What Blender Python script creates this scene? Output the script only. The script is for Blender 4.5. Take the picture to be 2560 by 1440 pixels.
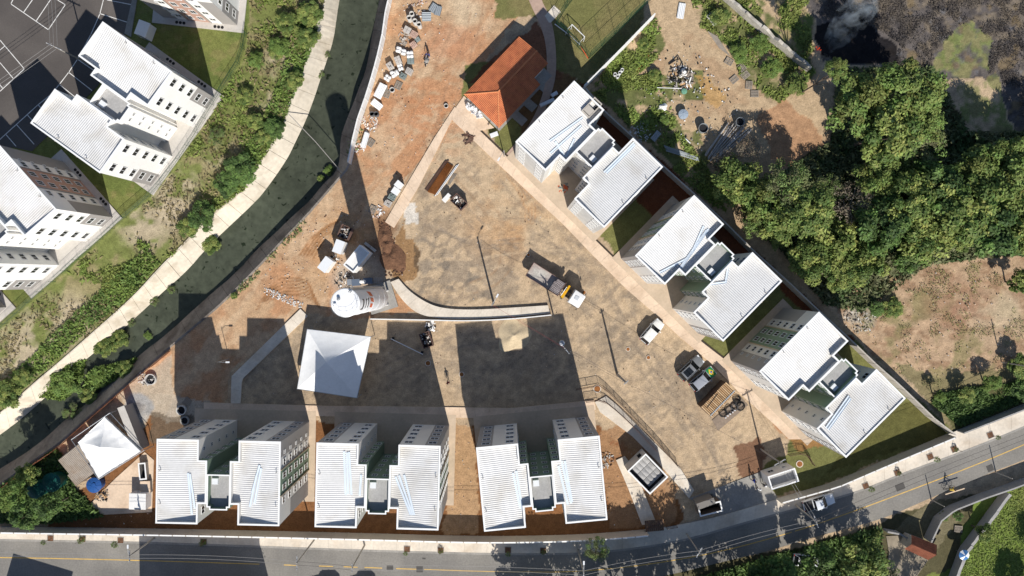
import bpy, bmesh, math, random
import numpy as np
from mathutils import Vector, Matrix
for o in list(bpy.data.objects): bpy.data.objects.remove(o)
S = bpy.context.scene
COL = S.collection
rnd = random.Random(11)
RAD = math.radians
# ---------------------------------------------------------------- camera
H = 107.0; FPX = 1766.0; TILT = math.atan(25/FPX)
cam = bpy.data.cameras.new('camera'); cam.sensor_width = 36; cam.lens = 36*FPX/2560
cam.clip_start = 1; cam.clip_end = 3000
camo = bpy.data.objects.new('camera', cam); COL.objects.link(camo)
camo.location = (0, 0, H); camo.rotation_euler = (-TILT, 0, 0); S.camera = camo
# ---------------------------------------------------------------- sky, sun, exposure
SUN_EL = RAD(40); SHX, SHY = -0.24, 0.97           # shadows fall up and a little left
W = bpy.data.worlds.new('World'); S.world = W; W.use_nodes = True
nt = W.node_tree; nt.nodes.clear()
sky = nt.nodes.new('ShaderNodeTexSky'); sky.sky_type = 'NISHITA'; sky.sun_disc = False
sky.sun_elevation = SUN_EL; sky.sun_rotation = math.atan2(-SHX, -SHY)
sky.air_density = 0.8; sky.dust_density = 0.3
bg = nt.nodes.new('ShaderNodeBackground'); bg.inputs[1].default_value = 0.095
wo = nt.nodes.new('ShaderNodeOutputWorld')
nt.links.new(sky.outputs[0], bg.inputs[0]); nt.links.new(bg.outputs[0], wo.inputs[0])
sl = bpy.data.lights.new('sun', 'SUN'); sl.energy = 5.0; sl.angle = RAD(0.5); sl.color = (1, 0.95, 0.87)
so = bpy.data.objects.new('sun', sl); COL.objects.link(so)
tosun = Vector((-SHX*math.cos(SUN_EL), -SHY*math.cos(SUN_EL), math.sin(SUN_EL)))
so.rotation_euler = tosun.to_track_quat('Z', 'Y').to_euler(); so.location = tosun*150
S.view_settings.view_transform = 'Standard'; S.view_settings.look = 'None'
S.view_settings.gamma = 1; S.view_settings.exposure = 0.2
S.view_settings.use_curve_mapping = False
S.render.engine = 'CYCLES'; S.cycles.volume_bounces = 3

def G(u, v, z=0.0):
    "photo pixel -> world x, y on the level z"
    dx, dy, dz = u-1280.0, 720.0-v, -FPX
    c, s = math.cos(-TILT), math.sin(-TILT)
    wy, wz = c*dy - s*dz, s*dy + c*dz
    t = (z-H)/wz
    return (dx*t, wy*t)
def GP(pts, z=0.0): return [G(u, v, z) for u, v in pts]
# ---------------------------------------------------------------- materials
MATS = {}
def mat(name, col, rough=0.8, n1=0.0, s1=0.3, n2=0.0, s2=3.0, bump=0.0, bs=8.0, metal=0.0, spec=0.3, col2=None, c2s=0.2, c2t=0.5, c2w=0.12, attr=None, alpha=None, trans=0.0, emit=0.0):
    if name in MATS: return MATS[name]
    m = bpy.data.materials.new(name); m.use_nodes = True; n = m.node_tree; L = n.links
    b = n.nodes['Principled BSDF']
    b.inputs['Roughness'].default_value = rough; b.inputs['Metallic'].default_value = metal
    b.inputs['Specular IOR Level'].default_value = spec
    b.inputs['Base Color'].default_value = (*col, 1)
    geo = n.nodes.new('ShaderNodeNewGeometry')
    cur = None
    if attr:
        a = n.nodes.new('ShaderNodeAttribute'); a.attribute_name = attr; cur = a.outputs['Color']
    def noise(scale, det=4, dist=0.0):
        t = n.nodes.new('ShaderNodeTexNoise'); t.inputs['Scale'].default_value = scale
        t.inputs['Detail'].default_value = det; t.inputs['Distortion'].default_value = dist
        L.new(geo.outputs['Position'], t.inputs['Vector']); return t.outputs['Fac']
    def mixc(fac, a, c):
        x = n.nodes.new('ShaderNodeMix'); x.data_type = 'RGBA'
        if isinstance(fac, float): x.inputs[0].default_value = fac
        else: L.new(fac, x.inputs[0])
        for i, v in ((6, a), (7, c)):
            if isinstance(v, tuple): x.inputs[i].default_value = (*v, 1)
            else: L.new(v, x.inputs[i])
        return x.outputs[2]
    if cur is None: cur = col
    if col2:
        f = noise(c2s, 6, 0.4)
        mr = n.nodes.new('ShaderNodeMapRange'); mr.inputs[1].default_value = c2t-c2w; mr.inputs[2].default_value = c2t+c2w
        L.new(f, mr.inputs[0]); cur = mixc(mr.outputs[0], cur, col2)
    for amt, sc in ((n1, s1), (n2, s2)):
        if amt > 0:
            f = noise(sc, 5)
            mr = n.nodes.new('ShaderNodeMapRange'); mr.inputs[1].default_value = 0.25; mr.inputs[2].default_value = 0.75
            mr.inputs[3].default_value = 1-amt; mr.inputs[4].default_value = 1+amt
            L.new(f, mr.inputs[0])
            h = n.nodes.new('ShaderNodeVectorMath'); h.operation = 'SCALE'
            if isinstance(cur, tuple): h.inputs[0].default_value = cur
            else: L.new(cur, h.inputs[0])
            L.new(mr.outputs[0], h.inputs['Scale']); cur = h.outputs[0]
    if not isinstance(cur, tuple): L.new(cur, b.inputs['Base Color'])
    if bump > 0:
        bp = n.nodes.new('ShaderNodeBump'); bp.inputs['Strength'].default_value = 1.0; bp.inputs['Distance'].default_value = bump
        L.new(noise(bs, 5), bp.inputs['Height']); L.new(bp.outputs[0], b.inputs['Normal'])
    if trans: b.inputs['Transmission Weight'].default_value = trans
    if alpha is not None: b.inputs['Alpha'].default_value = alpha
    if emit: b.inputs['Emission Color'].default_value = (*col, 1); b.inputs['Emission Strength'].default_value = emit
    MATS[name] = m; return m
# ---------------------------------------------------------------- mesh builder
class MB:
    def __init__(s): s.v = []; s.f = []; s.m = []
    def add(s, vs, fs, mi=0):
        o = len(s.v); s.v += [tuple(p) for p in vs]
        for f in fs: s.f.append(tuple(i+o for i in f)); s.m.append(mi)
        return s
    def box(s, c, d, rz=0.0, mi=0, rx=0.0, ry=0.0, taper=1.0):
        M = Matrix.Rotation(rz, 3, 'Z') @ Matrix.Rotation(ry, 3, 'Y') @ Matrix.Rotation(rx, 3, 'X')
        vs = []
        for z in (-1, 1):
            k = taper if z > 0 else 1.0
            for x, y in ((-1, -1), (1, -1), (1, 1), (-1, 1)):
                vs.append(Vector(c) + M @ Vector((x*d[0]/2*k, y*d[1]/2*k, z*d[2]/2)))
        return s.add(vs, [(3, 2, 1, 0), (4, 5, 6, 7), (0, 1, 5, 4), (1, 2, 6, 5), (2, 3, 7, 6), (3, 0, 4, 7)], mi)
    def prism(s, poly, z0, z1, mi=0, caps=True):
        n = len(poly)
        vs = [(p[0], p[1], z0) for p in poly] + [(p[0], p[1], z1) for p in poly]
        fs = [(i, (i+1) % n, n+(i+1) % n, n+i) for i in range(n)]
        if caps: fs += [tuple(range(n, 2*n)), tuple(range(n-1, -1, -1))]
        return s.add(vs, fs, mi)
    def ring(s, po, pi, z0, z1, mi=0, bottom=False):
        n = len(po)
        vs = [(*p[:2], z0) for p in po]+[(*p[:2], z1) for p in po]+[(*p[:2], z1) for p in pi]+[(*p[:2], z0) for p in pi]
        fs = []
        for i in range(n):
            j = (i+1) % n
            fs += [(i, j, n+j, n+i), (n+i, n+j, 2*n+j, 2*n+i), (2*n+i, 2*n+j, 3*n+j, 3*n+i)]
            if bottom: fs.append((3*n+i, 3*n+j, j, i))
        return s.add(vs, fs, mi)
    def tube(s, pts, r, n=6, mi=0, r2=None, cap=True):
        pts = [Vector(p) for p in pts]; m = len(pts); rows = []
        for i, p in enumerate(pts):
            d = (pts[min(i+1, m-1)]-pts[max(i-1, 0)]).normalized()
            a = d.orthogonal().normalized() if i == 0 else (a - d*a.dot(d)).normalized()
            b = d.cross(a); rr = r if r2 is None else r+(r2-r)*i/(m-1)
            rows.append([p+(a*math.cos(2*math.pi*k/n)+b*math.sin(2*math.pi*k/n))*rr for k in range(n)])
        vs = [q for rw in rows for q in rw]
        fs = [(i*n+k, i*n+(k+1) % n, (i+1)*n+(k+1) % n, (i+1)*n+k) for i in range(m-1) for k in range(n)]
        if cap: fs += [tuple(range(n-1, -1, -1)), tuple(range((m-1)*n, m*n))]
        return s.add(vs, fs, mi)
    def lathe(s, prof, n=24, c=(0, 0, 0), mi=0, axis=None):
        "prof: list of (r, z)"
        vs = []
        for r, z in prof:
            for k in range(n):
                a = 2*math.pi*k/n; p = Vector((r*math.cos(a), r*math.sin(a), z))
                if axis is not None: p = axis @ p
                vs.append(Vector(c)+p)
        fs = [(i*n+k, i*n+(k+1) % n, (i+1)*n+(k+1) % n, (i+1)*n+k) for i in range(len(prof)-1) for k in range(n)]
        return s.add(vs, fs, mi)
    def mesh(s, name, mats):
        me = bpy.data.meshes.new(name); me.from_pydata([tuple(p) for p in s.v], [], s.f); me.update()
        for m in (mats if isinstance(mats, (list, tuple)) else [mats]): me.materials.append(m)
        if any(s.m): me.polygons.foreach_set('material_index', s.m)
        return me
    def build(s, name, mats, parent=None, loc=(0, 0, 0), rz=0.0, smooth=False):
        me = s.mesh(name, mats)
        if smooth: me.shade_smooth()
        return obj(name, me, parent, loc, rz)
def obj(name, me, parent=None, loc=(0, 0, 0), rz=0.0):
    o = bpy.data.objects.new(name, me); COL.objects.link(o)
    o.location = loc; o.rotation_euler = (0, 0, rz)
    if parent: o.parent = parent
    return o
def tag(o, label, cat, group=None, kind=None):
    if label: o['label'] = label
    if cat: o['category'] = cat
    if group: o['group'] = group
    if kind: o['kind'] = kind
    return o
def thing(name, label, cat, loc=(0, 0, 0), rz=0.0, group=None):
    o = bpy.data.objects.new(name, None); COL.objects.link(o); o.empty_display_size = 0.3
    o.location = loc; o.rotation_euler = (0, 0, rz); return tag(o, label, cat, group)
def dup(root, loc=None, rz=None, label=None, group=None, scale=None, parent=None):
    r = root.copy(); COL.objects.link(r)
    if parent: r.parent = parent
    if loc is not None: r.location = loc
    if rz is not None: r.rotation_euler = (0, 0, rz)
    if label: r['label'] = label
    if group: r['group'] = group
    if scale: r.scale = (scale, scale, scale) if not isinstance(scale, tuple) else scale
    for ch in list(root.children): dup(ch, parent=r)
    return r
def area2(p): return sum(p[i][0]*p[(i+1) % len(p)][1]-p[(i+1) % len(p)][0]*p[i][1] for i in range(len(p)))
def ccw(p): return list(p) if area2(p) > 0 else list(p)[::-1]
def inset(poly, d):
    n = len(poly); out = []
    for i in range(n):
        p0, p1, p2 = Vector(poly[i-1][:2]), Vector(poly[i][:2]), Vector(poly[(i+1) % n][:2])
        a = (p1-p0).normalized(); b = (p2-p1).normalized()
        n1 = Vector((-a.y, a.x)); n2 = Vector((-b.y, b.x))
        k = 1+n1.dot(n2); m = (n1+n2)/max(k, 0.2); out.append((p1.x+m.x*d, p1.y+m.y*d))
    return out
def resample(pts, n):
    P = np.array(pts, float); d = np.r_[0, np.cumsum(np.hypot(*np.diff(P[:, :2], axis=0).T))]
    t = np.linspace(0, d[-1], n+1)
    return [tuple(np.interp(q, d, P[:, k]) for k in range(P.shape[1])) for q in t]
def plen(pts): return sum(math.dist(pts[i][:2], pts[i+1][:2]) for i in range(len(pts)-1))
def smooth_line(pts, it=2):
    for _ in range(it):
        q = [pts[0]]
        for a, b in zip(pts[:-1], pts[1:]):
            q += [tuple(.75*x+.25*y for x, y in zip(a, b)), tuple(.25*x+.75*y for x, y in zip(a, b))]
        q.append(pts[-1]); pts = q
    return pts
def struct(o): o['kind'] = 'structure'; return o
def sheet(name, poly, z0, z1, m, parent=None):
    b = MB(); b.prism(ccw(poly), z0, z1)
    o = b.build(name, m, parent)
    if not parent: struct(o)
    return o
def slabs(parent, A, B, n, z0, z1, m, gap=0.02, name='slab', jit=0.004, seed=1):
    "a strip between two lines laid as n separate slabs with open joints; A, B lists of (x,y) or (x,y,z)"
    r = random.Random(seed)
    sub = 3
    a = resample(A, n*sub); b = resample(B, n*sub)
    for i in range(n):
        mb = MB(); dz = r.uniform(-jit, jit); vs = []
        for k in range(sub+1):
            for P in (a, b):
                p = P[i*sub+k]; q = P[i*sub+(k+1 if k == 0 else k-1 if k == sub else k)]
                g = gap/2 if k in (0, sub) else 0
                L = max(math.dist(p[:2], q[:2]), 1e-6); f = g/L
                x, y = p[0]+(q[0]-p[0])*f, p[1]+(q[1]-p[1])*f
                zz = p[2] if len(p) > 2 else 0.0
                vs += [(x, y, z0+zz), (x, y, z1+zz+dz)]
        fs = []
        for k in range(sub):
            o = k*4; p = o+4
            fs += [(o+1, o+3, p+3, p+1), (o, p, p+2, o+2), (o, o+1, p+1, p), (o+2, p+2, p+3, o+3)]
        fs += [(0, 2, 3, 1), (sub*4, sub*4+1, sub*4+3, sub*4+2)]
        mb.add(vs, fs); o = mb.build(name, m, parent)
        bm = bmesh.new(); bm.from_mesh(o.data); bmesh.ops.recalc_face_normals(bm, faces=bm.faces); bm.to_mesh(o.data); bm.free()
# ---------------------------------------------------------------- numpy noise and masks
def vnoise(x, y, sc, seed=0):
    x = x/sc; y = y/sc
    xi = np.floor(x).astype(np.int64); yi = np.floor(y).astype(np.int64)
    fx = x-xi; fy = y-yi; fx = fx*fx*(3-2*fx); fy = fy*fy*(3-2*fy)
    def h(a, b):
        n = (a*374761393+b*668265263+seed*974711) & 0x7fffffff
        n = ((n ^ (n >> 13))*1274126177) & 0x7fffffff
        return ((n ^ (n >> 16)) & 0xffff)/65535.0
    return (h(xi, yi)*(1-fx)+h(xi+1, yi)*fx)*(1-fy)+(h(xi, yi+1)*(1-fx)+h(xi+1, yi+1)*fx)*fy
def fbm(x, y, sc, oct=4, seed=0):
    a = 1.0; t = 0; w = 0
    for o in range(oct):
        t = t+a*vnoise(x, y, sc/2**o, seed+o*17); w += a; a *= 0.55
    return t/w
def inpoly(x, y, poly):
    r = np.zeros(x.shape, bool); n = len(poly)
    for i in range(n):
        x0, y0 = poly[i][:2]; x1, y1 = poly[(i+1) % n][:2]
        if y0 == y1: continue
        c = ((y0 > y) != (y1 > y)) & (x < (x1-x0)*(y-y0)/(y1-y0)+x0)
        r ^= c
    return r
def dline(x, y, pts):
    "distance to a polyline and the nearest point"
    D = np.full(x.shape, 1e9); NX = np.zeros_like(x); NY = np.zeros_like(x)
    for (x0, y0), (x1, y1) in zip([p[:2] for p in pts[:-1]], [p[:2] for p in pts[1:]]):
        dx, dy = x1-x0, y1-y0; L = dx*dx+dy*dy+1e-12
        t = np.clip(((x-x0)*dx+(y-y0)*dy)/L, 0, 1); px = x0+t*dx; py = y0+t*dy
        d = np.hypot(x-px, y-py); m = d < D
        D[m] = d[m]; NX[m] = px[m]; NY[m] = py[m]
    return D, NX, NY
# ================================================================ the setting
M_conc = mat('concrete_light', (0.64, 0.575, 0.485), 0.85, 0.14, 0.35, 0.10, 3.0, 0.004, 20, col2=(0.54, 0.45, 0.35), c2s=0.25, c2t=0.62)
M_conc_tan = mat('concrete_tan', (0.67, 0.52, 0.385), 0.85, 0.12, 0.4, 0.10, 3.5, 0.004, 20, col2=(0.58, 0.43, 0.305), c2s=0.35, c2t=0.58)
M_conc_grey = mat('concrete_grey', (0.30, 0.285, 0.26), 0.88, 0.18, 0.5, 0.12, 4.0, 0.004, 20)
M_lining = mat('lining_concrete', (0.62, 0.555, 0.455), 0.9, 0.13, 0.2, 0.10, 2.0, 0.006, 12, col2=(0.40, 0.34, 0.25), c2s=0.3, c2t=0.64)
M_lining_dark = mat('lining_dark', (0.27, 0.235, 0.20), 0.9, 0.3, 0.25, 0.2, 2.5, 0.006, 12, col2=(0.15, 0.125, 0.105), c2s=0.3, c2t=0.55)  # darker, more mottled concrete for the yard-side lining
M_asphalt = mat('asphalt_parking', (0.092, 0.081, 0.075), 0.9, 0.18, 0.15, 0.10, 6.0, 0.003, 40, col2=(0.125, 0.110, 0.10), c2s=0.08, c2t=0.55)
M_road = mat('asphalt_road', (0.195, 0.185, 0.17), 0.9, 0.16, 0.25, 0.14, 4.0, 0.003, 40, col2=(0.245, 0.23, 0.205), c2s=0.1, c2t=0.55)
M_road_patch = mat('asphalt_patch', (0.085, 0.08, 0.075), 0.92, 0.1, 1.0)
M_paint_w = mat('paint_white', (0.72, 0.71, 0.68), 0.7, 0.15, 1.5, 0.12, 9)
M_paint_y = mat('paint_yellow', (0.62, 0.40, 0.11), 0.7, 0.18, 1.2, 0.15, 9)
M_water = mat('canal_water', (0.062, 0.071, 0.050), 0.22, 0.3, 0.12, 0.25, 1.2, 0.012, 2.2, spec=0.25, col2=(0.016, 0.022, 0.012), c2s=1.1, c2t=0.655, c2w=0.025)
M_ground = mat('ground', (0.3, 0.2, 0.1), 0.95, 0.20, 1.1, 0.26, 5.5, 0.05, 3.5, spec=0.1, attr='zone')
# ---------------------------------------------------------------- canal lines (pixels)
TopL = [(830, -150), (826, -60), (815, 7), (800, 50), (782, 90), (773, 147), (757, 200), (737, 240), (717, 285), (706, 325), (680, 370), (650, 407), (612, 477), (523, 545), (467, 607), (393, 680), (350, 728), (300, 775), (258, 812), (208, 855), (140, 915), (80, 965), (0, 1037), (-120, 1120), (-300, 1230)]
WatL = [(862, -150), (855, -60), (847, 0), (840, 40), (832, 103), (813, 157), (800, 193), (783, 247), (763, 300), (740, 347), (713, 403), (660, 477), (638, 502), (563, 573), (510, 625), (467, 677), (413, 723), (367, 767), (317, 813), (283, 845), (207, 903), (110, 997), (50, 1050), (0, 1087), (-120, 1175), (-300, 1290)]
WatR = [(975, -150), (964, -60), (950, 0), (933, 80), (923, 143), (913, 187), (900, 217), (887, 253), (870, 293), (850, 350), (852, 395), (842, 432), (813, 457), (797, 477), (773, 507), (733, 540), (690, 583), (640, 627), (600, 675), (500, 760), (430, 826), (347, 890), (293, 942), (230, 1000), (167, 1047), (110, 1100), (60, 1137), (0, 1173), (-120, 1255), (-300, 1370)]
TopR = [(1000, -150), (985, -60), (970, 0), (953, 100), (935, 187), (914, 260), (888, 335), (874, 412), (832, 460), (813, 482), (760, 543), (707, 597), (640, 670), (547, 763), (493, 807), (427, 863), (333, 943), (290, 980), (187, 1070), (147, 1107), (67, 1160), (0, 1210), (-120, 1290), (-300, 1410)]
ZW = -3.0
wTL, wTR = smooth_line(GP(TopL), 1), smooth_line(GP(TopR), 1)
wWL, wWR = smooth_line(GP(WatL, ZW), 1), smooth_line(GP(WatR, ZW), 1)
canal_poly = wTL + wTR[::-1]
NW = 120
a, b = resample(wWL, NW), resample(wWR, NW)
mb = MB(); vs = []
for p, q in zip(a, b):
    d = Vector((q[0]-p[0], q[1]-p[1])).normalized()
    vs += [(p[0]-d.x*.6, p[1]-d.y*.6, ZW), ((p[0]+q[0])/2, (p[1]+q[1])/2, ZW), (q[0]+d.x*.6, q[1]+d.y*.6, ZW)]
mb.add(vs, [f for i in range(NW) for f in ((i*3, i*3+1, i*3+4, i*3+3), (i*3+1, i*3+2, i*3+5, i*3+4))])
struct(mb.build('canal_water', M_water))
# linings, slab by slab
def lining(name, top, wat, n, m, lip, seed):
    T = resample(top, n*3); Wt = resample(wat, n*3); A = []; B = []
    for t, w in zip(T, Wt):
        d = Vector((w[0]-t[0], w[1]-t[1])).normalized()
        A.append((t[0], t[1], 0.0)); B.append((w[0]+d.x*.25, w[1]+d.y*.25, ZW-.25))
    root = struct(thing(name, None, None))
    slabs(root, A, B, n, -0.30, 0.05, m, 0.05, 'slab', 0.02, seed)
    C = [(t[0]-lip*(B[i][0]-t[0])/max(math.dist(B[i][:2], t[:2]), .01), t[1]-lip*(B[i][1]-t[1])/max(math.dist(B[i][:2], t[:2]), .01), 0.0) for i, t in enumerate(T)]
    slabs(root, C, A, n, -0.20, 0.06, m, 0.04, 'edge_slab', 0.01, seed+1)
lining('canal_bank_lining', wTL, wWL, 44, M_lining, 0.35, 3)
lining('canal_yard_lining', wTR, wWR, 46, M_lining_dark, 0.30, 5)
# ---------------------------------------------------------------- ground sheet
GX0, GX1, GY0, GY1, ST = -108.0, 108.0, -70.0, 66.0, 0.25
nx = int((GX1-GX0)/ST)+1; ny = int((GY1-GY0)/ST)+1
X, Y = np.meshgrid(np.linspace(GX0, GX1, nx), np.linspace(GY0, GY1, ny))
wx = X+(fbm(X, Y, 3.0, 4, 3)-.5)*2.2; wy = Y+(fbm(X, Y, 3.0, 4, 9)-.5)*2.2
C = np.zeros(X.shape+(3,)); C[:] = (0.47, 0.352, 0.23)
rough = np.full(X.shape, 0.02)
n_mid = fbm(X, Y, 5, 5, 21); n_fine = fbm(X, Y, 1.4, 3, 33); n_big = fbm(X, Y, 16, 4, 41); n_fib = fbm(X*1.0+Y*.6, Y*2.2, 2.2, 4, 55)
def blend(mask, col, k=1.0):
    mk = (mask.astype(float)*k)[..., None]; C[:] = C*(1-mk)+np.array(col)*mk
def ss(x, a, b):
    t = np.clip((x-a)/(b-a), 0, 1); return t*t*(3-2*t)
def zone(px, col, k=1.0, rg=None, warp=True, z=0):
    m = inpoly(wx if warp else X, wy if warp else Y, GP(px, z))
    blend(m, col, k)
    if rg is not None: rough[m] = rg
    return m
def disc(u, v, rpx, f0=0.4):
    cx, cy = G(u, v); r = rpx/16.5
    return 1-ss(np.hypot(wx-cx, wy-cy), r*f0, r)
FAR = 4000
# yard: sandy dirt tracked over dark base course
stain = ss(n_mid+0.35*(n_fine-.5), .50, .60)
grey = np.zeros_like(X)
for u, v, r, k in ((1140, 700, 210, 1), (1250, 650, 160, .9), (1100, 600, 130, .8), (1100, 470, 100, .6), (1040, 880, 160, .45), (1250, 870, 220, .5), (1400, 900, 160, .5), (1540, 720, 170, .6), (1430, 600, 130, .6), (1540, 850, 140, .5), (1660, 1000, 180, .35), (800, 900, 200, .5), (700, 960, 160, .5)):
    grey = np.maximum(grey, k*disc(u, v, r, 0.1))
n_s = fbm(X, Y, 1.9, 4, 301); n_ss = fbm(X+Y*.4, Y*1.4, 1.0, 3, 303)
blend(grey*ss(n_s*.55+n_ss*.25+n_mid*.2, .45, .55), (0.165, 0.145, 0.122), 0.8)
blend(ss(n_ss*.6+n_s*.4, .56, .64), (0.25, 0.20, 0.15), 0.35)
n_tr = fbm(X*.75+Y*.66, (Y*.75-X*.66)*2.6, 2.0, 4, 123)
blend(grey*ss(n_tr, .50, .60), (0.13, 0.112, 0.095), 0.6)
blend((1-grey)*ss(n_tr*.5+n_fine*.5, .56, .64), (0.25, 0.195, 0.14), 0.55)
blend(ss(fbm(X, Y, 2.6, 4, 77), .54, .68), (0.34, 0.25, 0.165), 0.45)
blend(ss(fbm(X, Y, 4.0, 4, 87), .60, .70), (0.48, 0.36, 0.24), 0.4)
blend(disc(1290, 520, 190, 0.1)*ss(n_mid, .4, .6), (0.47, 0.28, 0.14), 0.75)
blend(disc(1230, 560, 110, 0.1)*ss(n_fib, .45, .6), (0.44, 0.28, 0.155), 0.5)
# red soil strip along the canal
zr = zone([(955, -120), (1260, -120), (1290, 40), (1235, 130), (1165, 250), (1135, 262), (1000, 480), (960, 560), (955, 700), (1040, 780), (930, 800), (760, 770), (580, 930), (560, 1010), (400, 1010), (300, 990), (430, 850), (640, 665), (830, 470), (880, 400), (930, 200)], (0.45, 0.295, 0.175), 0.9, 0.03)
blend(zr*ss(n_mid, .47, .62), (0.44, 0.225, 0.115), 0.75)
blend(zr*ss(n_tr, .52, .62), (0.36, 0.215, 0.125), 0.5)
blend(zr*ss(fbm(X*.6+Y*.8, (Y*.6-X*.8)*2.2, 4.0, 4, 401), .50, .64), (0.53, 0.385, 0.25), 0.6)
blend(disc(1080, 270, 190, .1)*ss(n_fib, .42, .58), (0.44, 0.205, 0.10), 0.75)
blend(disc(1130, 120, 120, .1)*ss(n_mid, .40, .6), (0.47, 0.24, 0.14), 0.5)
blend(disc(870, 620, 150, .1)*ss(n_fib, .42, .6), (0.46, 0.25, 0.11), 0.7)
blend(disc(1160, 20, 70, .2), (0.55, 0.43, 0.29), .8)
blend(disc(950, 640, 60, .3), (0.16, 0.085, 0.05), .85); blend(disc(960, 560, 45, .3), (0.17, 0.09, 0.05), .8)
blend(disc(900, 690, 90, .4), (0.42, 0.36, 0.29), .8)
zone([(985, 590), (1008, 545), (1014, 596), (1040, 612), (1052, 632), (1036, 682), (1004, 697), (985, 690), (978, 640)], (0.27, 0.155, 0.07), .9)
zone([(1036, 612), (1052, 632), (1036, 682), (1028, 660), (1034, 640)], (0.10, 0.07, 0.045), .8)
zone([(1005, 515), (1045, 510), (1048, 555), (1010, 555)], (0.62, 0.58, 0.52), .85)
zone([(380, 990), (560, 1010), (560, 1040), (400, 1080)], (0.40, 0.34, 0.27), .9)
zone([(300, 980), (420, 890), (440, 1000), (400, 1090), (380, 1280), (190, 1290), (290, 1180), (360, 1110)], (0.44, 0.36, 0.27), .9)
blend(disc(350, 1025, 42, .75), (0.33, 0.32, 0.31), 1); blend(disc(350, 1025, 38, .5)*ss(n_fine, .45, .6), (0.16, 0.15, 0.15), .8)
blend(disc(390, 1060, 60, .3)*ss(n_fine, .4, .6), (0.55, 0.50, 0.44), .8)
# wheel and track marks pressed into the soil
def ruts(lines, w, col, k=.8):
    for ln in lines:
        d, _, _ = dline(X, Y, smooth_line(GP(ln))); mk = (1-ss(d, w*.4, w))*ss(n_fine, .30, .5)
        blend(mk, col, k); RUT[...] = np.maximum(RUT, mk)
RUT = np.zeros_like(X)
ruts([[(640+k*5, 775-k*9), (700, 735-k*9), (770, 738-k*8), (800-k*3, 770-k*6)] for k in range(6)], .17, (0.27, 0.135, 0.06))
ruts([[(735+k*11, 660-k*2), (780+k*9, 590), (825+k*6, 560-k*3)] for k in range(5)], .18, (0.28, 0.14, 0.06))
ruts([[(985+k*13, 470-k*5), (1040+k*8, 380), (1100+k*5, 290-k*3)] for k in range(4)], .16, (0.33, 0.16, 0.08), .6)
ruts([[(1250+k*12, 420), (1300+k*10, 480), (1320+k*8, 540), (1290+k*6, 600)] for k in range(4)], .22, (0.40, 0.225, 0.11), .6)
ruts([[(1060+k*14, 560), (1180+k*4, 610+k*8), (1330, 590+k*12), (1450, 640+k*9)] for k in range(3)], .25, (0.22, 0.18, 0.14), .45)
ruts([[(1500+k*14, 700), (1560+k*12, 820), (1640+k*12, 930), (1740+k*10, 1060), (1800, 1180)] for k in range(4)], .25, (0.27, 0.215, 0.16), .45)
ruts([[(2280+k*14, 700), (2330+k*12, 780), (2360+k*12, 880)] for k in range(6)], .2, (0.22, 0.135, 0.085), .6)
ruts([[(1650+k*16, -20), (1690+k*12, 80), (1760+k*12, 170), (1850+k*6, 260)] for k in range(3)], .25, (0.36, 0.26, 0.16), .5)
def tracks(ln, col, k, gap=1.7, w=.16):
    c = smooth_line(GP(ln)); 
    for s_ in (-gap/2, gap/2):
        d, _, _ = dline(X, Y, offs0(c, s_)); mk = (1-ss(d, w*.5, w*1.5))*ss(n_fine*.5+n_s*.5, .36, .52); blend(mk, col, k)
def offs0(line, d):
    out = []
    for i, p in enumerate(line):
        q0, q1 = line[max(i-1, 0)], line[min(i+1, len(line)-1)]; t = Vector((q1[0]-q0[0], q1[1]-q0[1])).normalized(); out.append((p[0]-t.y*d, p[1]+t.x*d))
    return out
for ln, col, k in (([(1800, 1190), (1720, 1060), (1600, 900), (1500, 790), (1380, 690), (1230, 600), (1150, 520)], (.23, .185, .14), .6), ([(1810, 1180), (1740, 1080), (1640, 930), (1560, 760), (1480, 660), (1360, 560), (1260, 440)], (.25, .20, .15), .55), ([(1160, 620), (1240, 560), (1340, 560), (1420, 620), (1440, 700), (1400, 730)], (.22, .175, .13), .55), ([(1700, 1120), (1560, 960), (1450, 860), (1300, 840), (1120, 850), (960, 930)], (.24, .19, .145), .5), ([(1130, 420), (1210, 500), (1270, 600), (1260, 690), (1180, 720)], (.30, .19, .11), .5), ([(1050, 460), (1100, 330), (1130, 220), (1180, 90), (1200, -20)], (.34, .20, .12), .5), ([(860, 520), (960, 410), (1010, 300), (1060, 200), (1120, 60)], (.34, .21, .125), .45), ([(1640, 770), (1580, 700), (1480, 640), (1330, 640), (1200, 660)], (.50, .385, .26), .5)):
    tracks(ln, col, k)
# soil behind and between the road-side blocks
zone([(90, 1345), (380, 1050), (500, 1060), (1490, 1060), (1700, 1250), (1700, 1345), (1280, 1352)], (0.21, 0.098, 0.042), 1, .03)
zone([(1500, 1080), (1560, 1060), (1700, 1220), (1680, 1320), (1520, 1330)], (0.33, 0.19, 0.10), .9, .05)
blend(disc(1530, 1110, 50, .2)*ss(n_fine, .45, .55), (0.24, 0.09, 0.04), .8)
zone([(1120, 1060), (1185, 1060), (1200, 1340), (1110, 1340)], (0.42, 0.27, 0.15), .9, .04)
zone([(380, 1040), (775, 1050), (775, 1100), (380, 1110)], (0.13, 0.10, 0.07), .8)
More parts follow.
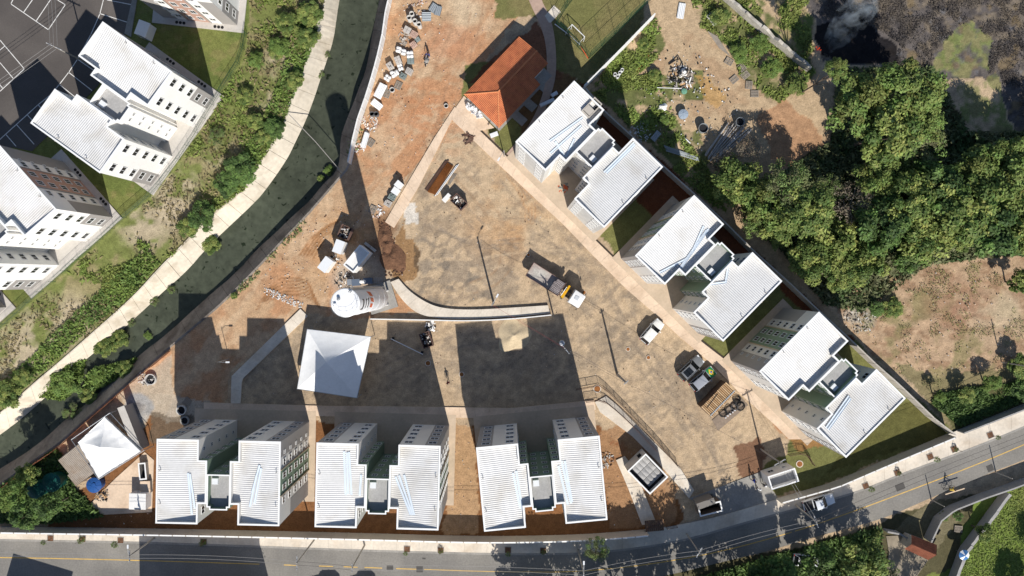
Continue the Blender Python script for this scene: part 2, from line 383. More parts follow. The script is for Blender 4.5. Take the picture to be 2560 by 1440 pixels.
# strip behind the diagonal row
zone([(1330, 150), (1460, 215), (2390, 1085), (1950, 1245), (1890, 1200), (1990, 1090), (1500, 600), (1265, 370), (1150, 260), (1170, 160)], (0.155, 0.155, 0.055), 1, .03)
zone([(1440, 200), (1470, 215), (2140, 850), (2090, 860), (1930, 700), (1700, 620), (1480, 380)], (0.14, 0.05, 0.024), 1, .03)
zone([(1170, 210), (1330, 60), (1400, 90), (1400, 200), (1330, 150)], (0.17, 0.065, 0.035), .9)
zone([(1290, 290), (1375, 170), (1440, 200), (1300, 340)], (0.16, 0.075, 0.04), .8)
zone([(1935, 1060), (2010, 1050), (2070, 1110), (2000, 1130)], (0.35, 0.15, 0.06), .6)
zone([(1840, 1120), (1900, 1090), (1930, 1130), (1900, 1200), (1850, 1190)], (0.17, 0.085, 0.05), .9)
# playing field
fl = zone([(1235, -120), (1640, -120), (1630, 30), (1460, 215), (1380, 170), (1370, 60), (1300, 40), (1240, 50)], (0.19, 0.165, 0.07), 1, .02)
blend(fl*ss(n_mid, .45, .62), (0.14, 0.145, 0.05), .7)
# tip area behind the white wall
lot = zone([(1640, -120), (1980, -120), (2010, 60), (2030, 160), (2120, 300), (2060, 420), (1900, 470), (2000, 700), (2150, 850), (2100, 830), (1460, 225), (1600, 60)], (0.44, 0.325, 0.205), 1, .04)
blend(lot*ss(n_mid*.6+n_fine*.4, .50, .62), (0.36, 0.24, 0.145), .7)
for p in ([(1640, 45), (1660, 110), (1640, 150), (1560, 210), (1470, 215), (1560, 110)], [(1470, 225), (1640, 180), (1700, 330), (1760, 420), (1700, 440), (1560, 300)], [(1720, -100), (1830, -100), (1990, 120), (2040, 180), (1950, 260), (1850, 190), (1830, 120), (1740, 60)], [(1700, 330), (1760, 330), (1780, 400), (1740, 430)], [(1640, 190), (1760, 170), (1770, 240), (1680, 260)]):
    m = inpoly(wx, wy, GP(p)); blend(m*ss(n_fine*.6+n_mid*.4, .36, .52), (0.10, 0.125, 0.038), .9); rough[m] = .12
zone([(1745, 190), (1780, 185), (1810, 240), (1800, 265), (1770, 250)], (0.42, 0.25, 0.09), .7)
zone([(1890, 300), (1960, 250), (2060, 330), (2070, 400), (1950, 420)], (0.38, 0.215, 0.12), .85, .1)
# burnt field
bf = zone([(1985, -150), (FAR, -150), (FAR, 420), (2560, 400), (2530, 300), (2500, 200), (2330, 190), (2240, 170), (2160, 160), (2060, 150), (2030, 60)], (0.118, 0.104, 0.098), 1, .14)
blend(bf*ss(n_fine*.5+n_mid*.5, .48, .60), (0.19, 0.155, 0.115), .8)
blend(bf*ss(fbm(X, Y, 1.1, 3, 91), .55, .68), (0.058, 0.052, 0.053), .75)
blend(bf*ss(fbm(X, Y, 2.0, 3, 191), .62, .72), (0.19, 0.14, 0.075), .7)
blend(bf*ss(fbm(X, Y, 1.3, 2, 291), .70, .80), (0.16, 0.16, 0.17), .7)
zone([(2030, 60), (2130, 30), (2250, 110), (2240, 160), (2100, 150), (2050, 130)], (0.012, 0.011, 0.013), .95)
for p in ([(2340, 130), (2400, 70), (2440, 60), (2480, 110), (2470, 190), (2400, 200), (2330, 180)], [(2400, 210), (2500, 180), (2530, 330), (2480, 330), (2390, 300)]):
    m = inpoly(wx, wy, GP(p))*ss(n_mid*.5+n_fine*.5, .36, .50); blend(m, (0.17, 0.20, 0.065), .9); blend(m*ss(n_fine, .5, .6), (0.24, 0.20, 0.11), .6)
zone([(1930, 0), (1990, -30), (2025, 40), (2030, 130), (2010, 160), (1960, 90)], (0.27, 0.22, 0.11), .9, .08)
blend(inpoly(wx, wy, GP([(1960, 40), (2020, 30), (2030, 130), (1990, 120)]))*ss(n_fine, .45, .55), (0.11, 0.15, 0.04), .9)
# wood floor and cleared slope
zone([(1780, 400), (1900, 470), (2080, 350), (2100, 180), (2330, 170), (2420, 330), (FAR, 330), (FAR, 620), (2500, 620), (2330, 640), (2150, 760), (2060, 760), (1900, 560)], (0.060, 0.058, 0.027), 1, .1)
cl = zone([(2080, 730), (2160, 700), (2350, 600), (2440, 610), (FAR, 600), (FAR, 960), (2470, 960), (2330, 980), (2200, 900), (2100, 800)], (0.42, 0.295, 0.19), 1, .12)
blend(cl*ss(n_fib, .46, .58), (0.27, 0.165, 0.10), .7)
blend(cl*ss(n_fine*.35+n_mid*.65, .52, .64), (0.22, 0.195, 0.09), .7)
blend(disc(2150, 780, 60, .2)*ss(n_fine, .45, .55), (0.45, 0.41, 0.35), .7)
blend(disc(2500, 780, 110, .2)*ss(n_mid, .4, .6), (0.47, 0.37, 0.25), .8)
blend(cl*disc(2400, 760, 110, .2)*ss(n_fine, .35, .55), (0.30, 0.17, 0.11), .8)
zone([(2230, 900), (2350, 940), (2470, 930), (FAR, 900), (FAR, 1040), (2390, 1090)], (0.21, 0.18, 0.095), .9, .12)
zone([(2340, 1000), (2430, 975), (2560, 960), (FAR, 900), (FAR, 1040), (2390, 1080)], (0.095, 0.095, 0.04), .9, .12)
zone([(2270, 1000), (2390, 1085), (2060, 1180), (2120, 1120)], (0.11, 0.105, 0.035), 1, .03)
# south of the road
zone([(-FAR, 1440), (1500, 1450), (2000, 1370), (2200, 1310), (2340, 1250), (FAR, 1150), (FAR, 4000), (-FAR, 4000)], (0.095, 0.085, 0.045), 1, .06)
lw = zone([(2440, 1260), (2560, 1200), (FAR, 1150), (FAR, 3000), (2200, 3000), (2260, 1480), (2380, 1420)], (0.155, 0.215, 0.045), 1, .05)
blend(lw*ss(n_mid, .45, .62), (0.20, 0.215, 0.065), .7)
zone([(2230, 1330), (2330, 1250), (2420, 1250), (2400, 1310), (2300, 1430), (2240, 1420)], (0.19, 0.165, 0.10), .8, .08)
# left bank and the old estate's lawn
lb = zone([(840, -400), (826, -60), (812, 20), (775, 147), (735, 245), (712, 322), (650, 410), (520, 548), (393, 682), (258, 815), (140, 917), (0, 1040), (-700, 1500), (-FAR, 1500), (-FAR, -400)], (0.155, 0.175, 0.055), 1, .15, warp=False)
blend(lb*ss(n_mid*.65+n_fine*.35, .48, .60), (0.27, 0.225, 0.12), .8)
for u, v, r in ((420, 520, 110), (350, 570, 90), (100, 850, 150), (180, 790, 90), (30, 900, 110), (690, 150, 60), (660, 260, 50), (560, 400, 60), (450, 470, 70)):
    blend(lb*disc(u, v, r, .1)*ss(n_fine*.5+n_mid*.5, .36, .52), (0.42, 0.35, 0.245), .9)
lawn = inpoly(X, Y, GP([(625, -150), (620, 80), (607, 150), (567, 213), (520, 290), (493, 337), (447, 407), (400, 467), (380, 490), (313, 547), (253, 603), (197, 650), (147, 697), (87, 747), (33, 797), (0, 823), (-FAR, 2500), (-FAR, -150)]))
blend(lawn, (0.155, 0.170, 0.052), 1); rough[lawn] = .02
blend(lawn*ss(n_mid, .45, .62), (0.10, 0.135, 0.036), .7); blend(lawn*ss(n_fine, .6, .7), (0.22, 0.19, 0.08), .5)
# heights
Z = -0.012-rough*(1-fbm(X, Y, 1.6, 4, 71))*2.0
Z = np.minimum(Z, -0.012)-RUT*.07
ins = inpoly(X, Y, canal_poly)
D, NX_, NY_ = dline(X, Y, wTL+wTR[::-1]+[wTL[0]])
vid = np.arange(nx*ny).reshape(ny, nx)
fi = ins[:-1, :-1].astype(int)+ins[1:, :-1]+ins[:-1, 1:]+ins[1:, 1:]
keep = fi < 4
touch = np.zeros_like(ins)
mix = (fi > 0) & keep
for dy in (0, 1):
    for dx in (0, 1): touch[dy:ny-1+dy, dx:nx-1+dx] |= mix
sn = touch & ins
X[sn] = NX_[sn]; Y[sn] = NY_[sn]; Z[sn] = -0.012
F = np.stack([vid[:-1, :-1], vid[:-1, 1:], vid[1:, 1:], vid[1:, :-1]], -1)[keep]
me = bpy.data.meshes.new('ground')
me.vertices.add(nx*ny); me.vertices.foreach_set('co', np.stack([X, Y, Z], -1).ravel().astype(np.float32))
nf = len(F); me.loops.add(nf*4); me.loops.foreach_set('vertex_index', F.ravel().astype(np.int32))
me.polygons.add(nf); me.polygons.foreach_set('loop_start', np.arange(0, nf*4, 4, dtype=np.int32))
me.update(calc_edges=True); me.validate()
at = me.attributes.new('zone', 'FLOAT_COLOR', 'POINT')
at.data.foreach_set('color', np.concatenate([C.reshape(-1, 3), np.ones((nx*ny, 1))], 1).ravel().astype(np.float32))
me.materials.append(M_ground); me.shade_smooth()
struct(obj('ground', me))
# far land all round, to the horizon
M_far = mat('far_land', (0.13, 0.12, 0.055), 0.95, 0.3, 0.02, 0.2, 0.3, spec=.1)
mb = MB(); Q = 900
for x0, x1, y0, y1 in ((-Q, GX0, -Q, Q), (GX1, Q, -Q, Q), (GX0, GX1, -Q, GY0), (GX0, GX1, GY1, Q)):
    mb.add([(x0, y0, -.02), (x1, y0, -.02), (x1, y1, -.02), (x0, y1, -.02)], [(0, 1, 2, 3)])
struct(mb.build('far_ground', M_far))
# ---------------------------------------------------------------- road and pavements
KerbN = [(-420, 1345), (0, 1352), (367, 1358), (640, 1368), (873, 1377), (1073, 1383), (1273, 1388), (1447, 1387), (1580, 1375), (1713, 1353), (1850, 1312), (2000, 1272), (2153, 1230), (2253, 1187), (2420, 1127), (2560, 1070), (3000, 880)]
KerbS = [(-420, 1470), (0, 1476), (400, 1482), (800, 1490), (1150, 1492), (1400, 1482), (1640, 1446), (1813, 1403), (1920, 1378), (2053, 1337), (2203, 1300), (2320, 1247), (2487, 1177), (2560, 1150), (3000, 960)]
Yel = [(-420, 1390), (0, 1393), (330, 1400), (640, 1410), (873, 1417), (1007, 1422), (1280, 1430), (1440, 1430), (1620, 1412), (1800, 1380), (1977, 1332), (2107, 1288), (2237, 1240), (2420, 1170), (2560, 1112), (3000, 920)]
kn = smooth_line(GP(KerbN)); ks = smooth_line(GP(KerbS)); yl = smooth_line(GP(Yel))
def strip(name, A, B, n, z, m, parent=None):
    a, b = resample(A, n), resample(B, n); mb = MB()
    mb.add([(*p[:2], z) for pq in zip(a, b) for p in pq], [(i*2, i*2+1, i*2+3, i*2+2) for i in range(n)])
    o = mb.build(name, m, parent)
    me = o.data; me.flip_normals() if me.polygons[0].normal.z < 0 else None
    return o if parent else struct(o)
road = strip('road', ks, kn, 90, 0.03, M_road)
def offs(line, d):
    out = []
    for i, p in enumerate(line):
        q0, q1 = line[max(i-1, 0)], line[min(i+1, len(line)-1)]
        t = Vector((q1[0]-q0[0], q1[1]-q0[1])).normalized(); out.append((p[0]-t.y*d, p[1]+t.x*d))
    return out
def cut(line, t0, t1, n=12):
    L = plen(line); r = resample(line, 400); i0, i1 = int(t0/L*400), int(t1/L*400)
    return r[i0:max(i1, i0+2)+1]
# centre line: broken stretch, then solid
Ltot = plen(yl)
def at_px(u):
    x = G(u, 1400)[0]; acc = 0
    for p, q in zip(yl[:-1], yl[1:]):
        if q[0] >= x: return acc+math.dist(p, q)*(x-p[0])/max(q[0]-p[0], .01)
        acc += math.dist(p, q)
    return acc
for u0, u1 in ((-420, 655), (712, 750), (800, 840), (864, 897), (920, 958), (996, 1046), (1066, 1980), (1990, 3000)):
    c = cut(yl, at_px(u0), at_px(u1))
    strip('centre_line', offs(c, -.07), offs(c, .07), max(len(c)-1, 1), 0.036, M_paint_y, road)
for u, v, w, h, r in ((975, 1419, 1.0, .75, 0), (1049, 1423, 1.0, .95, 0), (2250, 1217, 1.4, 1.0, .4), (2475, 1170, 1.0, 1.0, .4), (1060, 1396, .5, .25, .0)):
    x, y = G(u, v); MB().box((x, y, 0.034), (w, h, .008), r).build('tarmac_patch', M_road_patch, road)
# pavement along the road: between wall foot and kerb
WallS = [(-420, 1312), (0, 1316), (95, 1318), (390, 1322), (640, 1327), (807, 1331), (973, 1335), (1140, 1340), (1280, 1341), (1447, 1337), (1547, 1330), (1613, 1324)]
pv = struct(thing('road_pavement', None, None))
slabs(pv, offs(cut(kn, 0, plen(kn)), .32), smooth_line(GP(WallS+[(1700, 1312), (1800, 1290), (1945, 1247), (2080, 1207), (2187, 1162), (2367, 1085), (2560, 1010), (3000, 830)])), 62, -0.05, 0.14, M_conc, 0.02, seed=8)
slabs(pv, kn, offs(kn, .30), 90, -0.05, 0.13, M_conc_grey, 0.02, 'kerb_stone', seed=9)
# ---------------------------------------------------------------- parking area of the old estate
park = sheet('parking_area', GP([(-420, -260), (345, -260), (333, 0), (312, 90), (245, 215), (160, 300), (80, 378), (30, 368), (-60, 430), (-420, 620)]), -0.1, 0.03, M_asphalt)
Zp = 4.0
for pl in ([(110, 40), (485, 298), (655, 48), (575, 0), (480, -66)], [(130, 0), (110, 40)], [(325, 0), (240, 122)], [(505, 0), (365, 208)], [(-160, 210), (0, 400), (245, 690), (0, 915), (-160, 1060)], [(45, 465), (-160, 640)], [(-160, 440), (0, 625), (130, 780)], [(-160, 640), (25, 880)],
           [(1050, -60), (1000, 140), (910, 345), (775, 595), (690, 722), (595, 845), (500, 955), (380, 1050), (0, 1395), (-160, 1540)], [(1005, 138), (1270, 222)], [(775, 592), (940, 705)], [(690, 725), (920, 905)], [(595, 845), (745, 965)], [(385, 1050), (470, 1150)], [(280, 1155), (420, 1310)], [(170, 1250), (340, 1440)], [(65, 1350), (160, 1460)], [(1075, 0), (1330, 50)]):
    w = GP([(u/Zp, v/Zp) for u, v in pl]); mb = MB()
    for p, q in zip(w[:-1], w[1:]):
        d = math.dist(p, q); mb.box(((p[0]+q[0])/2, (p[1]+q[1])/2, 0.036), (d+.1, .11, .008), math.atan2(q[1]-p[1], q[0]-p[0]))
    mb.build('bay_line', M_paint_w, park)
sheet('estate_walkway', GP([(345, -120), (343, 0), (328, 93), (312, 84), (331, 0), (333, -120)]), -0.1, 0.12, M_conc_grey)
# ---------------------------------------------------------------- site paths
p_out = GP([(1137, 267), (1266, 391), (1356, 478), (1401, 520), (1493, 605), (1617, 727), (1663, 770), (1757, 857), (1813, 900), (1868, 963), (1966, 1060), (2008, 1098)])
p_in = GP([(1130, 300), (1240, 405), (1330, 489), (1409, 562), (1477, 633), (1563, 720), (1640, 787), (1700, 843), (1782, 912), (1853, 987), (1937, 1062), (1972, 1098)])
sp = struct(thing('site_pavement', None, None))
slabs(sp, p_in, p_out, 34, -0.05, 0.12, M_conc_tan, 0.02, seed=12)
la = struct(thing('yard_path', None, None))
slabs(la, GP([(1137, 267), (1086, 345), (1008, 477), (963, 555)]), GP([(1130, 300), (1047, 467), (985, 570)]), 12, -0.05, 0.12, M_conc_tan, 0.02, seed=13)
cu = struct(thing('curved_path', None, None))
slabs(cu, smooth_line(GP([(997, 697), (1023, 727), (1060, 753), (1100, 770), (1173, 775), (1280, 769), (1370, 763)])), smooth_line(GP([(977, 705), (1005, 750), (1045, 786), (1100, 796), (1173, 797), (1280, 792), (1375, 783)])), 12, -0.05, 0.35, M_conc, 0.015, seed=14)
ys = struct(thing('yard_front_pavement', None, None))
slabs(ys, GP([(510, 1006), (800, 1014), (1000, 1016), (1280, 1020), (1485, 1000)]), GP([(510, 1032), (800, 1040), (1000, 1043), (1280, 1045), (1490, 1024)]), 26, -0.05, 0.12, M_conc_tan, 0.02, seed=15)
kd = struct(thing('yard_side_path', None, None))
slabs(kd, GP([(752, 772), (580, 940), (578, 1008)]), GP([(770, 790), (606, 948), (602, 1008)]), 9, -0.05, 0.2, M_conc, 0.02, seed=16)
hp = struct(thing('hall_path', None, None))
slabs(hp, smooth_line(GP([(1305, -60), (1320, 0), (1350, 60), (1366, 110), (1368, 190), (1350, 260), (1320, 320), (1266, 385)])), smooth_line(GP([(1340, -60), (1352, 0), (1375, 40), (1388, 95), (1392, 180), (1378, 240), (1340, 330), (1285, 400)])), 16, -0.05, 0.10, mat('concrete_pink', (0.42, 0.30, 0.235), .85, .12, .5, .1, 3), 0.02, seed=17)
for u, v in ((1345, 205), (1317, 255), (1292, 290)):
    x, y = G(u, v); sheet('hall_step_path', [(x+dx*math.cos(-.72)-dy*math.sin(-.72), y+dx*math.sin(-.72)+dy*math.cos(-.72)) for dx, dy in ((-3.2, -.65), (1.6, -.65), (1.6, .65), (-3.2, .65))], -.05, .09, M_conc_grey)
sheet('hall_forecourt', GP([(1140, 268), (1160, 240), (1235, 320), (1195, 328), (1150, 285)]), -.05, .10, M_conc_tan)
sheet('ramp_path', GP([(1487, 1005), (1515, 990), (1540, 1010), (1700, 1170), (1735, 1225), (1722, 1245), (1640, 1150), (1580, 1090), (1500, 1030)]), -.05, .14, M_conc)
sheet('gate_footpath', GP([(1540, 1150), (1562, 1140), (1585, 1170), (1640, 1305), (1605, 1312), (1570, 1220)]), -.05, .13, M_conc)
sheet('driveway', GP([(1722, 1246), (1900, 1180), (1945, 1245), (2010, 1268), (1850, 1310), (1713, 1352), (1700, 1310), (1800, 1288)]), -.05, .05, M_conc_grey)
sheet('plant_room_yard', GP([(195, 1290), (290, 1195), (362, 1130), (385, 1150), (380, 1280)]), -.05, .06, M_conc_tan)

dl = struct(thing('drain_line', None, None)); po = resample(p_out, 60)
slabs(dl, offs(po[2:57], .01), offs(po[2:57], .26), 27, -.1, .05, mat('drain_dark', (.055, .042, .032), .9), 0.01, 'drain_cover', seed=21)
# ================================================================ apartment blocks
M_wall_new = mat('wall_render', (0.66, 0.635, 0.595), .85, .05, .3, .04, 4)
M_wall_old = mat('wall_old', (0.80, 0.785, 0.755), .85, .04, .3, .04, 4)
M_wall_raw = mat('wall_primer', (0.60, 0.59, 0.56), .9, .12, .8, .06, 4)
M_grey_zone = mat('wall_grey', (0.32, 0.30, 0.285), .85, .05, .4)
M_green_zone = mat('wall_green', (0.20, 0.27, 0.195), .85, .05, .4)
M_pink_zone = mat('wall_pink', (0.42, 0.27, 0.215), .85, .05, .4)
M_trim = mat('trim_tan', (0.50, 0.40, 0.28), .85)
M_coping = mat('coping_white', (0.80, 0.80, 0.79), .6, .05, .6)
M_roof = mat('roof_metal_white', (0.65, 0.645, 0.635), .6, .07, .25, .05, 2.5, spec=.4, col2=(.54, .52, .485), c2s=.3, c2t=.60)
M_slab_roof = mat('roof_slab_grey', (0.36, 0.355, 0.35), .9, .10, .6, .14, 5)
M_frame = mat('window_frame', (0.70, 0.70, 0.69), .5)
M_glass = mat('window_glass', (0.018, 0.020, 0.023), .12, spec=.5)
M_gutter = mat('gutter_metal', (0.66, 0.73, 0.80), .4, .06, .8)
BLK = []
M_tank = mat('tank_white', (0.7, .72, .74), .4)
M_black = mat('black_plastic', (0.015, 0.015, 0.016), .5)
M_apron = mat('apron_concrete', (0.50, 0.47, 0.43), .88, .10, .5, .08, 3)
M_apron_tan = mat('apron_concrete_tan', (0.52, 0.41, 0.30), .88, .10, .5, .08, 3)
XO, XI, XB = 8.2, 2.7, 1.57; YF, BY1, BY0, CY1, CY0 = 5.6, 2.84, -2.88, 1.0, -3.4
wingA = [(-XO, -YF), (-XI, -YF), (-XI, BY0), (-XB, BY0), (-XB, BY1), (-XI, BY1), (-XI, YF), (-XO, YF)]
wingB = [(-x, y) for x, y in wingA[::-1]]
core = [(-XB-.02+.03, CY0), (-1.2, CY0), (-1.2, CY0-.35), (1.2, CY0-.35), (1.2, CY0), (XB-.01, CY0), (XB-.01, CY1), (-XB+.01, CY1)]
_meshes = {}
def roof_mesh(h, sgn):
    mb = MB(); per = 0.27
    prof = [(per*k/6, .023*(1-math.cos(2*math.pi*k/6))) for k in range(6)]
    for y0, y1, xi in ((-YF+.12, BY0+.12, XI-.12+.24), (BY0+.12, BY1-.12, XB+.12), (BY1-.12, YF-.12, XI+.12)):
        n = int((y1-y0)/per); p = (y1-y0)/n; pts = [(y0+(i+a/per)*p, z) for i in range(n) for a, z in prof]+[(y1, 0)]
        vs = []
        for y, z in pts:
            for x in (XO-.13, xi):
                zz = h-0.10-(XO-x)*0.115
                vs.append((sgn*x, y, zz+z))
        k = len(pts); fs = [(i*2, i*2+1, i*2+3, i*2+2) for i in range(k-1)]
        if sgn > 0: fs = [f[::-1] for f in fs]
        mb.add(vs, fs)
    return mb
def win_mesh(w, hh):
    key = ('w', w, hh)
    if key not in _meshes:
        t = .07; f = MB()
        f.box((0, .035, hh/2-t/2), (w, .07, t)).box((0, .035, -hh/2+t/2), (w+.1, .11, t))
        for x in (-w/2+t/2, w/2-t/2, 0): f.box((x, .035, 0), (t if x else .05, .07, hh-2*t))
        p = MB(); p.box((0, .012, 0), (w-2*t+.01, .024, hh-2*t+.01))
        _meshes[key] = (f.mesh('window', M_frame), p.mesh('pane', M_glass))
    return _meshes[key]
def window(parent, x, y, z, ang, w, hh):
    "ang: direction of the outward normal in the block's own frame"
    f, p = win_mesh(w, hh)
    o = obj('window', f, parent, (x, y, z), ang-math.pi/2)
    obj('pane', p, o)
def block(u, v, h, theta, label, style='new', group=None, plinth=1.0, front=1.6):
    bx, by = G(u, v, h)
    wall = {'new': M_wall_new, 'old': M_wall_old, 'raw': M_wall_raw}[style]
    band = {'new': M_green_zone, 'old': M_pink_zone, 'raw': None}[style]
    root = thing('apartment_block', label, 'building', (bx, by, 0), theta, group)
    BLK.append((bx, by, theta, h)); cx, cy = -bx, -by                                   # camera foot, to skip openings that only face away
    c, s = math.cos(-theta), math.sin(-theta); cl = (cx*c-cy*s, cx*s+cy*c)
    pw = MB(); pw.prism([(-XO-plinth, -YF-plinth), (XO+plinth, -YF-plinth), (XO+plinth, YF+front), (-XO-plinth, YF+front)], -.1, .13)
    pw.build('apron', M_apron_tan if style != 'old' else M_apron, root)
    for poly, sg in ((wingA, -1), (wingB, 1)):
        ins = inset(poly, .13); mb = MB()
        mb.prism(poly, 0, h-1.15, caps=False); mb.ring(poly, ins, h-1.15, h)
        mb.add([(*p, h-1.14) for p in poly], [tuple(range(len(poly)))])
        w = mb.build('wing', wall, root)
        cp = MB(); cp.ring(inset(poly, -.05), inset(poly, .17), h-.01, h+.05, bottom=True); cp.build('coping', M_coping, w)
        key = ('roof', h, sg)
        if key not in _meshes: _meshes[key] = roof_mesh(h, sg).mesh('roof_sheet', M_roof)
        obj('roof_sheet', _meshes[key], w)
        for yy in (-3.0, 1.5):
            MB().tube([(sg*(XO-.5), yy, h-.2), (sg*(XO-.5), yy, h+.25), (sg*(XO-.35), yy+.1, h+.3)], .05).build('vent_pipe', M_grey_zone, w)
    hc = h-.15; mb = MB()
    ins = inset(core, .13); mb.prism(core, 0, hc-1.0, caps=False); mb.ring(core, ins, hc-1.0, hc)
    k = mb.build('stair_core', wall if style != 'new' else M_green_zone, root)
    sf = MB(); sf.add([(*p, hc-.95) for p in inset(core, .12)], [tuple(range(len(core)))]); sf.build('roof_slab', M_slab_roof, k)
    cp = MB(); cp.ring(inset(core, -.01), inset(core, .16), hc-.01, hc+.05, bottom=True); cp.build('coping', M_coping, k)
    MB().box((-.75, CY1-1.1, hc-.75), (.8, .8, .4)).build('roof_hatch', M_tank, k)
    # painted zones, a few millimetres proud of the wall
    if band:
        for sg in (-1, 1):
            MB().box((sg*(XO+.02), 0, (h-.15)/2), (.05, 3.4, h-.2)).build('colour_band', band, root)
            for yy in (-1.75, 1.75): MB().box((sg*(XO+.07), yy, (h-.1)/2), (.16, .10, h-.12)).build('band_trim', M_trim if style == 'new' else M_grey_zone, root)
            MB().box((sg*(XO+.008), 4.5, (h-.15)/2), (.022, 2.2, h-.16)).build('grey_panel', M_grey_zone, root)
            MB().box((sg*(XO+.008), -4.5, 4.4), (.022, 2.2, 8.7)).build('grey_panel', M_grey_zone, root)
            fz = h-.16 if style == 'new' else 5.6
            MB().box((sg*7.15, YF+.008, fz/2), (2.06, .022, fz)).build('grey_panel', M_grey_zone, root)
            MB().box((sg*7.15, -YF-.008, 2.9), (2.06, .022, 5.7)).build('grey_panel', M_grey_zone, root)
            if style == 'new':
                MB().box((sg*(XB-.005-.0)-sg*.0, 1.93, (h-.2)/2), (.03, 1.76, h-.2)).build('green_panel', M_green_zone, root)
                MB().box((sg*2.13, BY1+.012, (h-.2)/2), (1.1, .03, h-.2)).build('green_panel', M_green_zone, root)
    z5 = [1.75+2.5*i for i in range(5)]
    P2 = math.pi/2
    specs = []
    for sg in (-1, 1):
        so_ = math.pi if sg < 0 else 0.0; si = 0.0 if sg < 0 else math.pi
        specs += [(sg*7.0, YF, P2, 1.15, 1.1), (sg*3.75, YF, P2, 1.15, 1.1), (sg*7.0, -YF, -P2, 1.15, 1.1), (sg*3.9, -YF, -P2, 1.15, 1.1),
                  (sg*XO, 2.55, so_, .95, 1.0), (sg*XO, -2.6, so_, .95, 1.0), (sg*(XO+.035), .8, so_, .85, 1.35), (sg*(XO+.035), -.8, so_, .85, 1.35), (sg*XO, 3.9 if style != 'old' else 3.3, so_, .5, .55),
                  (sg*XI, 4.1, si, .55, .6), (sg*2.15, BY1+(.02 if band else 0), P2, .8, 1.0), (sg*XI, -4.2, si, 1.05, 1.05), (sg*.75, CY1, P2, .75, .8), (sg*.45, CY0-.35, -P2, .42, .55)]
    for x, y, a, w, hh in specs:
        d = (cl[0]-x)*math.cos(a)+(cl[1]-y)*math.sin(a)
        if d < -6: continue
        for z in z5: window(root, x, y, z, a, w, hh)
    if style == 'old':
        for sg in (-1, 1):
            for y in (-3.4, 2.4):
                for k2 in range(3): MB().lathe([(.0, .04), (.22, .04), (.24, 0)], 14, (sg*(XO+.55), y+k2*.55, .13)).build('drain_lid', M_black, root)
    return root
def on_roof(u, v, h):
    x, y = G(u, v, h); best = min(BLK, key=lambda b: math.dist(b[:2], (x, y))); bx, by, t, hh = best
    lx = abs((x-bx)*math.cos(-t)-(y-by)*math.sin(-t)); return Vector((x, y, hh-.10-(XO-min(max(lx, XB), XO))*.115+.075)), best
def gutter(u0, v0, u1, v1, h, label, group='loose metal gutter lengths', w=.20):
    "a loose folded gutter length lying on the sloping roof sheets"
    a, bk = on_roof(u0, v0, h); b, _ = on_roof(u1, v1, h); c = (a+b)/2; d = b-a; L = d.length
    mb = MB(); t = .02
    mb.box((0, 0, t/2), (L, w, t)).box((0, -w/2, .04), (L, t, .08)).box((0, w/2, .04), (L, t, .08)).box((0, w/2+.04, .075), (L, .08, t))
    o = mb.build('metal_gutter', M_gutter, None, c); o.rotation_euler = (0, -math.asin(d.z/L), math.atan2(d.y, d.x))
    return tag(o, label, 'gutter', group)
HB = 13.4; HR = 12.6
block(545.5, 1206, HB, RAD(-1.3), 'grey rendered apartment block with white ribbed roofs nearest the torn white tent', 'new')
block(944, 1216, HB, RAD(-1.55), 'grey rendered apartment block with white ribbed roofs, middle of the row along the road wall', 'new')
block(1354.5, 1209, HB, RAD(5.5), 'grey rendered apartment block turned slightly beside the railed ramp', 'new')
block(1473, 386, HR, RAD(136), 'unpainted pale apartment block beside the orange tiled hall', 'raw', front=.95)
block(1771.5, 671, HR, RAD(135.8), 'white roofed apartment block with green stairwell walls, middle of the diagonal row', 'new', front=.95)
block(2081, 962, HR, RAD(135.2), 'white roofed apartment block with green stairwell walls at the road end of the diagonal row', 'new', front=.95)
gl = [(253.75, 243.75, 54.1, 'white apartment block across the canal with both roofs and rows of windows in view'), (-46, 545, 41.3, 'white apartment block with pink striped side wall across the canal'),]
for u, v, t, lab in gl: block(u, v, HB, RAD(t), lab, 'old')
def g2r(u, v):   # ground pixel of a block centre -> the pixel of its roof centre
    x, y = G(u, v); t = (H)/(H-HB); return (1280+(u-1280)*t, 695+(v-695)*t)
block(*g2r(515, -83), HB, RAD(83.6), 'white apartment block with pink striped wall beside the estate lawn, roof out of view', 'old')
block(*g2r(-145, 788), HB, RAD(41.3), 'white apartment block corner past the lawn by the dry grass bank', 'old')
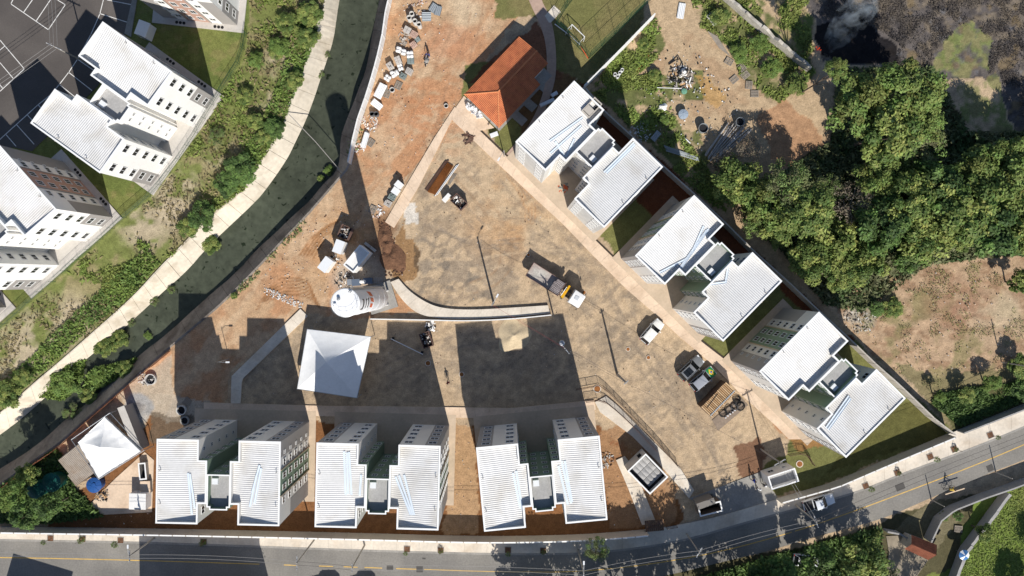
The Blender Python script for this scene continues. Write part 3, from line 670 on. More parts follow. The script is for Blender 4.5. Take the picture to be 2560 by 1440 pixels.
for u0, v0, u1, v1, h, lab in (
    (466, 1185, 475, 1290, HB, 'pale metal gutter of the pair on the roof by the torn tent'), (470, 1187, 482, 1275, HB, 'pale metal gutter of the pair on the roof by the torn tent'),
    (628, 1235, 648, 1165, HB, 'pale metal gutter lying aslant on the torn-tent block'), (622, 1270, 640, 1190, HB, 'pale metal gutter lying aslant on the torn-tent block'), (634, 1262, 652, 1172, HB, 'pale metal gutter lying aslant on the torn-tent block'),
    (858, 1130, 862, 1240, HB, 'straight metal gutter along the middle road-side block'), (865, 1133, 868, 1238, HB, 'straight metal gutter along the middle road-side block'), (870, 1132, 876, 1240, HB, 'straight metal gutter along the middle road-side block'), (900, 1190, 896, 1243, HB, 'short metal gutter lying on the roof with offcuts around it'),
    (986, 1195, 1025, 1290, HB, 'metal gutter in the slanting fan, middle road-side block'), (995, 1192, 1030, 1290, HB, 'metal gutter in the slanting fan, middle road-side block'), (1008, 1190, 1034, 1290, HB, 'metal gutter in the slanting fan, middle road-side block'),
    (1282, 1185, 1300, 1275, HB, 'thin bright gutter on the slightly turned block'), (1290, 1180, 1306, 1280, HB, 'thin bright gutter on the slightly turned block'),
    (1396, 1168, 1420, 1265, HB, 'long gutter in the bundle, slightly turned block'), (1404, 1155, 1428, 1262, HB, 'long gutter in the bundle, slightly turned block'), (1412, 1155, 1430, 1258, HB, 'long gutter in the bundle, slightly turned block'),
    (1375, 352, 1458, 292, HR, 'long gutter laid askew on the unpainted block'), (1377, 382, 1455, 312, HR, 'long gutter laid askew on the unpainted block'), (1388, 352, 1412, 390, HR, 'cross piece gutter laid over the others on the unpainted block'), (1416, 392, 1438, 345, HR, 'short tapering gutter beside the others on the unpainted block'),
    (1512, 430, 1588, 355, HR, 'gutter of the pair, second roof of unpainted block'), (1518, 432, 1590, 360, HR, 'gutter of the pair, second roof of unpainted block'),
    (1735, 628, 1762, 565, HR, 'long bunched gutter on the middle diagonal block'), (1700, 675, 1770, 575, HR, 'long bunched gutter on the middle diagonal block'), (1705, 672, 1775, 572, HR, 'long bunched gutter on the middle diagonal block'), (1652, 682, 1718, 648, HR, 'single gutter lying crosswise on the middle diagonal block'),
    (1778, 712, 1820, 706, HR, 'bent gutter piece in a corner on the middle diagonal block'), (1818, 706, 1826, 662, HR, 'bent gutter piece in a corner on the middle diagonal block'),
    (2070, 1072, 2128, 992, HR, 'bright gutter at the road end of the diagonal row'), (2075, 1076, 2132, 998, HR, 'bright gutter at the road end of the diagonal row')):
    gutter(u0, v0, u1, v1, h, lab)
# ================================================================ walls, fences, small buildings
M_white = mat('white_paint_wall', (0.74, 0.73, 0.71), .8, .06, .5, .05, 4)
M_precast = mat('precast_concrete', (0.46, 0.42, 0.37), .88, .08, .5, .08, 3)
M_ruin = mat('ruined_wall', (0.42, 0.39, 0.34), .95, .3, .6, .2, 4, .03, 5)
M_retain = mat('retaining_wall', (0.33, 0.32, 0.31), .9, .12, .5, .1, 3)
M_greenpost = mat('green_steel', (0.015, 0.06, 0.03), .5)
M_steel = mat('galvanised', (0.42, 0.44, 0.46), .4, metal=.6)
M_rail = mat('brown_railing', (0.13, 0.075, 0.055), .6)
M_poleconc = mat('pole_concrete', (0.33, 0.31, 0.28), .9, .1, 1)
M_wire = mat('cable', (0.05, 0.045, 0.045), .6)
M_insul = mat('insulator', (0.6, 0.6, 0.62), .3)
M_tile = mat('clay_tile_orange', (0.52, 0.175, 0.075), .75, .18, .7, .16, 6, col2=(.42, .13, .06), c2s=1.2, c2t=.58)
M_tile_cap = mat('clay_ridge', (0.60, 0.23, 0.10), .75, .1, 1)
M_tile_old = mat('clay_tile_old', (0.26, 0.095, 0.055), .85, .25, .8, .25, 5)
M_tent = mat('tent_fabric', (0.85, 0.85, 0.84), .55, .05, .5, .04, 3, .02, 1.6, spec=.3)
M_dark = mat('dark_interior', (0.02, 0.02, 0.022), .9)
M_wood = mat('timber', (0.43, 0.27, 0.14), .85, .2, 1.5, .15, 8)
M_wood_grey = mat('timber_weathered', (0.30, 0.26, 0.215), .9, .2, 1.5, .15, 8)
M_wood_dark = mat('timber_dark', (0.12, 0.075, 0.05), .9, .2, 1.5)
def base_of(px, h):
    k = H/(H-h); return [(1280+(u-1280)/k, 695+(v-695)/k) for u, v in px]
def wall_run(label, pts, h, m=M_precast, mc=M_coping, sp=2.0, name='boundary_wall', th=.10, gap=()):
    "precast wall: posts, panels between them, a coping on each panel; pts are world xy of the foot line"
    root = thing(name, label, 'wall', (pts[0][0], pts[0][1], 0))
    n = max(2, round(plen(pts)/sp)); P = resample(pts, n); ox, oy = pts[0][:2]
    pm = MB().box((0, 0, h/2+.04), (.17, .17, h+.08)).mesh('post', m)
    cache = {}
    for i in range(n+1):
        q0, q1 = P[max(i-1, 0)], P[min(i+1, n)]
        obj('post', pm, root, (P[i][0]-ox, P[i][1]-oy, 0), math.atan2(q1[1]-q0[1], q1[0]-q0[0]))
        if i == n or i in gap: continue
        q = P[i+1]; d = math.dist(P[i], q); key = round(d, 2)
        if key not in cache:
            w = d-.172; mb = MB()
            for k in range(5): mb.box((0, 0, (k+.5)*h/5), (w, th, h/5-.012))
            mb.box((0, 0, h/2), (w-.01, th-.03, h-.02))
            cache[key] = (mb.mesh('panel', m), MB().box((0, 0, h+.03), (w, th+.10, .06)).mesh('coping', mc))
        a = math.atan2(q[1]-P[i][1], q[0]-P[i][0]); loc = ((P[i][0]+q[0])/2-ox, (P[i][1]+q[1])/2-oy, 0)
        pn = obj('panel', cache[key][0], root, loc, a); obj('coping', cache[key][1], pn)
    return root
wall_run('white post and panel wall along the canal edge beside the stacked materials', GP([(994, -90), (980, 0), (970, 43), (962, 100), (948, 160), (933, 213), (917, 263), (903, 300), (890, 353), (878, 410)]), 2.2, M_white, M_white, 1.65)
wall_run('white post and panel wall beside the fenced playing field', GP(base_of([(1637, 35), (1550, 125), (1462, 213)], 2.3)), 2.3, M_white, M_white, 2.0)
wall_run('long grey panel wall behind the diagonal row of blocks', GP(base_of([(1464, 220), (1510, 277), (1583, 343), (1660, 417), (1733, 482), (1810, 553), (1887, 630), (1963, 697), (2040, 770), (2120, 843), (2197, 917), (2247, 960), (2340, 1050), (2388, 1086)], 2.3)), 2.3, M_precast, M_precast, 2.0)
wall_run('long pale panel wall between the road pavement and the row of blocks', smooth_line(GP(WallS[1:])), 2.6, M_precast, M_coping, 1.95)
wall_run('pale panel wall along the pavement behind the white pickup', GP([(1942, 1246), (2080, 1207), (2187, 1161), (2366, 1086)]), 2.2, M_precast, M_white, 1.9)
wall_run('grey panel wall along the pavement below the cleared slope', GP([(2392, 1076), (2560, 1011), (2760, 930)]), 1.8, M_retain, M_retain, 2.0)
def solid_wall(label, pts, h, th, m, seed=1, ragged=.0, name='retaining_wall'):
    r = random.Random(seed); root = thing(name, label, 'wall', (pts[0][0], pts[0][1], 0)); ox, oy = pts[0]
    n = max(1, round(plen(pts)/3.0)); P = resample(pts, n*4); A = offs(P, th/2); B = offs(P, -th/2)
    for i in range(n):
        mb = MB(); vs = []
        for k in range(5):
            z = h-r.random()*ragged
            for q in (A, B):
                f = .01*(1 if k == 0 else -1 if k == 4 else 0)
                x, y = q[i*4+k]; vs += [(x-ox+f, y-oy, 0), (x-ox+f, y-oy, z+(r.random()-.5)*ragged*.4)]
        fs = []
        for k in range(4):
            o = k*4; p = o+4; fs += [(o, o+1, p+1, p), (o+2, p+2, p+3, o+3), (o+1, o+3, p+3, p+1)]
        fs += [(0, 2, 3, 1), (16, 17, 19, 18)]
        mb.add(vs, fs); o = mb.build('wall_section', m, root)
    return root
solid_wall('crumbling pale masonry wall between the tip and the burnt field', GP([(1778, -30), (1840, 25), (1905, 82), (1962, 132), (2018, 178)]), 1.9, .42, M_ruin, 4, .5, 'ruined_wall')
wa = solid_wall('grey retaining wall with square openings along the pavement by the tiled shelter', GP([(2310, 1345), (2335, 1292), (2368, 1266), (2447, 1235), (2512, 1213), (2600, 1180), (2760, 1110)]), 1.9, .22, M_retain)
for u, v in ((2333, 1322), (2322, 1343)):
    x, y = G(u, v); w0 = wa.location; MB().box((x-w0.x, y-w0.y, 1.2), (.9, .06, .7), 1.05).build('opening', M_dark, wa)
solid_wall('long rough grey retaining wall running down beside the lawn', GP([(2508, 1228), (2455, 1300), (2400, 1372), (2375, 1440), (2350, 1500)]), 1.7, .45, M_retain, 9, .15)
solid_wall('low curved garden wall beside the old red tiled roof', GP([(2207, 1322), (2240, 1328), (2268, 1345)]), 1.4, .25, M_retain, 11)
# low parapet along the curved path
lp = smooth_line(GP([(928, 797), (1045, 799), (1173, 802), (1280, 797), (1378, 787)]))
wall = solid_wall('low white topped retaining wall along the curved path', lp, .75, .16, M_white, 12, 0, 'low_wall')
# ---- wire and mesh fences
def mesh_fence(label, pts, h, sp, m, rails, cat='fence', r=.035, wires=0, name='mesh_fence'):
    root = thing(name, label, cat, (pts[0][0], pts[0][1], 0)); ox, oy = pts[0][:2]
    n = max(1, round(plen(pts)/sp)); P = resample(pts, n)
    pm = MB().tube([(0, 0, -.02), (0, 0, h)], r, 6).mesh('post', m)
    for i, p in enumerate(P): obj('post', pm, root, (p[0]-ox, p[1]-oy, 0))
    for z in rails: MB().tube([(p[0]-ox, p[1]-oy, z) for p in P], r*.8, 5).build('rail', m, root)
    if wires:
        mb = MB()
        for k in range(wires): mb.tube([(p[0]-ox, p[1]-oy, h*(k+1)/(wires+1)) for p in P], .008, 3, cap=False)
        for i in range(n):
            for t in np.arange(.08, 1, .12): 
                x, y = P[i][0]+(P[i+1][0]-P[i][0])*t-ox, P[i][1]+(P[i+1][1]-P[i][1])*t-oy; mb.tube([(x, y, .05), (x, y, h)], .008, 3, cap=False)
        w = mb.build('wire_mesh', m, root); w['kind'] = 'stuff'
    return root
mesh_fence('tall green mesh fence at the goal end of the playing field', GP([(1390, 62), (1430, 103), (1472, 147)]), 2.6, 2.2, M_greenpost, (.1, 1.3, 2.6), wires=8)
mesh_fence('tall green mesh fence beside the white wall of the playing field', GP([(1472, 147), (1530, 92), (1585, 40), (1640, -12), (1700, -70)]), 4.0, 2.6, M_greenpost, (.1, 2.0, 4.0), wires=8)
mesh_fence('green mesh fence across the playing field behind the goal', GP([(1390, 62), (1400, 40), (1440, -10), (1470, -60)]), 4.0, 2.6, M_greenpost, (.1, 2.0, 4.0), wires=6)
mesh_fence('dark green wire fence round the estate lawn above the canal bank', GP([(618, 85), (607, 150), (567, 213), (520, 290), (493, 337), (447, 407), (400, 467), (380, 490), (313, 547), (253, 603), (197, 650), (147, 697), (87, 747), (33, 797), (-40, 860)]), 1.8, 2.4, M_greenpost, (.9, 1.75), wires=6, r=.03)
def railing(label, pts, h=1.1):
    root = thing('railing', label, 'railing', (pts[0][0], pts[0][1], 0)); ox, oy = pts[0][:2]
    n = max(1, round(plen(pts)/1.8)); P = resample(pts, n)
    pm = MB().box((0, 0, h/2), (.05, .05, h)).mesh('post', M_rail)
    for p in P: obj('post', pm, root, (p[0]-ox, p[1]-oy, .12))
    for z in (.2, h+.1): MB().tube([(p[0]-ox, p[1]-oy, z) for p in P], .035, 5).build('rail', M_rail, root)
    Q = resample(pts, int(plen(pts)/.13)); mb = MB()
    for p in Q: mb.box((p[0]-ox, p[1]-oy, .1+h/2), (.025, .025, h))
    mb.build('bars', M_rail, root)['kind'] = 'stuff'
railing('brown barred railing along the yard side of the ramp', GP([(1440, 972), (1502, 961), (1570, 1030), (1640, 1103), (1694, 1166)]))
railing('brown barred railing along the block side of the ramp', GP([(1464, 1003), (1505, 997), (1548, 1032), (1598, 1080), (1640, 1125)]))
railing('short brown railing round the manhole by the guard house', GP([(1968, 1135), (2010, 1128), (2030, 1160)]))
railing('brown railing beside the wooden gate', GP([(1664, 1316), (1690, 1312)]))
# orange mesh barrier along the canal
mo = mat('orange_mesh', (0.55, 0.20, 0.10), .8, .12, 1)
root = thing('safety_barrier', 'orange plastic mesh barrier along the canal edge by the torn tent', 'barrier'); n = 40
P = resample(offs(GP([(-60, 1250), (0, 1208), (67, 1160), (147, 1105), (187, 1068), (290, 978), (333, 941), (420, 870)]), -.45), n)
r_ = random.Random(3); mb = MB()
vs = []
for p in P:
    t = r_.uniform(-.12, .12); vs += [(p[0]+.02, p[1], .0), (p[0]+.12+t, p[1]-.18, .5), (p[0]+.2+t, p[1]-.3, .95+r_.uniform(-.1, .1))]
mb.add(vs, [f for i in range(n) for f in ((i*3, i*3+3, i*3+4, i*3+1), (i*3+1, i*3+4, i*3+5, i*3+2))]); mb.build('mesh_strip', mo, root)
for i in range(0, n+1, 4): MB().tube([(P[i][0]+.1, P[i][1]-.1, 0), (P[i][0]+.1, P[i][1]-.1, 1.1)], .03).build('stake', M_wood_dark, root)
# ---------------------------------------------------------------- community hall with hip roof
def hall():
    o0 = G(1160, 236, 3.0); e4 = G(1298, 91, 3.0); L = math.dist(o0, e4); a = math.atan2(e4[1]-o0[1], e4[0]-o0[0])
    root = thing('community_hall', 'single storey hall with bright orange clay tile hip roof', 'building', (o0[0], o0[1], 0), a)
    Wd = 7.1; rd = Wd/2; s = .29; ze = 3.0
    f = lambda x, y: (x, -y)                                   # across the roof runs to the right of the ridge line
    amp = .045; per = .22
    def cols(n_along, fn, name):
        mb = MB(); m = int(n_along/(per/6)); vs = []
        for i in range(m+1):
            t = n_along*i/m; dz = amp*math.cos(2*math.pi*t/per); lo, hi = fn(t)
            for (x, y, z) in (lo, hi): vs.append((x, -y, z+dz))
        mb.add(vs, [(i*2, i*2+1, i*2+3, i*2+2) for i in range(m)]); return mb
    rz = ze+rd*s
    A = cols(L, lambda t: ((t, 0, ze), (t, min(rd, t), ze+min(rd, t)*s)), 'a')
    B = cols(Wd, lambda t: ((0, t, ze), (min(t, Wd-t), t, ze+min(t, Wd-t)*s)), 'b')
    def right(t):
        lo = Wd if t < 8.8 else Wd-1.25; return ((t, lo, ze+(Wd-lo)*s), (t, max(rd, Wd-t), ze+min(rd, t)*s))
    Cc = cols(L, right, 'c')
    for nm, mb in (('roof_slope', A), ('hip_end', B), ('roof_slope', Cc)): mb.build(nm, M_tile, root)
    for p, q in (((0, 0, ze), (rd, -rd, rz)), ((0, -Wd, ze), (rd, -rd, rz)), ((rd, -rd, rz), (L, -rd, rz))):
        n = int(math.dist(p, q)/.4); mb = MB()
        for i in range(n):
            c0 = Vector(p).lerp(Vector(q), i/n); c1 = Vector(p).lerp(Vector(q), (i+1.1)/n)
            mb.tube([c0+Vector((0, 0, .02)), c1+Vector((0, 0, .05))], .11, 8)
        mb.build('ridge_tiles', M_tile_cap, root)
    MB().prism([(.6, -.6), (L-.4, -.6), (L-.4, -(Wd-1.7)), (8.6, -(Wd-1.7)), (8.6, -(Wd-.7)), (.6, -(Wd-.7))][::-1], 0, 3.05).build('wall', M_wall_old, root)
    MB().add([(L-.3, -.5, 3.0), (L-.3, -(Wd-1.6), 3.0), (L-.3, -rd, rz-.1)], [(0, 1, 2)]).build('gable', M_wall_old, root)
    for x in (2.2, 5.0, 7.6): window(root, x, -(Wd-.7), 1.6, -math.pi/2, 1.2, 1.0)
    MB().prism([(.1, -.1), (L-.1, -.1), (L-.1, -Wd+.1), (.1, -Wd+.1)][::-1], -.05, .12).build('floor_apron', M_conc_grey, root)
    return root
hall()
# ---------------------------------------------------------------- tents
def tent(label, corners, apex, ze, za, sag, seed=0, frame=None, wrinkle=0.0):
    root = thing('tent', label, 'tent'); N = 14; r = random.Random(seed)
    C4 = [Vector((*G(u, v, ze), ze)) for u, v in corners]; ap = Vector((*G(*apex, za), za))
    cen = sum(C4, Vector())/4; root.location = (cen.x, cen.y, 0)
    for k in range(4):
        a, b = C4[k], C4[(k+1) % 4]; vs = []; idx = {}
        mb = MB()
        for i in range(N+1):
            for j in range(N+1-i):
                s, t = i/N, j/N; w = 1-s-t
                p = ap*s+a*w+b*t
                p.z -= sag*math.sin(math.pi*s)*1.0*(1-abs(w-t)*.3)
                if wrinkle:
                    p.z += wrinkle*(math.sin(p.x*5+p.y*2.3+k)*.4+math.sin(p.x*2.1-p.y*4.1)*.6)*min(1, 4*w*t+4*s*min(w, t))
                idx[i, j] = len(vs); vs.append(p-Vector((cen.x, cen.y, 0)))
        fs = []
        for i in range(N):
            for j in range(N-i):
                fs.append((idx[i, j], idx[i, j+1], idx[i+1, j]))
                if i+j < N-1: fs.append((idx[i, j+1], idx[i+1, j+1], idx[i+1, j]))
        mb.add(vs, fs); o = mb.build('roof_panel', M_tent, root, smooth=True)
        if o.data.polygons[0].normal.z < 0: o.data.flip_normals()
        d = Vector((cen.x, cen.y, 0))
        MB().add([a-d, b-d, b-d-Vector((0, 0, .35)), a-d-Vector((0, 0, .35))], [(0, 1, 2, 3)]).build('valance', M_tent, root)
        MB().tube([a-d-Vector((0, 0, .02)), b-d-Vector((0, 0, .02))], .05).build('frame_tube', M_steel, root)
    for q in ([Vector((*G(u, v, ze), ze)) for u, v in frame] if frame else C4):
        x, y = q.x-cen.x, q.y-cen.y; MB().tube([(x, y, 0), (x, y, ze)], .06).build('leg', M_steel, root)
    if frame:
        Fq = [Vector((*G(u, v, ze), ze))-Vector((cen.x, cen.y, 0)) for u, v in frame]
        for i in range(4): MB().tube([Fq[i], Fq[(i+1) % 4]], .05).build('frame_tube', M_steel, root)
    return root
tent('large square white marquee with a pyramid roof in the yard', [(768, 823), (927, 842), (892, 995), (743, 972)], (815, 905), 3.0, 4.9, .30, 1, None, .02)
tent('crumpled white marquee sagging off its frame beside the canal barrier', [(262, 1043), (352, 1128), (246, 1196), (195, 1107)], (250, 1118), 2.8, 4.0, .35, 4, [(275, 1032), (360, 1126), (246, 1198), (178, 1099)], .10)
# ---------------------------------------------------------------- silo
M_silo = mat('silo_paint', (0.76, 0.76, 0.77), .45, .04, .5, .03, 3)
M_logo_o = mat('logo_orange', (0.62, 0.12, 0.04), .5); M_logo_d = mat('logo_dark', (0.035, 0.035, 0.04), .5)
def silo():
    hs = 23.0; x, y = G(863, 757, hs); R = 1.67
    root = thing('cement_silo', 'tall white cement silo with an orange and black logo', 'silo', (x, y, 0))
    MB().lathe([(.35, 1.2), (R, 3.2), (R, hs-.25), (R-.03, hs-.1)], 48).build('shell', M_silo, root, smooth=True)
    b = MB().lathe([(R+.06, hs-.18), (R+.06, hs-.08), (R-.02, hs-.04), (.9, hs+.02), (.0, hs+.06)], 48).build('cap', mat('silo_cap', (.82, .82, .82), .5), root)
    for z in (6, 10, 14, 18): MB().lathe([(R+.002, z-.04), (R+.025, z-.03), (R+.025, z+.03), (R+.002, z+.04)], 48).build('seam_ring', M_silo, root)
    for k in range(4):
        a = math.pi/4+k*math.pi/2; p = (1.5*math.cos(a), 1.5*math.sin(a))
        MB().box((p[0], p[1], 2.0), (.22, .22, 4.0), a).build('leg', M_silo, root)
    MB().box((0, 0, .12), (4.2, 4.2, .24), .3).build('footing', M_conc_grey, root)
    for rr, z in ((R-.08, hs+.55), (R-.08, hs+1.0)):
        MB().tube([(rr*math.cos(t), rr*math.sin(t), z) for t in np.linspace(RAD(160), RAD(400), 30)], .013, 5).build('guard_rail', M_steel, root)
    for t in np.linspace(RAD(160), RAD(400), 9): MB().tube([((R-.08)*math.cos(t), (R-.08)*math.sin(t), hs-.05), ((R-.08)*math.cos(t), (R-.08)*math.sin(t), hs+1.0)], .013, 5).build('rail_post', M_steel, root)
    MB().lathe([(.2, hs), (.2, hs+.3), (.0, hs+.34)], 16, (-.75, .45, 0)).build('dust_filter', M_steel, root)
    MB().box((-1.2, -.2, hs+.12), (.3, .22, .25), .4).build('relief_valve', M_silo, root)
    la = RAD(100); lx, ly = (R+.12)*math.cos(la), (R+.12)*math.sin(la); mb = MB()
    for s in (-.2, .2): mb.box((lx-s*math.sin(la), ly+s*math.cos(la), hs/2+.4), (.05, .05, hs-.2), la)
    for z in np.arange(.6, hs, .35): mb.box((lx, ly, z), (.03, .42, .03), la)
    mb.build('ladder', M_steel, root)
    for a2 in (RAD(70), RAD(62)):
        MB().tube([((R+.12)*math.cos(a2), (R+.12)*math.sin(a2), 1.2), ((R+.12)*math.cos(a2), (R+.12)*math.sin(a2), hs-.4), ((R-.3)*math.cos(a2), (R-.3)*math.sin(a2), hs+.3)], .06).build('fill_pipe', M_steel, root)
    # printed logo wrapped on the shell: polygons in (angle in degrees, height)
    def wrap(name, poly, m, off=.008):
        mb = MB(); n = 10; vs = []; (a0, z0), (a1, z1), (a2, z2), (a3, z3) = poly
        for i in range(n+1):
            t = i/n
            for (aa, zz) in ((a0+(a1-a0)*t, z0+(z1-z0)*t), (a3+(a2-a3)*t, z3+(z2-z3)*t)):
                vs.append(((R+off)*math.cos(RAD(aa)), (R+off)*math.sin(RAD(aa)), zz))
        mb.add(vs, [(i*2, i*2+2, i*2+3, i*2+1) for i in range(n)]); mb.build(name, m, root)
    for (al, ah, zb, zt) in ((18, 44, 14.2, 16.2), (-8, 12, 14.0, 16.0), (-34, -14, 14.3, 16.0)):
        wrap('logo_flash', [(al, zb), (ah, zb+.3), (ah+4, zt+.2), (al+6, zt)], M_logo_o)
    for zb, zt, al, ah in ((20.0, 20.7, -32, 12), (18.6, 19.0, -30, 14), (17.2, 17.7, -28, 16)):
        wrap('logo_letter', [(al, zb), (ah, zb), (ah, zt), (al, zt)], M_logo_d)
    wrap('logo_letter', [(-34, 20.0), (-27, 20.0), (-27, 21.3), (-34, 21.3)], M_logo_d); wrap('logo_letter', [(8, 20.4), (14, 20.4), (14, 21.0), (8, 21.0)], M_logo_d)
    wrap('logo_letter', [(10, 17.3), (16, 17.3), (8, 18.9), (4, 18.9)], M_logo_d)
    return root
silo()
# ---------------------------------------------------------------- cabins, sheds and gate buildings
def frame_of(p, z):
    "four pixel corners on level z -> centre, size, angle"
    q = [Vector(G(u, v, z)) for u, v in p]; c = sum(q, Vector((0, 0)))/4
    ex = ((q[1]-q[0])+(q[2]-q[3]))/2; ey = ((q[3]-q[0])+(q[2]-q[1]))/2
    return c, ex.length, ey.length, math.atan2(ex.y, ex.x)
def cabin(name, label, cat, px, h, wallm, roofm, lip=.12, group=None, well=0.0, door=True):
    c, sx, sy, a = frame_of(px, h); root = thing(name, label, cat, (c.x, c.y, 0), a, group)
    R4 = [(-sx/2, -sy/2), (sx/2, -sy/2), (sx/2, sy/2), (-sx/2, sy/2)]
    if well:
        mb = MB(); mb.prism(R4, 0, h-well, caps=False); mb.ring(R4, inset(R4, .14), h-well, h); mb.build('wall', wallm, root)
        MB().add([(*p, h-well+.02) for p in inset(R4, .13)], [(0, 1, 2, 3)]).build('roof_deck', roofm, root)
        MB().ring(inset(R4, -.03), inset(R4, .17), h-.01, h+.04, bottom=True).build('coping', M_coping, root)
    else:
        MB().prism(R4, 0, h-.1).build('wall', wallm, root)
        MB().prism(inset(R4, -lip), h-.1, h).build('roof', roofm, root)
    if door: MB().box((0, -sy/2-.02, 1.0), (.8, .05, 2.0)).build('door', M_grey_zone, root)
    return root, sx, sy
cb, sx, sy = cabin('site_cabin', 'white flat roofed site cabin half in the silo shadow', 'cabin', [(860, 662), (882, 682), (925, 632), (898, 612)], 2.7, M_white, M_white, well=.3)
cabin('site_toilet', 'white portable cabin beside the rubble skip', 'cabin', [(828, 628), (848, 633), (864, 608), (844, 598)], 2.3, M_white, M_tank, .04)
cabin('site_toilet', 'white portable cabin out on the tracked orange soil', 'cabin', [(794, 669), (812, 682), (832, 654), (814, 640)], 2.3, M_white, M_tank, .04)
gh, sx, sy = cabin('plant_building', 'small building with sunken grey cushioned roof beside the ramp', 'building', [(1573, 1183), (1627, 1236), (1668, 1192), (1610, 1129)], 3.3, M_wall_new, M_dark, well=1.0)  # near-black roof deck: the parapet's shadow is put into its colour
for i in range(3):
    for j in range(4):
        w, l = (sx-.9)/3, (sy-.9)/4
        mb = MB(); N = 5; vs = [((i-1)*w+(a/N-.5)*w*.96-.1, (j-1.5)*l+(b/N-.5)*l*.96+.15, 2.42+.16*math.sin(math.pi*a/N)*math.sin(math.pi*b/N)) for a in range(N+1) for b in range(N+1)]
        mb.add(vs, [(a*(N+1)+b, (a+1)*(N+1)+b, (a+1)*(N+1)+b+1, a*(N+1)+b+1) for a in range(N) for b in range(N)]); mb.build('roof_cushion', M_slab_roof, gh, smooth=True)
MB().box((-sx/2-.12, sy/4, 2.2), (.3, .6, .7)).build('air_unit', M_dark, gh)
gd, sx, sy = cabin('guard_house', 'narrow open topped white guard house at the gate', 'building', [(1929, 1224), (1999, 1203), (1985, 1170), (1920, 1192)], 3.2, M_wall_old, M_slab_roof, well=.9)
window(gd, -sx/4, sy/2, 1.6, math.pi/2, .9, .9); window(gd, sx/4, sy/2, 1.6, math.pi/2, .6, .6)
cabin('bin_store', 'roofless brown bin store beside the driveway', 'shed', [(1750, 1292), (1800, 1278), (1808, 1252), (1745, 1266)], 2.2, mat('wall_brown', (.17, .135, .11), .9, .1, 1), M_dark, well=1.9, door=False)
cabin('entry_canopy', 'flat grey canopy slab over the bin store entrance', 'canopy', [(1747, 1272), (1792, 1258), (1780, 1246), (1742, 1262)], 2.6, mat('canopy_grey', (.20, .185, .17), .9), mat('canopy_grey', (.2, .18, .17), .9), .05, door=False)
M_corr = mat('fibre_cement', (0.36, 0.31, 0.26), .9, .15, .6, .12, 3, col2=(0.26, 0.20, 0.15), c2s=.6, c2t=.58)
def corr_roof(mb, sx, sy, z0, z1, per=.2, amp=.03):
    n = int(sy/(per/6)); vs = []
    for i in range(n+1):
        y = -sy/2+sy*i/n; d = amp*math.cos(2*math.pi*(y)/per); vs += [(-sx/2, y, z0+d), (sx/2, y, z1+d)]
    return mb.add(vs, [(i*2, i*2+1, i*2+3, i*2+2) for i in range(n)])
for px, lab in (([(143, 1155), (183, 1185), (232, 1148), (195, 1110)], 'shed with corrugated brown roof tucked under the torn tent'), ([(172, 1188), (190, 1215), (240, 1180), (212, 1155)], 'rust streaked corrugated shed roof beside the blue tank')):
    c, sx, sy, a = frame_of([px[0], px[3], px[2], px[1]], 2.4); root = thing('shed', lab, 'shed', (c.x, c.y, 0), a)
    o = corr_roof(MB(), sx, abs(sy), 2.55, 2.3).build('roof', M_corr, root)
    MB().box((0, 0, 1.12), (sx-.3, abs(sy)-.3, 2.2)).build('wall', M_wood_dark, root)
lb_, sx, sy = cabin('storage_container', 'long narrow grey roofed store beside the crumpled tent', 'store', [(283, 1025), (300, 1021), (362, 1117), (348, 1125)], 2.5, M_grey_zone, M_apron, .05)
cabin('plant_cabinet', 'bright white cabinet at the end of the pump yard', 'cabinet', [(323, 1273), (364, 1274), (364, 1235), (323, 1234)], 1.8, M_white, M_white, .03)
cabin('pump_box', 'small grey pit box with a black opening beside the pump yard', 'box', [(347, 1200), (366, 1198), (364, 1157), (347, 1158)], .9, M_conc_grey, M_dark, well=.85, door=False)
cabin('pump_cover', 'low tan and grey cover box next to the white cabinet', 'box', [(350, 1233), (374, 1232), (376, 1203), (352, 1204)], .8, M_conc_grey, M_conc_tan, .02, door=False)
# white service cupboard by the estate walkway
cabin('meter_cupboard', 'white box shaped meter cupboard on the estate lawn', 'cupboard', [(335, 84), (364, 92), (373, 60), (349, 48)], 2.0, M_wall_old, M_wall_old, .05)
sheet('field_gate_slab', GP([(1362, 40), (1385, 14), (1402, 30), (1374, 60)]), -.05, .10, M_conc)
# old tiled shelter south of the road
def old_house():
    root = thing('tiled_shelter', 'old outbuilding with a weathered red clay tile gable roof', 'building'); ze, zr = 2.4, 3.4
    A = Vector((*G(2278, 1337, ze), 0)); B = Vector((*G(2342, 1362, ze), 0)); C_ = Vector((*G(2320, 1400, ze), 0)); D_ = Vector((*G(2261, 1372, ze), 0))
    root.location = (A+C_)/2; ce = (A+C_)/2
    for (a, b, c, d) in ((A, B, (B+C_)/2, (A+D_)/2), (C_, D_, (A+D_)/2, (B+C_)/2)):
        n = int((b-a).length/.2); rows = 9; vs = []; mb = MB()
        for i in range(n*6+1):
            t = i/(n*6); dz = .05*math.cos(2*math.pi*i/6)
            for j in range(rows+1):
                s = j/rows; p = (a+(b-a)*t)*(1-s)+(d+(c-d)*t)*s; vs.append((p.x-ce.x, p.y-ce.y, ze+(zr-ze)*s+dz-.03*((j % 2))))
        mb.add(vs, [(i*(rows+1)+j, (i+1)*(rows+1)+j, (i+1)*(rows+1)+j+1, i*(rows+1)+j+1) for i in range(n*6) for j in range(rows)])
        o = mb.build('roof_slope', M_tile_old, root)
    q = [((A*.88+C_*.12)-ce), ((B*.88+D_*.12)-ce), ((C_*.88+A*.12)-ce), ((D_*.88+B*.12)-ce)]
    MB().prism(ccw([(p.x, p.y) for p in q]), 0, 2.5).build('wall', M_ruin, root)
    return root
old_house()
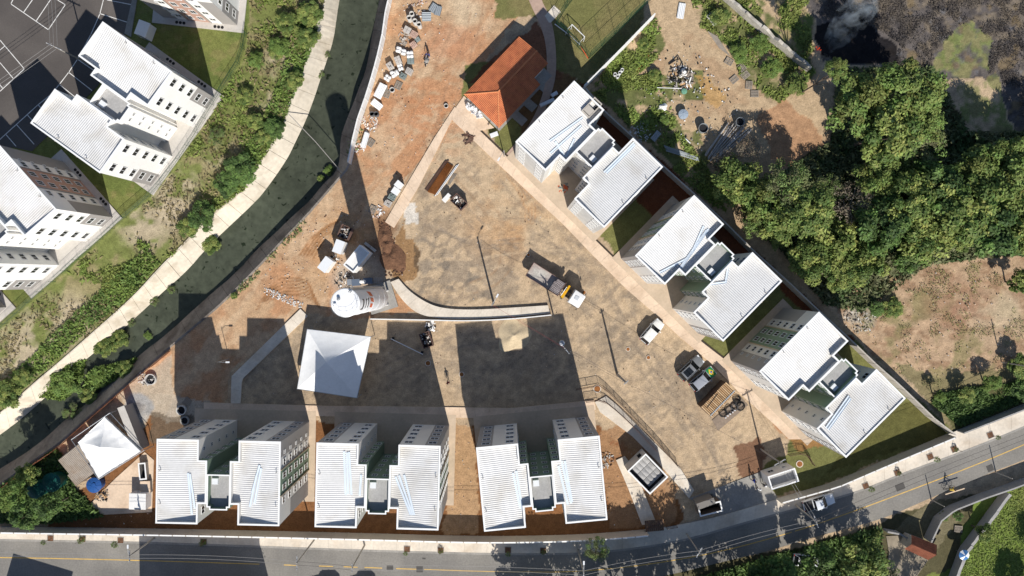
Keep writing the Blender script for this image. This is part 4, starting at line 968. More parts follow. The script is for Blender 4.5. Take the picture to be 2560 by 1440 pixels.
sheet('shelter_yard', GP([(2215, 1340), (2262, 1338), (2320, 1400), (2270, 1470), (2215, 1440), (2222, 1380)]), -.05, .06, mat('worn_concrete', (.26, .22, .165), .9, .25, .4, .2, 2))
# off-frame houses south of the road whose shadows reach the tarmac
M_south = mat('house_wall', (.5, .46, .4), .9, .1, .4)
def south_house(u0, u1, v, depth, h, label, hip=True, rz=0.0, shadow_annex=None):
    x0, y = G(u0, v); x1, _ = G(u1, v); w = x1-x0
    root = thing('roadside_house', label, 'building', ((x0+x1)/2, y-depth/2, 0), rz)
    MB().box((0, 0, h/2), (w, depth, h)).build('wall', M_south, root)
    if shadow_annex: MB().box((shadow_annex[0]*w, depth*.2, h+shadow_annex[2]/2), (shadow_annex[1]*w, depth*.45, shadow_annex[2])).build('shadow_block', M_south, root)  # unseen upper block, added to make the cast shadow less rectangular
    MB().prism([(-w/2-.3, -depth/2-.3), (w/2+.3, -depth/2-.3), (w/2+.3, depth/2+.3), (-w/2-.3, depth/2+.3)], h, h+.12).build('eaves', M_south, root)
    if hip: MB().add([(-w/2-.3, -depth/2-.3, h+.12), (w/2+.3, -depth/2-.3, h+.12), (w/2+.3, depth/2+.3, h+.12), (-w/2-.3, depth/2+.3, h+.12), (-w/4, 0, h+1.6), (w/4, 0, h+1.6)], [(0, 1, 5, 4), (1, 2, 5), (2, 3, 4, 5), (3, 0, 4)]).build('roof', M_tile_old, root)
    for x in (-w/4, w/4): window(root, x, depth/2, h*.5, math.pi/2, 1.2, 1.1)
south_house(45, 190, 1515, 7, 5.6, 'roadside house with hipped roof beyond the kerb, far from the gate', rz=RAD(-17))
south_house(400, 690, 1516, 8, 9.6, 'tall roadside house beyond the kerb opposite the block nearest the torn tent', hip=False, shadow_annex=(-.22, .42, 2.2))

# open tank well let into the back corner of the unpainted block's roof
x, y = G(1480, 268, HR); root = thing('roof_well', 'open concrete tank well on the roof corner of the unpainted block', 'roof well', (x, y, HR-.62), RAD(46))
Q4 = [(-1.25, -.7), (1.25, -.7), (1.25, .7), (-1.25, .7)]
MB().ring(Q4, inset(Q4, .12), 0, .62, bottom=True).build('kerb', M_precast, root); MB().add([(*p, .05) for p in inset(Q4, .11)], [(0, 1, 2, 3)]).build('well_floor', M_dark, root)
MB().box((-.55, 0, .55), (.95, 1.1, .08)).build('cover_slab', M_precast, root)
# ================================================================ vehicles, people
M_tyre = mat('tyre', (0.02, 0.02, 0.02), .9); M_rim = mat('wheel_rim', (.35, .36, .37), .35, metal=.7)
M_cglass = mat('car_glass', (0.012, 0.014, 0.016), .06, spec=.6); M_lamp = mat('lamp_clear', (.7, .72, .74), .15); M_red = mat('lamp_red', (.35, .02, .02), .25)
M_plastic = mat('bumper_plastic', (.03, .03, .032), .6)
M_cream = mat('skylight', (.5, .52, .55), .3)
def carpaint(name, c): return mat('paint_'+name, c, .22, metal=.15, spec=.5)
def loft(stations, ring):
    "stations: list of x; ring(x) -> list of (y,z) open half-profile from sill over the top to sill"
    mb = MB(); rows = [[(x, y, z) for y, z in ring(x)] for x in stations]; n = len(rows[0])
    mb.add([p for r in rows for p in r], [(i*n+j, (i+1)*n+j, (i+1)*n+j+1, i*n+j+1) for i in range(len(rows)-1) for j in range(n-1)])
    mb.add(rows[0], [tuple(range(n))]); mb.add(rows[-1], [tuple(range(n-1, -1, -1))]); return mb
def wheel(root, x, y, r=.31, w=.2):
    ax = Matrix.Rotation(math.pi/2, 3, 'X')
    t = MB().lathe([(r*.6, -w/2), (r*.95, -w/2), (r, -w/4), (r, w/4), (r*.95, w/2), (r*.6, w/2)], 20, (x, y, r), 0, ax).build('wheel', M_tyre, root)
    MB().lathe([(0, -w*.4), (r*.6, -w*.45), (r*.6, w*.45), (0, w*.4)], 16, (x, y, r), 0, ax).build('rim', M_rim, t)
def car(label, u, v, ang, paint, L=4.1, Wd=1.75, hh=1.5, pickup=False, group='parked cars', flag=False, sunroof=False):
    x0, y0 = G(u, v, .7); root = thing('parked_car', label, 'car', (x0, y0, .0), RAD(ang), group)
    z0 = .2 if v > 1300 else 0
    hl = L/2; belt = .86
    def wid(x): t = abs(x)/hl; return Wd/2*(1-.16*max(0, t-.62)**1.5/.38**1.5)
    def top(x):
        t = x/hl
        if t > .45: return belt-.03-.16*((t-.45)/.55)**2
        if t < -.8: return belt-.05*((-.8-t)/.2)
        return belt
    def ring(x):
        w = wid(x); z = top(x); e = .10
        return [(-w+.03, .22), (-w, .42), (-w, z-.22), (-w+.05, z-.07), (-w+e*1.8, z), (-w*.4, z+.025), (0, z+.035), (w*.4, z+.025), (w-e*1.8, z), (w-.05, z-.07), (w, z-.22), (w, .42), (w-.03, .22)]
    st = [hl*t for t in (-1, -.985, -.94, -.85, -.7, -.5, -.25, 0, .25, .45, .6, .75, .87, .95, .985, 1)]
    loft(st, ring).build('body', paint, root, smooth=True)
    # glasshouse and roof
    xr0, xr1 = (-.28*hl, .12*hl) if pickup else (-.74*hl, .12*hl)
    xb0, xb1 = (-.36*hl, .46*hl) if pickup else (-.97*hl, .47*hl)
    wb, wt = Wd/2-.09, Wd/2-.19
    v8 = [(xb0, -wb, belt), (xb1, -wb, belt), (xb1, wb, belt), (xb0, wb, belt), (xr0, -wt, hh-.04), (xr1, -wt, hh-.04), (xr1, wt, hh-.04), (xr0, wt, hh-.04)]
    MB().add(v8, [(0, 1, 5, 4), (2, 3, 7, 6)]).build('side_glass', M_cglass, root)
    MB().add([v8[i] for i in (1, 2, 6, 5)], [(0, 1, 2, 3)]).build('windscreen', M_cglass, root)
    MB().add([v8[i] for i in (3, 0, 4, 7)], [(0, 1, 2, 3)]).build('rear_glass', M_cglass, root)
    def rr(x):
        w = wt+.02; return [(-w, hh-.09), (-w+.03, hh-.035), (-w+.12, hh-.01), (-w*.4, hh+.01), (0, hh+.015), (w*.4, hh+.01), (w-.12, hh-.01), (w-.03, hh-.035), (w, hh-.09)]
    rf = loft([xr0-.06, xr0+.05, (xr0+xr1)/2, xr1-.05, xr1+.06], rr).build('roof', paint, root, smooth=True)
    if sunroof:
        for k in (-.5, .1):
            MB().box((xr0+(xr1-xr0)*(.5+k*.55)+.1, 0, hh+.022), ((xr1-xr0)*.36, wt*1.45, .02)).build('roof_glass', M_cglass, rf)
        for s in (-1, 1): MB().box(((xr0+xr1)/2, s*(wt-.02), hh+.03), (xr1-xr0, .05, .05)).build('roof_rack', M_rim, rf)
    mb = MB()
    for s in (-1, 1):
        for (a, b) in ((1, 5), (0, 4)):
            p, q = Vector(v8[a]), Vector(v8[b]); p.y = abs(p.y)*s; q.y = abs(q.y)*s; mb.tube([p, q], .045, 5)
        mb.box(((xr0+xr1)/2, s*(wb+wt)/2, (belt+hh)/2), (.07, .07, hh-belt-.05), rx=-s*.25)
    mb.build('pillars', paint, root)
    for s in (-1, 1):
        MB().box((xb1-.25, s*(Wd/2+.08), belt+.08), (.14, .2, .13)).build('mirror', paint, root)
        MB().box((hl-.14, s*(Wd/2-.34), belt-.20), (.24, .36, .13), -s*.3).build('headlight', M_lamp, root)
        MB().box((-hl+.06, s*(Wd/2-.22), belt-.10), (.14, .26, .2)).build('tail_light', M_red, root)
        for x in (hl*.62, -hl*.60): wheel(root, x, s*(Wd/2-.11))
    MB().box((hl-.02, 0, .42), (.10, Wd-.5, .2)).build('front_bumper', M_plastic, root)
    MB().box((-hl+.02, 0, .42), (.10, Wd-.4, .2)).build('rear_bumper', M_plastic, root)
    if pickup:
        MB().box(((-.97*hl-.40*hl)/2, 0, belt+.035), (.55*hl, Wd-.3, .04)).build('load_bed', M_plastic, root)
    if flag:
        gm = mat('flag_green', (.01, .21, .06), .6); ym = mat('flag_yellow', (.72, .50, .03), .6); bm_ = mat('flag_blue', (.01, .03, .22), .6)
        xs = [hl*t for t in (.5, .6, .7, .8, .9, .96)]
        def fz(x, y): return top(x)+.035-.03*(abs(y)/(Wd/2))**2+.012
        mb = MB(); ys = np.linspace(-Wd/2+.16, Wd/2-.16, 7)
        mb.add([(x, y, fz(x, y)) for x in xs for y in ys], [(i*7+j, (i+1)*7+j, (i+1)*7+j+1, i*7+j+1) for i in range(5) for j in range(6)])
        fl = mb.build('bonnet_flag', gm, root, smooth=True)
        cx = hl*.73; a, b_ = .40, .60
        mb = MB(); d = [(cx+a, 0), (cx, b_), (cx-a, 0), (cx, -b_)]; mb.add([(p, q, fz(p, q)+.008) for p, q in d]+[(cx, 0, fz(cx, 0)+.01)], [(0, 1, 4), (1, 2, 4), (2, 3, 4), (3, 0, 4)]); mb.build('flag_diamond', ym, fl)
        mb = MB(); mb.add([(cx+.2*math.cos(t), .2*math.sin(t), fz(cx, 0)+.02) for t in np.linspace(0, 2*math.pi, 20)[:-1]], [tuple(range(19))]); mb.build('flag_disc', bm_, fl)
        MB().add([(cx+.06, -.17, fz(cx, 0)+.026), (cx-.02, .17, fz(cx, 0)+.026), (cx-.06, .16, fz(cx, 0)+.026), (cx+.02, -.18, fz(cx, 0)+.026)], [(0, 1, 2, 3)]).build('flag_band', M_paint_w, fl)
    root.location.z = .12 if pickup else .03
    return root
car('white hatchback parked alone beside the tan site pavement', 1630, 829, 49, carpaint('white', (.78, .78, .78)), 4.1)
car('grey car with a glass panel roof parked next to the flagged car', 1727, 920, 43, carpaint('grey', (.21, .22, .23)), 4.3, 1.8, 1.6, sunroof=True)
car('silver car with a green and yellow flag on its bonnet', 1757, 947, 40, carpaint('silver', (.34, .36, .40)), 4.3, 1.78, flag=True)
car('white pickup truck parked on the pavement in front of the guard house', 2046, 1256, 16.5, carpaint('ice', (.74, .77, .80)), 4.8, 1.8, 1.65, pickup=True)
car('white car parked under the dark trees south of the road', 2015, 1402, -8, carpaint('offwhite', (.55, .56, .58)), 3.9, 1.7)
for u, lab in ((815, 'dark car on the road by the pole shadow, going past the blocks'), (908, 'dark car following behind the other one on the road')):
    c_ = car(lab, u, 1468, 181 if u < 850 else 181, carpaint('black', (.02, .02, .022)), 4.2 if u < 850 else 3.8, group='cars driving on the road')
    c_.name = 'car'
# ---------------------------------------------------------------- crane truck
def truck():
    x0, y0 = G(1392, 716, 1.2); root = thing('crane_truck', 'white cab flatbed lorry with a folded yellow crane', 'truck', (x0, y0, 0), RAD(-32.5))
    wt = mat('paint_truck_white', (.78, .78, .78), .3); bedm = mat('bed_rust', (.36, .31, .285), .8, .25, .8, .2, 4, col2=(.42, .40, .36), c2s=.5, c2t=.55); yel = mat('paint_crane_yellow', (.68, .36, .015), .4, .1, 2)
    MB().box((-.2, -.35, .75), (8.6, .12, .28)).box((-.2, .35, .75), (8.6, .12, .28)).build('chassis', M_plastic, root)
    bed = MB().box((-2.0, 0, 1.18), (5.6, 2.3, .12)).build('bed', bedm, root)
    sd = mat('bed_side', (.20, .125, .11), .7, .15, 1)
    for s in (-1, 1): MB().box((-2.0, s*1.15, 1.50), (5.6, .06, .6)).build('side_board', sd, bed)
    MB().box((-4.8, 0, 1.5), (.06, 2.3, .6)).build('tail_board', sd, bed); MB().box((.83, 0, 1.7), (.08, 2.3, 1.0)).build('head_board', sd, bed)
    cr = MB().box((1.45, 0, 1.3), (.6, .7, 1.2)).build('crane_column', M_plastic, root)
    MB().box((1.45, -.1, 2.15), (.42, 2.0, .36)).box((1.5, .55, 2.4), (.3, 1.1, .22)).build('crane_boom', yel, cr)
    MB().tube([(1.15, -.9, 2.2), (1.2, .7, 2.55)], .06, 8).build('crane_ram', M_rim, cr)
    for s in (-1, 1): MB().box((1.5, s*1.12, 1.0), (.22, .25, .5)).box((1.5, s*1.12, .45), (.12, .12, .8)).build('outrigger', M_plastic, cr)
    MB().tube([(2.0, .5, 1.0), (2.0, .5, 1.9)], .22, 12).build('air_tank', M_plastic, root)
    # cab
    def ring(x):
        w = 1.12-(.10 if x > 4.2 else 0); zt = 2.75-(.12 if x > 4.2 else .0)-(.1 if x < 2.55 else 0); return [(-w, .6), (-w, 1.6), (-w+.05, zt-.3), (-w+.12, zt-.08), (-w*.5, zt), (0, zt+.02), (w*.5, zt), (w-.12, zt-.08), (w-.05, zt-.3), (w, 1.6), (w, .6)]
    cab = loft([2.5, 2.6, 3.4, 4.2, 4.35], ring).build('cab', wt, root, smooth=False)
    MB().add([(4.36, -.98, 1.75), (4.36, .98, 1.75), (4.30, .92, 2.5), (4.30, -.92, 2.5)], [(0, 1, 2, 3)]).build('windscreen', M_cglass, cab)
    MB().box((3.3, .1, 2.79), (.62, .62, .06)).build('roof_hatch', M_cream, cab)
    for s in (-1, 1):
        MB().box((3.6, s*1.13, 2.0), (.9, .03, .6)).build('door_glass', M_cglass, cab)
        MB().box((4.2, s*1.32, 2.0), (.1, .22, .42)).build('mirror', M_plastic, cab)
        MB().box((4.36, s*.75, .85), (.08, .34, .2)).build('headlight', M_lamp, cab)
        MB().box((-4.84, s*.9, .95), (.05, .3, .14)).build('tail_light', M_red, root)
        for x in (3.5, -2.3, -3.6): wheel(root, x, s*.98, .5, .32)
    MB().box((4.42, 0, .7), (.14, 2.2, .3)).build('bumper', M_plastic, cab)
    # the load: pallets of hollow blocks
    bm = mat('block_pinkgrey', (.42, .37, .37), .9, .15, 1.2)
    for k, (xa, xb, ya, yb) in enumerate(((-.75, .72, -1.0, -.02), (-.75, .72, .02, 1.0))):
        mb = MB(); nx_, ny_ = 7, 4
        for i in range(nx_):
            for j in range(ny_):
                if k and i == 0 and j > 1: continue
                cx = xa+(i+.5)*(xb-xa)/nx_; cy = ya+(j+.5)*(yb-ya)/ny_; w, l = (xb-xa)/nx_*.94, (yb-ya)/ny_*.94
                P = [(cx-w/2, cy-l/2), (cx+w/2, cy-l/2), (cx+w/2, cy+l/2), (cx-w/2, cy+l/2)]
                mb.ring(P, inset(P, .035), 1.26, 2.25); mb.add([(*q, 1.9) for q in inset(P, .034)], [(0, 1, 2, 3)], 1)
        c, s_ = math.cos(RAD(-32.5)), math.sin(RAD(-32.5))
        o = mb.build('block_pallet', [bm, M_dark], None, (x0, y0, 0), RAD(-32.5)); tag(o, 'pallet load of hollow blocks on the lorry bed, %s' % ('with a missing corner' if k else 'full to its edges'), 'blocks', 'block loads on the lorry')
truck()
# ---------------------------------------------------------------- people
M_skin = mat('skin', (.30, .17, .11), .6); M_hair = mat('hair', (.02, .015, .012), .7)
def person(label, u, v, rz, shirt, pants, pose='walk', z=0.0, xy=None, hat=None):
    x0, y0 = xy or G(u, v, z)
    V = []; E = []; Rr = []
    def nv(p, r, par=None):
        V.append(p); Rr.append(r); i = len(V)-1
        if par is not None: E.append((par, i))
        return i
    ride = pose == 'ride'
    hip = .95; lean = .12 if pose != 'ride' else .35
    pel = nv((0, 0, hip), (.16, .13)); ab = nv((lean*.3, 0, hip+.22), (.15, .11), pel); ch = nv((lean*.7, 0, hip+.42), (.18, .12), ab)
    nk = nv((lean, 0, hip+.58), (.06, .06), ch); hd = nv((lean+.03, 0, hip+.68), (.085, .095), nk); tp = nv((lean+.03, 0, hip+.82), (.08, .09), hd)
    for s in (-1, 1):
        st = s if pose == 'walk' else 0
        hx = nv((0, s*.10, hip-.06), (.10, .10), pel)
        if ride: kn = nv((.34, s*.13, hip-.18-.12*(s > 0)), (.075, .075), hx); an = nv((.16+.1*s, s*.12, hip-.62-.1*s), (.05, .05), kn)
        else: kn = nv((.08+.14*st, s*.11, .50), (.075, .075), hx); an = nv((.20*st-.02, s*.11, .09), (.05, .05), kn)
        p = V[an]; nv((p[0]+.16, p[1], p[2]-.04), (.045, .035), an)
        sh = nv((lean*.8, s*.20, hip+.47), (.065, .065), ch)
        if pose == 'push' or ride: el = nv((lean+.16, s*.26, hip+.22), (.05, .05), sh); wr = nv((lean+.40, s*.24, hip+.12), (.036, .036), el); fd = Vector((1, 0, -.2))
        else: el = nv((lean*.6-.08*st, s*.27, hip+.18), (.05, .05), sh); wr = nv((lean+.06-.14*st, s*.27, hip-.04), (.036, .036), el); fd = Vector((.3, 0, -1))
        w = Vector(V[wr]); pm = nv(tuple(w+fd.normalized()*.06), (.036, .022), wr)
        for k in range(4):
            f1 = nv(tuple(w+fd.normalized()*.10+Vector((.012*(k-1.5), s*.006*k, 0))+Vector((0, (k-1.5)*.018, 0))), (.010, .010), pm)
            nv(tuple(Vector(V[f1])+fd.normalized()*(.05-.006*abs(k-1))+Vector((.015, 0, -.005))), (.008, .008), f1)
        nv(tuple(w+fd.normalized()*.05+Vector((.05, -s*.02, 0))), (.010, .010), pm)
    me = bpy.data.meshes.new('tmp'); me.from_pydata(V, E, []); me.update()
    o = bpy.data.objects.new('tmp', me); COL.objects.link(o)
    sk = o.modifiers.new('s', 'SKIN'); sk.use_smooth_shade = True; ssb = o.modifiers.new('b', 'SUBSURF'); ssb.levels = ssb.render_levels = 1
    for i, d in enumerate(me.skin_vertices[0].data): d.radius = Rr[i]; d.use_root = (i == 0)
    dg = bpy.context.evaluated_depsgraph_get(); ev = o.evaluated_get(dg); m2 = bpy.data.meshes.new_from_object(ev); bpy.data.objects.remove(o)
    for m in (shirt, pants, M_skin, M_plastic): m2.materials.append(m)
    for p in m2.polygons:
        c = p.center; arm = abs(c.y) > .225
        p.material_index = 2 if (c.z > hip+.54 or (arm and c.z < hip+.22)) else (0 if c.z > hip-.02 and not (ride and c.z < hip+.02 and c.x > .12) else (3 if c.z < .12 and not ride else 1))
    root = thing('person', label, 'person', (x0, y0, z), rz, 'people on the site and the road')
    obj('body', m2, root)
    MB().lathe([(.105, -.02), (.112, .05), (.095, .11), (.05, .145), (0, .15)] if not hat else [(.16, .02), (.12, .03), (.118, .09), (.08, .14), (0, .155)], 14, (lean+.015, 0, hip+.755)).build('hair' if not hat else 'helmet', hat or M_hair, root, smooth=True)
    mb = MB()
    for s in (-1, 1): mb.box((lean+.125, s*.034, hip+.745), (.012, .022, .012))
    mb.box((lean+.135, 0, hip+.705), (.03, .022, .035)).box((lean+.122, 0, hip+.665), (.01, .045, .012)); mb.build('face', M_hair, root)
    mb = MB()
    for s in (-1, 1): mb.box((lean+.02, s*.097, hip+.72), (.04, .02, .06))
    mb.build('ears', M_skin, root)
    return root
cl = lambda n, c: mat('cloth_'+n, c, .9)
person('person in blue shirt standing behind a wheelbarrow on the red soil', 1073, 140, RAD(-110), cl('blue', (.03, .05, .22)), cl('dark', (.03, .03, .035)), 'push')
person('person in dark red top walking across the sunlit strip of yard', 1121, 953, RAD(-80), cl('maroon', (.17, .03, .03)), cl('dark', (.03, .03, .035)))
person('person in dark clothes walking on the driveway by the bin store', 1777, 1238, RAD(200), cl('black', (.02, .02, .022)), cl('dark', (.03, .03, .035)), z=.05)
person('person in white shirt and helmet beside the guard house', 1890, 1218, RAD(60), cl('white', (.7, .7, .68)), cl('dark', (.03, .03, .035)), hat=mat('helmet_white', (.75, .75, .75), .3), z=.05)
person('person in bright blue shirt by the gate post', 1878, 1196, RAD(-20), cl('royal', (.02, .06, .4)), cl('tan', (.3, .22, .14)), z=.05)
person('person with white helmet in dark overalls near the guard house door', 1906, 1209, RAD(120), cl('dark', (.03, .03, .035)), cl('dark', (.03, .03, .035)), hat=mat('helmet_white', (.75, .75, .75), .3), z=.05)
# wheelbarrow
x, y = G(1068, 155); root = thing('wheelbarrow', 'grey metal wheelbarrow full of rubble on the red soil', 'wheelbarrow', (x, y, 0), RAD(-110))
MB().add([(-.4, -.3, .65), (.45, -.3, .65), (.45, .3, .65), (-.4, .3, .65), (-.25, -.2, .35), (.3, -.2, .35), (.3, .2, .35), (-.25, .2, .35)], [(0, 1, 5, 4), (1, 2, 6, 5), (2, 3, 7, 6), (3, 0, 4, 7), (4, 5, 6, 7)]).build('tray', M_steel, root)
MB().lathe([(.05, -.05), (.19, -.05), (.2, 0), (.19, .05), (.05, .05)], 14, (.62, 0, .2), 0, Matrix.Rotation(math.pi/2, 3, 'X')).build('wheel', M_tyre, root)
for s in (-1, 1): MB().tube([(.62, s*.06, .2), (.1, s*.25, .38), (-.8, s*.26, .7)], .02).tube([(-.2, s*.24, .4), (-.3, s*.24, 0)], .02).build('handle', M_steel, root)
MB().lathe([(.34, .6), (.25, .72), (.1, .78), (0, .79)], 9, (.02, 0, 0)).build('load', M_conc_grey, root)
# cyclist with a plank
bx, by = G(2377, 1222, .9); ba = RAD(20)
bike = thing('bicycle', 'dark bicycle ridden along the kerb of the road', 'bicycle', (bx, by, .03), ba)
ax = Matrix.Rotation(math.pi/2, 3, 'X')
for xx in (-.52, .52):
    w_ = MB().lathe([(.29, -.02), (.33, -.02), (.345, 0), (.33, .02), (.29, .02), (.29, -.02)], 28, (xx, 0, .345), 0, ax).build('wheel', M_tyre, bike)
    mb = MB()
    for k in range(10): a = k*math.pi/5; mb.tube([(xx, 0, .345), (xx+.3*math.cos(a), 0, .345+.3*math.sin(a))], .006, 3)
    mb.build('spokes', M_rim, w_)
mb = MB()
for p, q in (((-.52, .345), (-.1, .3)), ((-.1, .3), (-.22, .85)), ((-.22, .78), (.36, .80)), ((-.1, .3), (.38, .72)), ((-.52, .345), (-.21, .75)), ((.52, .345), (.34, .95))): mb.tube([(p[0], 0, p[1]), (q[0], 0, q[1])], .022, 6)
mb.build('frame', M_plastic, bike)
MB().box((-.23, 0, .9), (.26, .15, .06)).build('saddle', M_plastic, bike); MB().tube([(.36, -.28, 1.0), (.34, -.1, .97), (.34, .1, .97), (.36, .28, 1.0)], .015).build('handlebar', M_plastic, bike)
pr = person('cyclist in yellow top riding with a long plank on the road', 0, 0, ba, cl('yellow', (.55, .38, .06)), cl('dark', (.03, .03, .035)), 'ride', z=.06, xy=(bx-.22*math.cos(ba), by-.22*math.sin(ba)))
p0, p1 = G(2363, 1236, 1.15), G(2411, 1221, 1.15)
o = MB().box((0, 0, 0), (math.dist(p0, p1), .16, .05)).build('carried_plank', mat('plank_pale', (.62, .48, .34), .8), None, ((p0[0]+p1[0])/2, (p0[1]+p1[1])/2, 1.18), math.atan2(p1[1]-p0[1], p1[0]-p0[0])); tag(o, 'long pale plank carried across the bicycle', 'plank')
# ================================================================ materials and street furniture
R6 = random.Random(5)
M_pvc = mat('pvc_white', (.74, .75, .76), .4); M_rust = mat('rusty_steel', (.27, .105, .03), .85, .2, 1.5, .15, 6); M_rust_d = mat('dark_rusty_steel', (.10, .055, .04), .85, .2, 1.5)
M_bag = mat('white_bag', (.76, .75, .73), .7, .05, 1); M_block = mat('block_grey', (.50, .46, .42), .9, .12, 1.2); M_block_p = mat('block_pink', (.50, .34, .27), .9, .12, 1.2); M_block_g = mat('slab_greygreen', (.22, .26, .25), .8, .12, 1.2)
M_ring = mat('concrete_ring', (.55, .53, .50), .9, .1, 1); M_ring_d = mat('dark_ring', (.11, .11, .115), .8)
M_sheet = mat('zinc_sheet', (.33, .36, .38), .5, .08, .8, metal=.3)
M_blue = mat('blue_plastic', (.02, .085, .28), .45); M_teal = mat('green_tank', (.008, .075, .062), .45); M_greyblue = mat('greyblue_tank', (.30, .36, .43), .45)  # tank green darkened: the deep shade under the trees is in the colour
M_skip = mat('skip_steel', (.16, .10, .085), .8, .2, 1.5)
def pallet_mesh():
    if 'pallet' not in _meshes:
        mb = MB()
        for i in range(7): mb.box((-.54+i*.18, 0, .13), (.10, 1.0, .022))
        for y in (-.45, 0, .45): mb.box((0, y, .07), (1.2, .1, .1))
        for i in (-.54, 0, .54): mb.box((i, 0, .011), (.1, 1.0, .02))
        _meshes['pallet'] = mb.mesh('pallet', M_wood_grey)
    return _meshes['pallet']
def pallet(u, v, a, label, z=0.0):
    x, y = G(u, v); o = obj('pallet', pallet_mesh(), None, (x, y, z), RAD(a)); return tag(o, label, 'pallet', 'loose wooden pallets')
def stack(u, v, wpx, lpx, h, a, m, label, kind='blocks', nx=4, ny=3, nz=4, top_missing=0):
    "goods on a pallet: separate courses with open joints"
    x, y = G(u, v, h); w, l = wpx/16.7, lpx/16.7
    root = thing('goods_pallet', label, 'goods', (x, y, 0), RAD(a), 'pallet loads beside the white wall')
    p = obj('pallet', pallet_mesh(), root); p.scale = (w/1.2, l/1.0, 1)
    if kind == 'blocks':
        mb = MB()
        for k in range(nz):
            for i in range(nx):
                for j in range(ny):
                    if k == nz-1 and R6.random() < top_missing: continue
                    mb.box((-w/2+(i+.5)*w/nx+R6.uniform(-.01, .01), -l/2+(j+.5)*l/ny, .15+(k+.5)*(h-.15)/nz), (w/nx-.03, l/ny-.03, (h-.15)/nz-.012), R6.uniform(-.02, .02))
        mb.build('blocks', m, root)['kind'] = 'stuff'
    else:
        for i in range(nx):
            for j in range(ny):
                mb = MB(); cx, cy = -w/2+(i+.5)*w/nx, -l/2+(j+.5)*l/ny; a_, b_ = w/nx*.52, l/ny*.52
                prof = [(.75, .15), (1, .3), (1, h-.25), (.8, h-.08), (.4, h), (0, h+.01)]
                n = 14; vs = []
                for r, z in prof:
                    for q in range(n):
                        t = 2*math.pi*q/n; ce, se = math.cos(t), math.sin(t); k = (abs(ce)**4+abs(se)**4)**-.25
                        vs.append((cx+a_*r*ce*k, cy+b_*r*se*k, z+R6.uniform(-.03, .03)))
                mb.add(vs, [(i2*n+q, i2*n+(q+1) % n, (i2+1)*n+(q+1) % n, (i2+1)*n+q) for i2 in range(len(prof)-1) for q in range(n)]); mb.build('bag', m, root, smooth=True)
    return root
S_ = lambda u, v: (u/7.2+940, v/7.2)
stack(*S_(560, 530), 17, 15, .9, -28, M_block, 'grey block pallet with a brown board on top', nx=2, ny=2)
stack(*S_(680, 610), 17, 15, .8, -30, M_block_p, 'pink brick pallet beside the grey block pallet', nx=5, ny=4)
stack(*S_(670, 795), 16, 14, .6, 35, M_block_p, 'half used pink brick pallet with white bags at its edge', nx=4, ny=3, top_missing=.3)
stack(*S_(745, 705), 12, 10, .5, 35, M_block_g, 'small dark slab stack behind the pink brick pallets', nx=2, ny=2)
stack(*S_(400, 880), 13, 15, .8, -15, M_bag, 'white bag pair nearest the white canal wall', 'bags', 1, 2)
stack(*S_(490, 925), 12, 15, .7, -10, M_bag, 'white bag pair between the other bag stacks', 'bags', 1, 2)
stack(*S_(605, 970), 17, 18, .8, 5, M_bag, 'four full white bulk bags in a square', 'bags', 2, 2)
stack(*S_(620, 1090), 17, 14, .6, 2, M_block_g, 'grey green slab stack below the four white bags', nx=2, ny=4, nz=3)
stack(*S_(390, 1075), 15, 18, 1.0, 22, M_block, 'tall grey block stack wrapped at its foot', nx=2, ny=3)
stack(*S_(430, 1195), 13, 17, .8, 20, M_bag, 'white sacks piled against the tall grey blocks', 'bags', 2, 2)
stack(*S_(245, 1180), 15, 17, 1.0, 32, M_block, 'leaning cream block pallet close to the white wall', nx=3, ny=3, top_missing=.2)
stack(*S_(295, 1325), 10, 17, .7, 28, M_bag, 'narrow pair of white sacks', 'bags', 1, 2)
stack(*S_(360, 1300), 12, 14, .7, 30, M_bag, 'plump pair of white sacks beside the narrow pair', 'bags', 2, 1)
stack(*S_(200, 1390), 15, 15, .8, -35, M_bag, 'white sack pile with a dark gap beside the wall', 'bags', 2, 2)
stack(*S_(590, 1275), 16, 15, .9, -28, M_block, 'hollow block pallet with a regular grid top', nx=6, ny=5)
stack(*S_(480, 1360), 16, 14, .7, -30, M_block_g, 'half empty dark pallet with white scraps on it', nx=5, ny=4, top_missing=.5)
stack(996, 461, 17, 17, 1.35, -40, M_pvc, 'white boxed load standing tall beside the yard path', nx=1, ny=1, nz=3)
stack(988, 477, 17, 17, 1.25, -35, M_pvc, 'second white boxed load next to the curved kerb stacks', nx=1, ny=1, nz=3)
stack(979, 492, 17, 16, .9, -30, M_block_g, 'stack of grey hexagonal paving blocks beside the white boxes', nx=5, ny=5, nz=4, top_missing=.15)
stack(969, 508, 17, 16, .7, -30, M_block, 'lower stack of hexagonal paving blocks at the end of the line', nx=5, ny=5, nz=3, top_missing=.2)
def ring(u, v, r, h, label, m=M_ring, group='concrete pipe rings', wall=.06, z=0.0):
    x, y = G(u, v, h+z); root = thing('pipe_ring', label, 'pipe ring', (x, y, z), 0, group)
    MB().lathe([(r, 0), (r, h), (r-wall, h), (r-wall, .02)], 24).build('ring_wall', m, root, smooth=False)
    MB().add([((r-wall)*math.cos(t), (r-wall)*math.sin(t), .03) for t in np.linspace(0, 2*math.pi, 20)[:-1]], [tuple(range(19))]).build('ring_floor', M_dark, root)
    return root
for i, (u, v) in enumerate(((640, 240), (592, 312), (697, 372), (770, 430))): ring(*S_(u, v), .36, 1.3, 'white concrete pipe ring standing in the cluster of four', wall=.08)
ring(980, 224, .38, .35, 'low white pipe ring between two wooden pallets', wall=.07)
ring(929, 284, .36, .8, 'pair of dark pipe rings by the white wall', M_ring_d); ring(940, 284, .36, .8, 'pair of dark pipe rings by the white wall', M_ring_d)
ring(1115, 264, .33, .3, 'small pipe ring at the corner of the hall forecourt')
